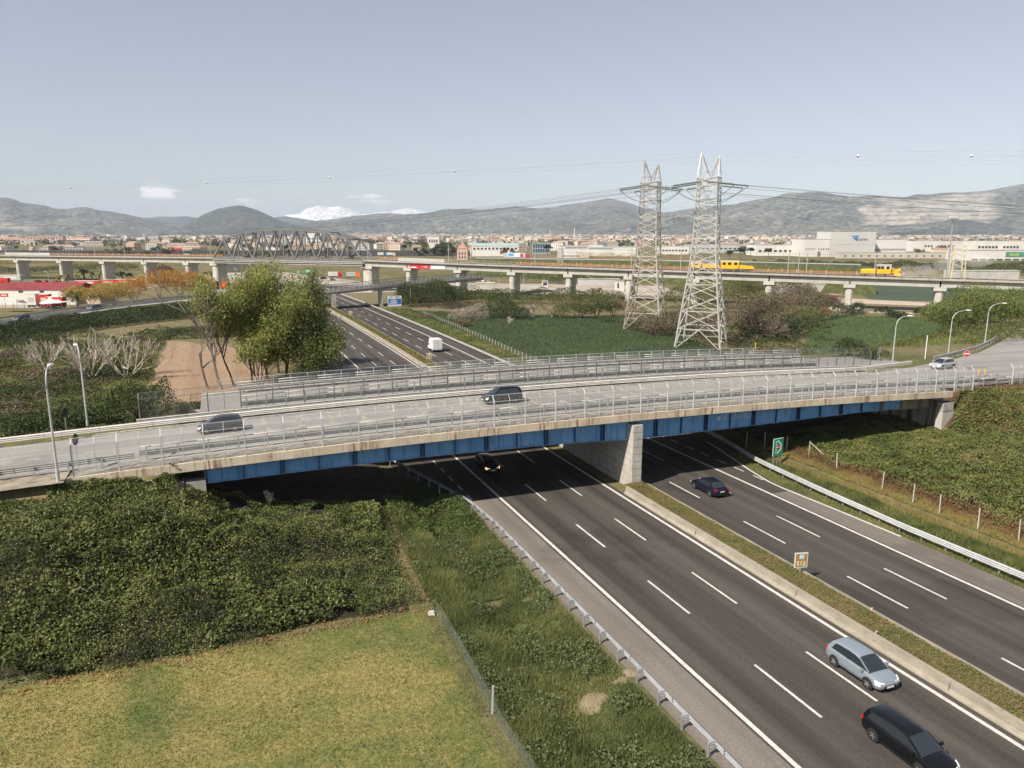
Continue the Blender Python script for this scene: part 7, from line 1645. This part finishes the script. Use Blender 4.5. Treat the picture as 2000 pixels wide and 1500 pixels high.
# trackside netting and workers
for a, b_ in ((vs(1760), vs(1000)), (vs(800), vs(735)), (vs(430), vs(60))):
    S = np.linspace(a, b_, 30); c0 = vw(a, -4.3); t = thing('safety_netting', {0: 'orange safety netting along the far edge of the viaduct, right and centre', 1: 'short orange netting beside the truss end', 2: 'orange netting along the viaduct on the left'}[[vs(1760), vs(800), vs(430)].index(a)], 'netting', (c0[0], c0[1], 0), VRZ)
    mb = MB()
    for dz in (.0, .2, .4, .6, .8): mb.tube([(s - a, 0, ztop(s) + .15 + dz) for s in S], .05, 3, False)
    mb.build('net', M('orange_netting', (.42, .15, .07), (.55, .22, .10), .8), t)
    mp = MB().box((0, 0, .6), (.08, .08, 1.4)).mesh('stake'); mp.materials.append(m_swhite)
    for s in np.arange(a, b_, 5): put('stake', mp, t, (s - a, 0, ztop(s)))
def person(label, loc, rz, top, legs):
    t = thing('person', label, 'person', loc, rz)
    def body(name, verts, edges, rad, mat, par):
        me = bpy.data.meshes.new(name); me.from_pydata(verts, edges, []); o = put(name, me, par); me.materials.append(mat)
        mo = o.modifiers.new('skin', 'SKIN'); sk = me.skin_vertices[0].data
        for i, r_ in enumerate(rad): sk[i].radius = (r_, r_)
        sk[0].use_root = True; o.modifiers.new('sub', 'SUBSURF').levels = 1; o.modifiers['sub'].render_levels = 1; return o
    vv = [(0, 0, .95), (0, .01, 1.2), (0, 0, 1.42), (0, 0, 1.52), (0, .02, 1.64), (0, .02, 1.76), (-.11, 0, .9), (-.12, .05, .5), (-.13, -.02, .08), (-.13, .12, .04), (.11, 0, .9), (.12, -.04, .5), (.13, -.16, .1), (.13, -.02, .04), (-.2, 0, 1.4), (-.28, .02, 1.12), (-.24, .16, .92), (.2, 0, 1.4), (.3, .05, 1.14), (.2, .2, .98)]
    ee = [(0, 1), (1, 2), (2, 3), (3, 4), (4, 5), (0, 6), (6, 7), (7, 8), (8, 9), (0, 10), (10, 11), (11, 12), (12, 13), (2, 14), (14, 15), (15, 16), (2, 17), (17, 18), (18, 19)]
    body('body', vv, ee, [.15, .15, .15, .06, .09, .07, .09, .07, .05, .04, .09, .07, .05, .04, .07, .05, .04, .07, .05, .04], legs, t)
    MB().loft([[(cos(q) * a, sin(q) * b_, z) for q in np.linspace(0, 2 * pi, 11)[:-1]] for a, b_, z in ((.22, .17, .92), (.21, .17, 1.15), (.25, .17, 1.38), (.12, .10, 1.47))]).build('hi_vis_jacket', top, t, smooth=True)
    MB().loft([[(cos(q) * r_, .02 + sin(q) * r_, z) for q in np.linspace(0, 2 * pi, 11)[:-1]] for r_, z in ((.125, 1.68), (.12, 1.75), (.07, 1.82), (.01, 1.84))]).build('helmet', m_swhite, t, smooth=True)
for u, lb in ((1139, 'left of two track workers in orange on the viaduct'), (1157, 'right of two track workers in orange on the viaduct')):
    p = vw(vs(u), 3.2); person(lb, (p[0], p[1], ztop(vs(u)) - .3), VRZ + u, m_orange, m_orange)
# concrete chimneys / towers far off
for u, vt, vb, r_, lb in ((1122, 446, 473, 2.2, 'slim pale chimney standing over the far town'), (1074, 449, 470, 1.4, 'thin red-tipped mast over the far town')):
    D = 26.3 * F / (vb - HZ); c = V(u, D, vb); hh = CAMH - (vt - HZ) * D / F + 1.3; t = thing('chimney', lb, 'chimney', (c[0], c[1], -1.3)); MB().cyl((0, 0, 0), (0, 0, hh), r_, 10, r_ * .7).build('shaft', m_cream_wall, t); MB().cyl((0, 0, hh), (0, 0, hh + 2), r_ * .8, 10).build('tip', m_pink_wall, t)
# ---- pines and scattered trees of the plain
m_pine = leafmat('pine_needles', [(.012, .018, .009), (.022, .032, .014), (.036, .048, .02), (.05, .062, .025)], .15)
def pine_proto(seed, flat):
    t = thing('pine_tree', 'x', 'tree'); rg = np.random.default_rng(seed)
    MB().tube([(0, 0, -.5), (.3, 0, 5), (0, .2, 9)], [.35, .3, .2], 6).build('trunk', m_bark_dark, t)
    k = 9; C_ = np.stack([rg.normal(0, 2.6, k), rg.normal(0, 2.6, k), rg.uniform(8.2 if flat else 4.5, 11, k)], 1); n = 1500; j = rg.integers(0, k, n)
    d_ = unit(rg.normal(size=(n, 3))); P = C_[j] + d_ * np.array([2.3, 2.3, 1.1 if flat else 2.0]) * rg.uniform(.6, 1, n)[:, None]; leaves(P, .8, .8).build('crown', m_pine, t); return t
pA, pB = pine_proto(1, True), pine_proto(2, False); used = {1: False, 2: False}
pines = [(850, 500, 13, 2, 'tall dark pine in the clump beyond the truss, left'), (866, 502, 15, 2, 'tallest dark pine of the clump beyond the truss'), (884, 504, 14, 2, 'dark pine beside the pink villa'), (832, 503, 10, 2, 'lower dark tree at the left of the pine clump'), (812, 500, 9, 1, 'umbrella pine at the left end of the pine clump'), (790, 496, 11, 1, 'umbrella pine standing alone behind the lot'), (800, 485, 11, 1, 'umbrella pine in front of the pale roofs'), (985, 503, 10, 2, 'dark tree in front of the green-roofed hall'), (1003, 505, 9, 2, 'dark tree left of the lorry'), (1070, 500, 12, 1, 'umbrella pine beside the glass office'), (1425, 508, 9, 1, 'umbrella pine left of the hedge by the yellow machine'), (1445, 507, 11, 1, 'umbrella pine behind the long yellow machine'), (1465, 503, 10, 1, 'umbrella pine right of the long yellow machine'), (1500, 505, 10, 1, 'umbrella pine before the pale warehouse'), (1893, 494, 12, 2, 'tree right of the light mast'), (1910, 493, 11, 1, 'tree in front of the long white factory'), (1300, 470, 14, 1, 'umbrella pine between the pylons far off'), (1700 - 300, 468, 14, 1, 'umbrella pine far off behind the near pylon'), (540, 492, 14, 2, 'big dark tree seen through the truss, left'), (560, 493, 13, 2, 'big dark tree seen through the truss, right')]
for k, (u, v, hh, kd, lb) in enumerate(pines):
    p = G(u, v, -1.3); src = pA if kd == 1 else pB; o = src if not used[kd] else dup(src); used[kd] = True
    o.location = (p[0], p[1], -1.3); o.scale = (hh / 11 * random.uniform(.9, 1.2),) * 2 + (hh / 11,); o.rotation_euler = (0, 0, k); o['label'] = lb
m_far_leaf = leafmat('far_tree_leaves', [(.022, .030, .013), (.045, .052, .02), (.075, .07, .032), (.10, .085, .045)], .2, nscale=.02)
fp_ = thing('far_tree', 'small tree dotted between the fields of the far plain', 'tree', (0, 0, 0), 0, 'trees dotted over the plain')
bush_mesh(4.0, 7.5, 420, 1.1, 5).build('crown', m_far_leaf, fp_); MB().cyl((0, 0, -.5), (0, 0, 4), .3, 5).build('trunk', m_bark_dark, fp_)
for k in range(190):
    lf = random.random() < .6; u = random.uniform(-40, 640) if lf else random.uniform(640, 2040); D = 10 ** random.uniform(math.log10(620 if lf else 900), math.log10(3200)); c = V(u, D, 470); o = fp_ if k == 0 else dup(fp_)
    s = random.uniform(.7, 1.6); o.location = (c[0], c[1], -1.3); o.scale = (s * random.uniform(.9, 1.6), s, s); o.rotation_euler = (0, 0, random.uniform(0, 6))
# ---- the town: nearest houses one by one, the rest as one mass
m_roof_far = M('weathered_far_tiles', (.30, .21, .165), (.40, .30, .24), .02, .9)
pal = [(m_white_wall, m_roof_far, 'white'), (m_cream_wall, m_roof_far, 'cream'), (m_pink_wall, m_roof_far, 'pink'), (m_white_wall, m_roof_grey, 'white flat-roofed'), (m_grey_wall, m_roof_grey, 'grey flat-roofed'), (m_cream_wall, m_roof_grey, 'cream flat-roofed')]
protos = []
for k, (wm, rm_, nm) in enumerate(pal):
    for j, (w, d_, hh) in enumerate(((13, 10, 7), (20, 12, 11), (38, 18, 7.5))):
        lb = '%s %s among the far roofs of the town' % (nm, ('house', 'apartment block', 'long hall')[j]); t = thing('town_house' if j < 2 else 'town_hall_building', lb, 'building', (0, 0, 0), 0, lb.split(' among')[0] + 's of the town')
        MB().box((0, 0, hh / 2 - .5), (w, d_, hh + 1)).build('wall', wm, t)
        if k < 3: MB().hexa([(-w / 2 - .4, -d_ / 2 - .4, hh), (w / 2 + .4, -d_ / 2 - .4, hh), (w / 2 + .4, d_ / 2 + .4, hh), (-w / 2 - .4, d_ / 2 + .4, hh), (-w / 2 + 3, -.1, hh + 2.6), (w / 2 - 3, -.1, hh + 2.6), (w / 2 - 3, .1, hh + 2.6), (-w / 2 + 3, .1, hh + 2.6)]).build('roof', rm_, t)
        else: MB().box((0, 0, hh + .25), (w + .4, d_ + .4, .5)).build('roof', rm_, t)
        mb = MB(); nf = max(1, int(hh / 3.4))
        for f_ in range(nf):
            for q in np.arange(-w / 2 + 2, w / 2 - 1, 3.6): mb.box((q, -d_ / 2 - .02, 1.8 + f_ * 3.3), (1.5, .12, 1.6))
        mb.build('windows', m_win, t); protos.append((t, [False]))
random.seed(21)
for k in range(230):
    t, us = protos[random.choice([0, 1, 2, 3, 4, 6, 7, 8, 9, 10, 12, 13, 15, 16, 5, 11]) if k > 17 else k]
    u = random.uniform(640, 2060) if random.random() < .72 else random.uniform(-60, 640); D = 10 ** random.uniform(math.log10(1000), math.log10(2600)); c = V(u, D, 470)
    if 1470 < u < 1900 and D < 1300: D += 500; c = V(u, D, 470)
    o = t if not us[0] else dup(t); us[0] = True; o.location = (c[0], c[1], -1.3); o.rotation_euler = (0, 0, -A + random.uniform(-.5, .5))
mbs = [MB() for _ in range(4)]
for k in range(4200):
    u = random.uniform(-120, 2120) if k % 3 else random.uniform(640, 1500); D = 10 ** random.uniform(math.log10(2300), math.log10(8800)); c = V(u, D, 470); zb_ = -1.3 + max(0, D - 6500) * .012 * random.uniform(.2, 1)
    w, d_, hh = random.choice(((16, 12, 8), (14, 10, 7), (24, 14, 13), (30, 14, 16), (60, 30, 9), (18, 12, 10)))
    if u < 600 and random.random() < .55: continue
    a = random.randrange(4) if random.random() < .9 else 3; mbs[a].box((c[0], c[1], zb_ + hh / 2), (w, d_, hh), -A + random.uniform(-.6, .6))
    if a != 3: mbs[3 if random.random() < .7 else 0].box((c[0], c[1], zb_ + hh + .5), (w * 1.02, d_ * 1.02, 1.0), -A)
for q, mt in zip(mbs, (m_white_wall, m_cream_wall, m_grey_wall, m_roof_far)): tag(q.build('far_town', mt), kind='stuff')
P = []
for k in range(1500):
    u = random.uniform(-120, 2120); D = 10 ** random.uniform(math.log10(1500), math.log10(8500)); c = V(u, D, 470); n = random.randint(6, 16); s = random.uniform(5, 14)
    P.append(np.stack([c[0] + rng.normal(0, s * 1.3, n), c[1] + rng.normal(0, s * .6, n), rng.uniform(1, 8, n)], 1))
tag(leaves(np.concatenate(P), 6.5, .8).build('far_woods', m_far_leaf), kind='stuff')

# ------------------------------------------------------------------ mountains
def mountain_mat(name, scrub, rock, bare, nscale, lo, hi, quarry=None):
    m, nt, b = _new(name)
    f1 = noise(nt, nscale, 8, .62); f2 = noise(nt, nscale * 7, 6, .7)
    col = ramp(nt, f1, [(lo, scrub), (hi, rock)]); col = mixc(nt, ramp(nt, f2, [(.45, (0, 0, 0)), (.68, (.75, .75, .75))]), col, bare)
    col = mixc(nt, ramp(nt, noise(nt, nscale * 2.2, 5), [(.62, (0, 0, 0)), (.70, (.6, .6, .6))]), col, tuple(min(1, c * 1.5) for c in rock))
    col = mixc(nt, .8, col, ramp(nt, noise(nt, .022, 4, .7), [(.40, (.25, .28, .28)), (.60, (1.8, 1.76, 1.66))]), 'MULTIPLY')
    if quarry:
        at = nt.nodes.new('ShaderNodeAttribute'); at.attribute_name = 'quarry'
        qn = ramp(nt, noise(nt, .01, 6, .65), [(.42, quarry), (.62, tuple(c * .62 for c in quarry))])
        g2 = nt.nodes.new('ShaderNodeNewGeometry'); sp = nt.nodes.new('ShaderNodeSeparateXYZ'); nt.links.new(g2.outputs['Position'], sp.inputs[0])
        md = nt.nodes.new('ShaderNodeMath'); md.operation = 'MODULO'; md.inputs[1].default_value = 46.0; nt.links.new(sp.outputs['Z'], md.inputs[0]); dv = nt.nodes.new('ShaderNodeMath'); dv.operation = 'DIVIDE'; dv.inputs[1].default_value = 46.0; nt.links.new(md.outputs[0], dv.inputs[0])
        bn = mixc(nt, 1.0, ramp(nt, dv.outputs[0], [(.0, (1, 1, 1)), (.20, (.9, .9, .9)), (.32, (0, 0, 0))]), ramp(nt, noise(nt, .008, 5), [(.42, (0, 0, 0)), (.52, (1, 1, 1))]), 'MULTIPLY'); qn = mixc(nt, bn, qn, scrub); col = mixc(nt, at.outputs['Fac'], col, qn)
    nt.links.new(col, b.inputs['Base Color']); b.inputs['Roughness'].default_value = .95; setspec(b, .05); return m
def ridge(name, prof_, D, wdt, mat, seed, rough=.16, qz=None, foot=0.0, rows=46, base_drop=0, nscale=1.0):
    us = np.arange(prof_[0][0], prof_[-1][0] + .1, 4.0); v = np.interp(us, [p[0] for p in prof_], [p[1] for p in prof_])
    ts = np.r_[np.linspace(0, 1, rows), 1.06, 1.2]; X = np.zeros((len(ts), len(us))); Yv = X.copy(); Z = X.copy(); Q = X.copy()
    for j, (u, vv) in enumerate(zip(us, v)):
        zr_ = CAMH - (vv - HZ) * D / F
        for i, t in enumerate(ts):
            d_ = D - wdt * (1 - t); c = V(u, d_, 470); X[i, j], Yv[i, j] = c[0], c[1]; Z[i, j] = foot + (zr_ - foot) * (min(t, 1) ** 1.25 if t <= 1 else 1 - (t - 1) * 1.5)
    hgt = np.maximum(Z - foot, 0); tt = np.minimum(ts, 1)[:, None]
    nz = (1 - np.abs(2 * fbm(X, Yv, wdt * .36 * nscale, seed, 6) - 1)) - .62
    Z = Z + nz * rough * 6.5 * hgt.max() * np.clip(tt * (1 - tt) * 3.2, 0, 1) * .5 + (fbm(X, Yv, wdt * .08, seed + 9, 3) - .5) * hgt.max() * .075 * np.clip(tt * 3, 0, 1)
    Z[0] = foot - 30
    if qz:
        for (u0, u1, t0, t1, st) in qz:
            wob = (fbm(X, Yv, 700, seed + 3, 4) - .5) * 150; wgt = sm((us[None] + wob - u0 - 90 * (tt - .3) * (u1 - u0 > 150)) / 35) * sm((u1 + wob * .6 - us[None] - 20 * tt) / 45) * sm((tt + wob * .0012 - t0) / .08) * sm((t1 - tt) / .08); wgt = np.clip(wgt * 1.5 - .6 * (fbm(X, Yv, 160, seed + 3, 4)) * (wgt < .98), 0, 1)
            ter = np.floor(Z / st) * st + st * np.clip((Z / st - np.floor(Z / st)) * 4 - 3, 0, 1); Z = Z * (1 - wgt) + ter * wgt; Q = np.maximum(Q, np.clip(wgt * (.55 + .6 * fbm(X, Yv, 260, seed + 8, 4)), 0, 1))
    o = grid_mesh(MB(), X, Yv, Z).build(name, mat, smooth=True)
    if qz:
        a = o.data.attributes.new('quarry', 'FLOAT', 'POINT'); a.data.foreach_set('value', Q.astype(np.float32).ravel())
    return tag(o, kind='structure')
mm1 = mountain_mat('scrub_mountain', (.060, .068, .050), (.135, .13, .105), (.21, .20, .17), .0011, .38, .62, (.40, .35, .29))
mm2 = mountain_mat('wooded_hill', (.042, .052, .040), (.085, .088, .068), (.13, .13, .105), .0016, .38, .66)
snow = mountain_mat('snow_mountain', (.60, .60, .62), (.70, .70, .72), (.36, .37, .41), .0005, .35, .6)
far_blue = mountain_mat('far_range', (.06, .07, .06), (.10, .11, .10), (.14, .14, .13), .0006, .4, .6)
ridge('snowy_mountains', [(470, 440), (520, 428), (560, 423), (588, 418), (604, 408), (625, 405), (650, 406), (664, 405), (690, 411), (712, 419), (740, 418), (770, 413), (798, 409), (822, 412), (840, 416), (900, 424), (960, 440)], 16500, 2600, snow, 3, .06, rows=30)
ridge('far_mountains', [(230, 440), (290, 426), (330, 424), (372, 424), (420, 430), (520, 428), (560, 424), (620, 432), (700, 440), (800, 446)], 14000, 2300, far_blue, 5, .08, rows=26)
ridge('mountains', [(-420, 380), (-200, 392), (-80, 402), (0, 393), (14, 388), (34, 391), (52, 398), (80, 403), (98, 405), (118, 410), (140, 411), (158, 407), (176, 407), (205, 415), (250, 422), (290, 428), (330, 434), (390, 445), (440, 456)], 10500, 3600, mm1, 11, .17, qz=[(-60, 70, .12, .42, 40)])
ridge('hill', [(345, 452), (362, 441), (385, 430), (405, 419), (430, 410), (455, 405), (472, 402.5), (484, 405), (500, 411), (525, 421), (550, 432), (590, 443), (650, 455)], 9000, 2200, mm2, 21, .10)
ridge('mountains', [(520, 455), (560, 441), (600, 434), (650, 429), (700, 423), (745, 419), (790, 420), (835, 417), (870, 411), (905, 410), (940, 412), (975, 409), (1005, 405), (1050, 410), (1085, 407), (1120, 401), (1150, 398), (1185, 391), (1215, 396), (1245, 405), (1290, 416), (1340, 425), (1400, 440), (1450, 455)], 11500, 3800, mm1, 31, .16)
ridge('mountains', [(1150, 456), (1210, 440), (1270, 424), (1320, 412), (1375, 405), (1430, 401), (1480, 392), (1530, 382), (1575, 377), (1610, 380), (1650, 386), (1700, 387), (1760, 388), (1800, 384), (1850, 380), (1900, 378), (1930, 375), (1965, 369), (2000, 365), (2060, 362), (2200, 372), (2400, 366)], 9000, 3000, mm1, 41, .13, qz=[(1640, 1965, .20, .985, 46), (1505, 1545, .2, .5, 60), (1290, 1330, .1, .3, 40)], rows=90)
ridge('foothills', [(1580, 457), (1700, 447), (1780, 440), (1850, 432), (1890, 430), (1930, 438), (1980, 440), (2060, 430), (2300, 425)], 6800, 900, mm2, 51, .10, rows=30)
ridge('foothills', [(640, 458), (740, 449), (800, 447), (860, 449), (900, 456)], 9200, 700, mm1, 61, .12, rows=24, qz=[(690, 750, .3, .95, 25)])

# ------------------------------------------------------------------ the air
hz = MB().box((3000, 9800, 315), (33000, 21200, 650)).build('haze', None); hz.display_type = 'WIRE'
mh = bpy.data.materials.new('haze'); mh.use_nodes = True; nt = mh.node_tree; nt.nodes.clear()
vo = nt.nodes.new('ShaderNodeOutputMaterial'); vp = nt.nodes.new('ShaderNodeVolumePrincipled'); vp.inputs['Color'].default_value = (.66, .79, 1.0, 1); vp.inputs['Density'].default_value = 4.4e-5; vp.inputs['Anisotropy'].default_value = -.1
nt.links.new(vp.outputs[0], vo.inputs['Volume']); hz.data.materials.append(mh); tag(hz, kind='stuff')
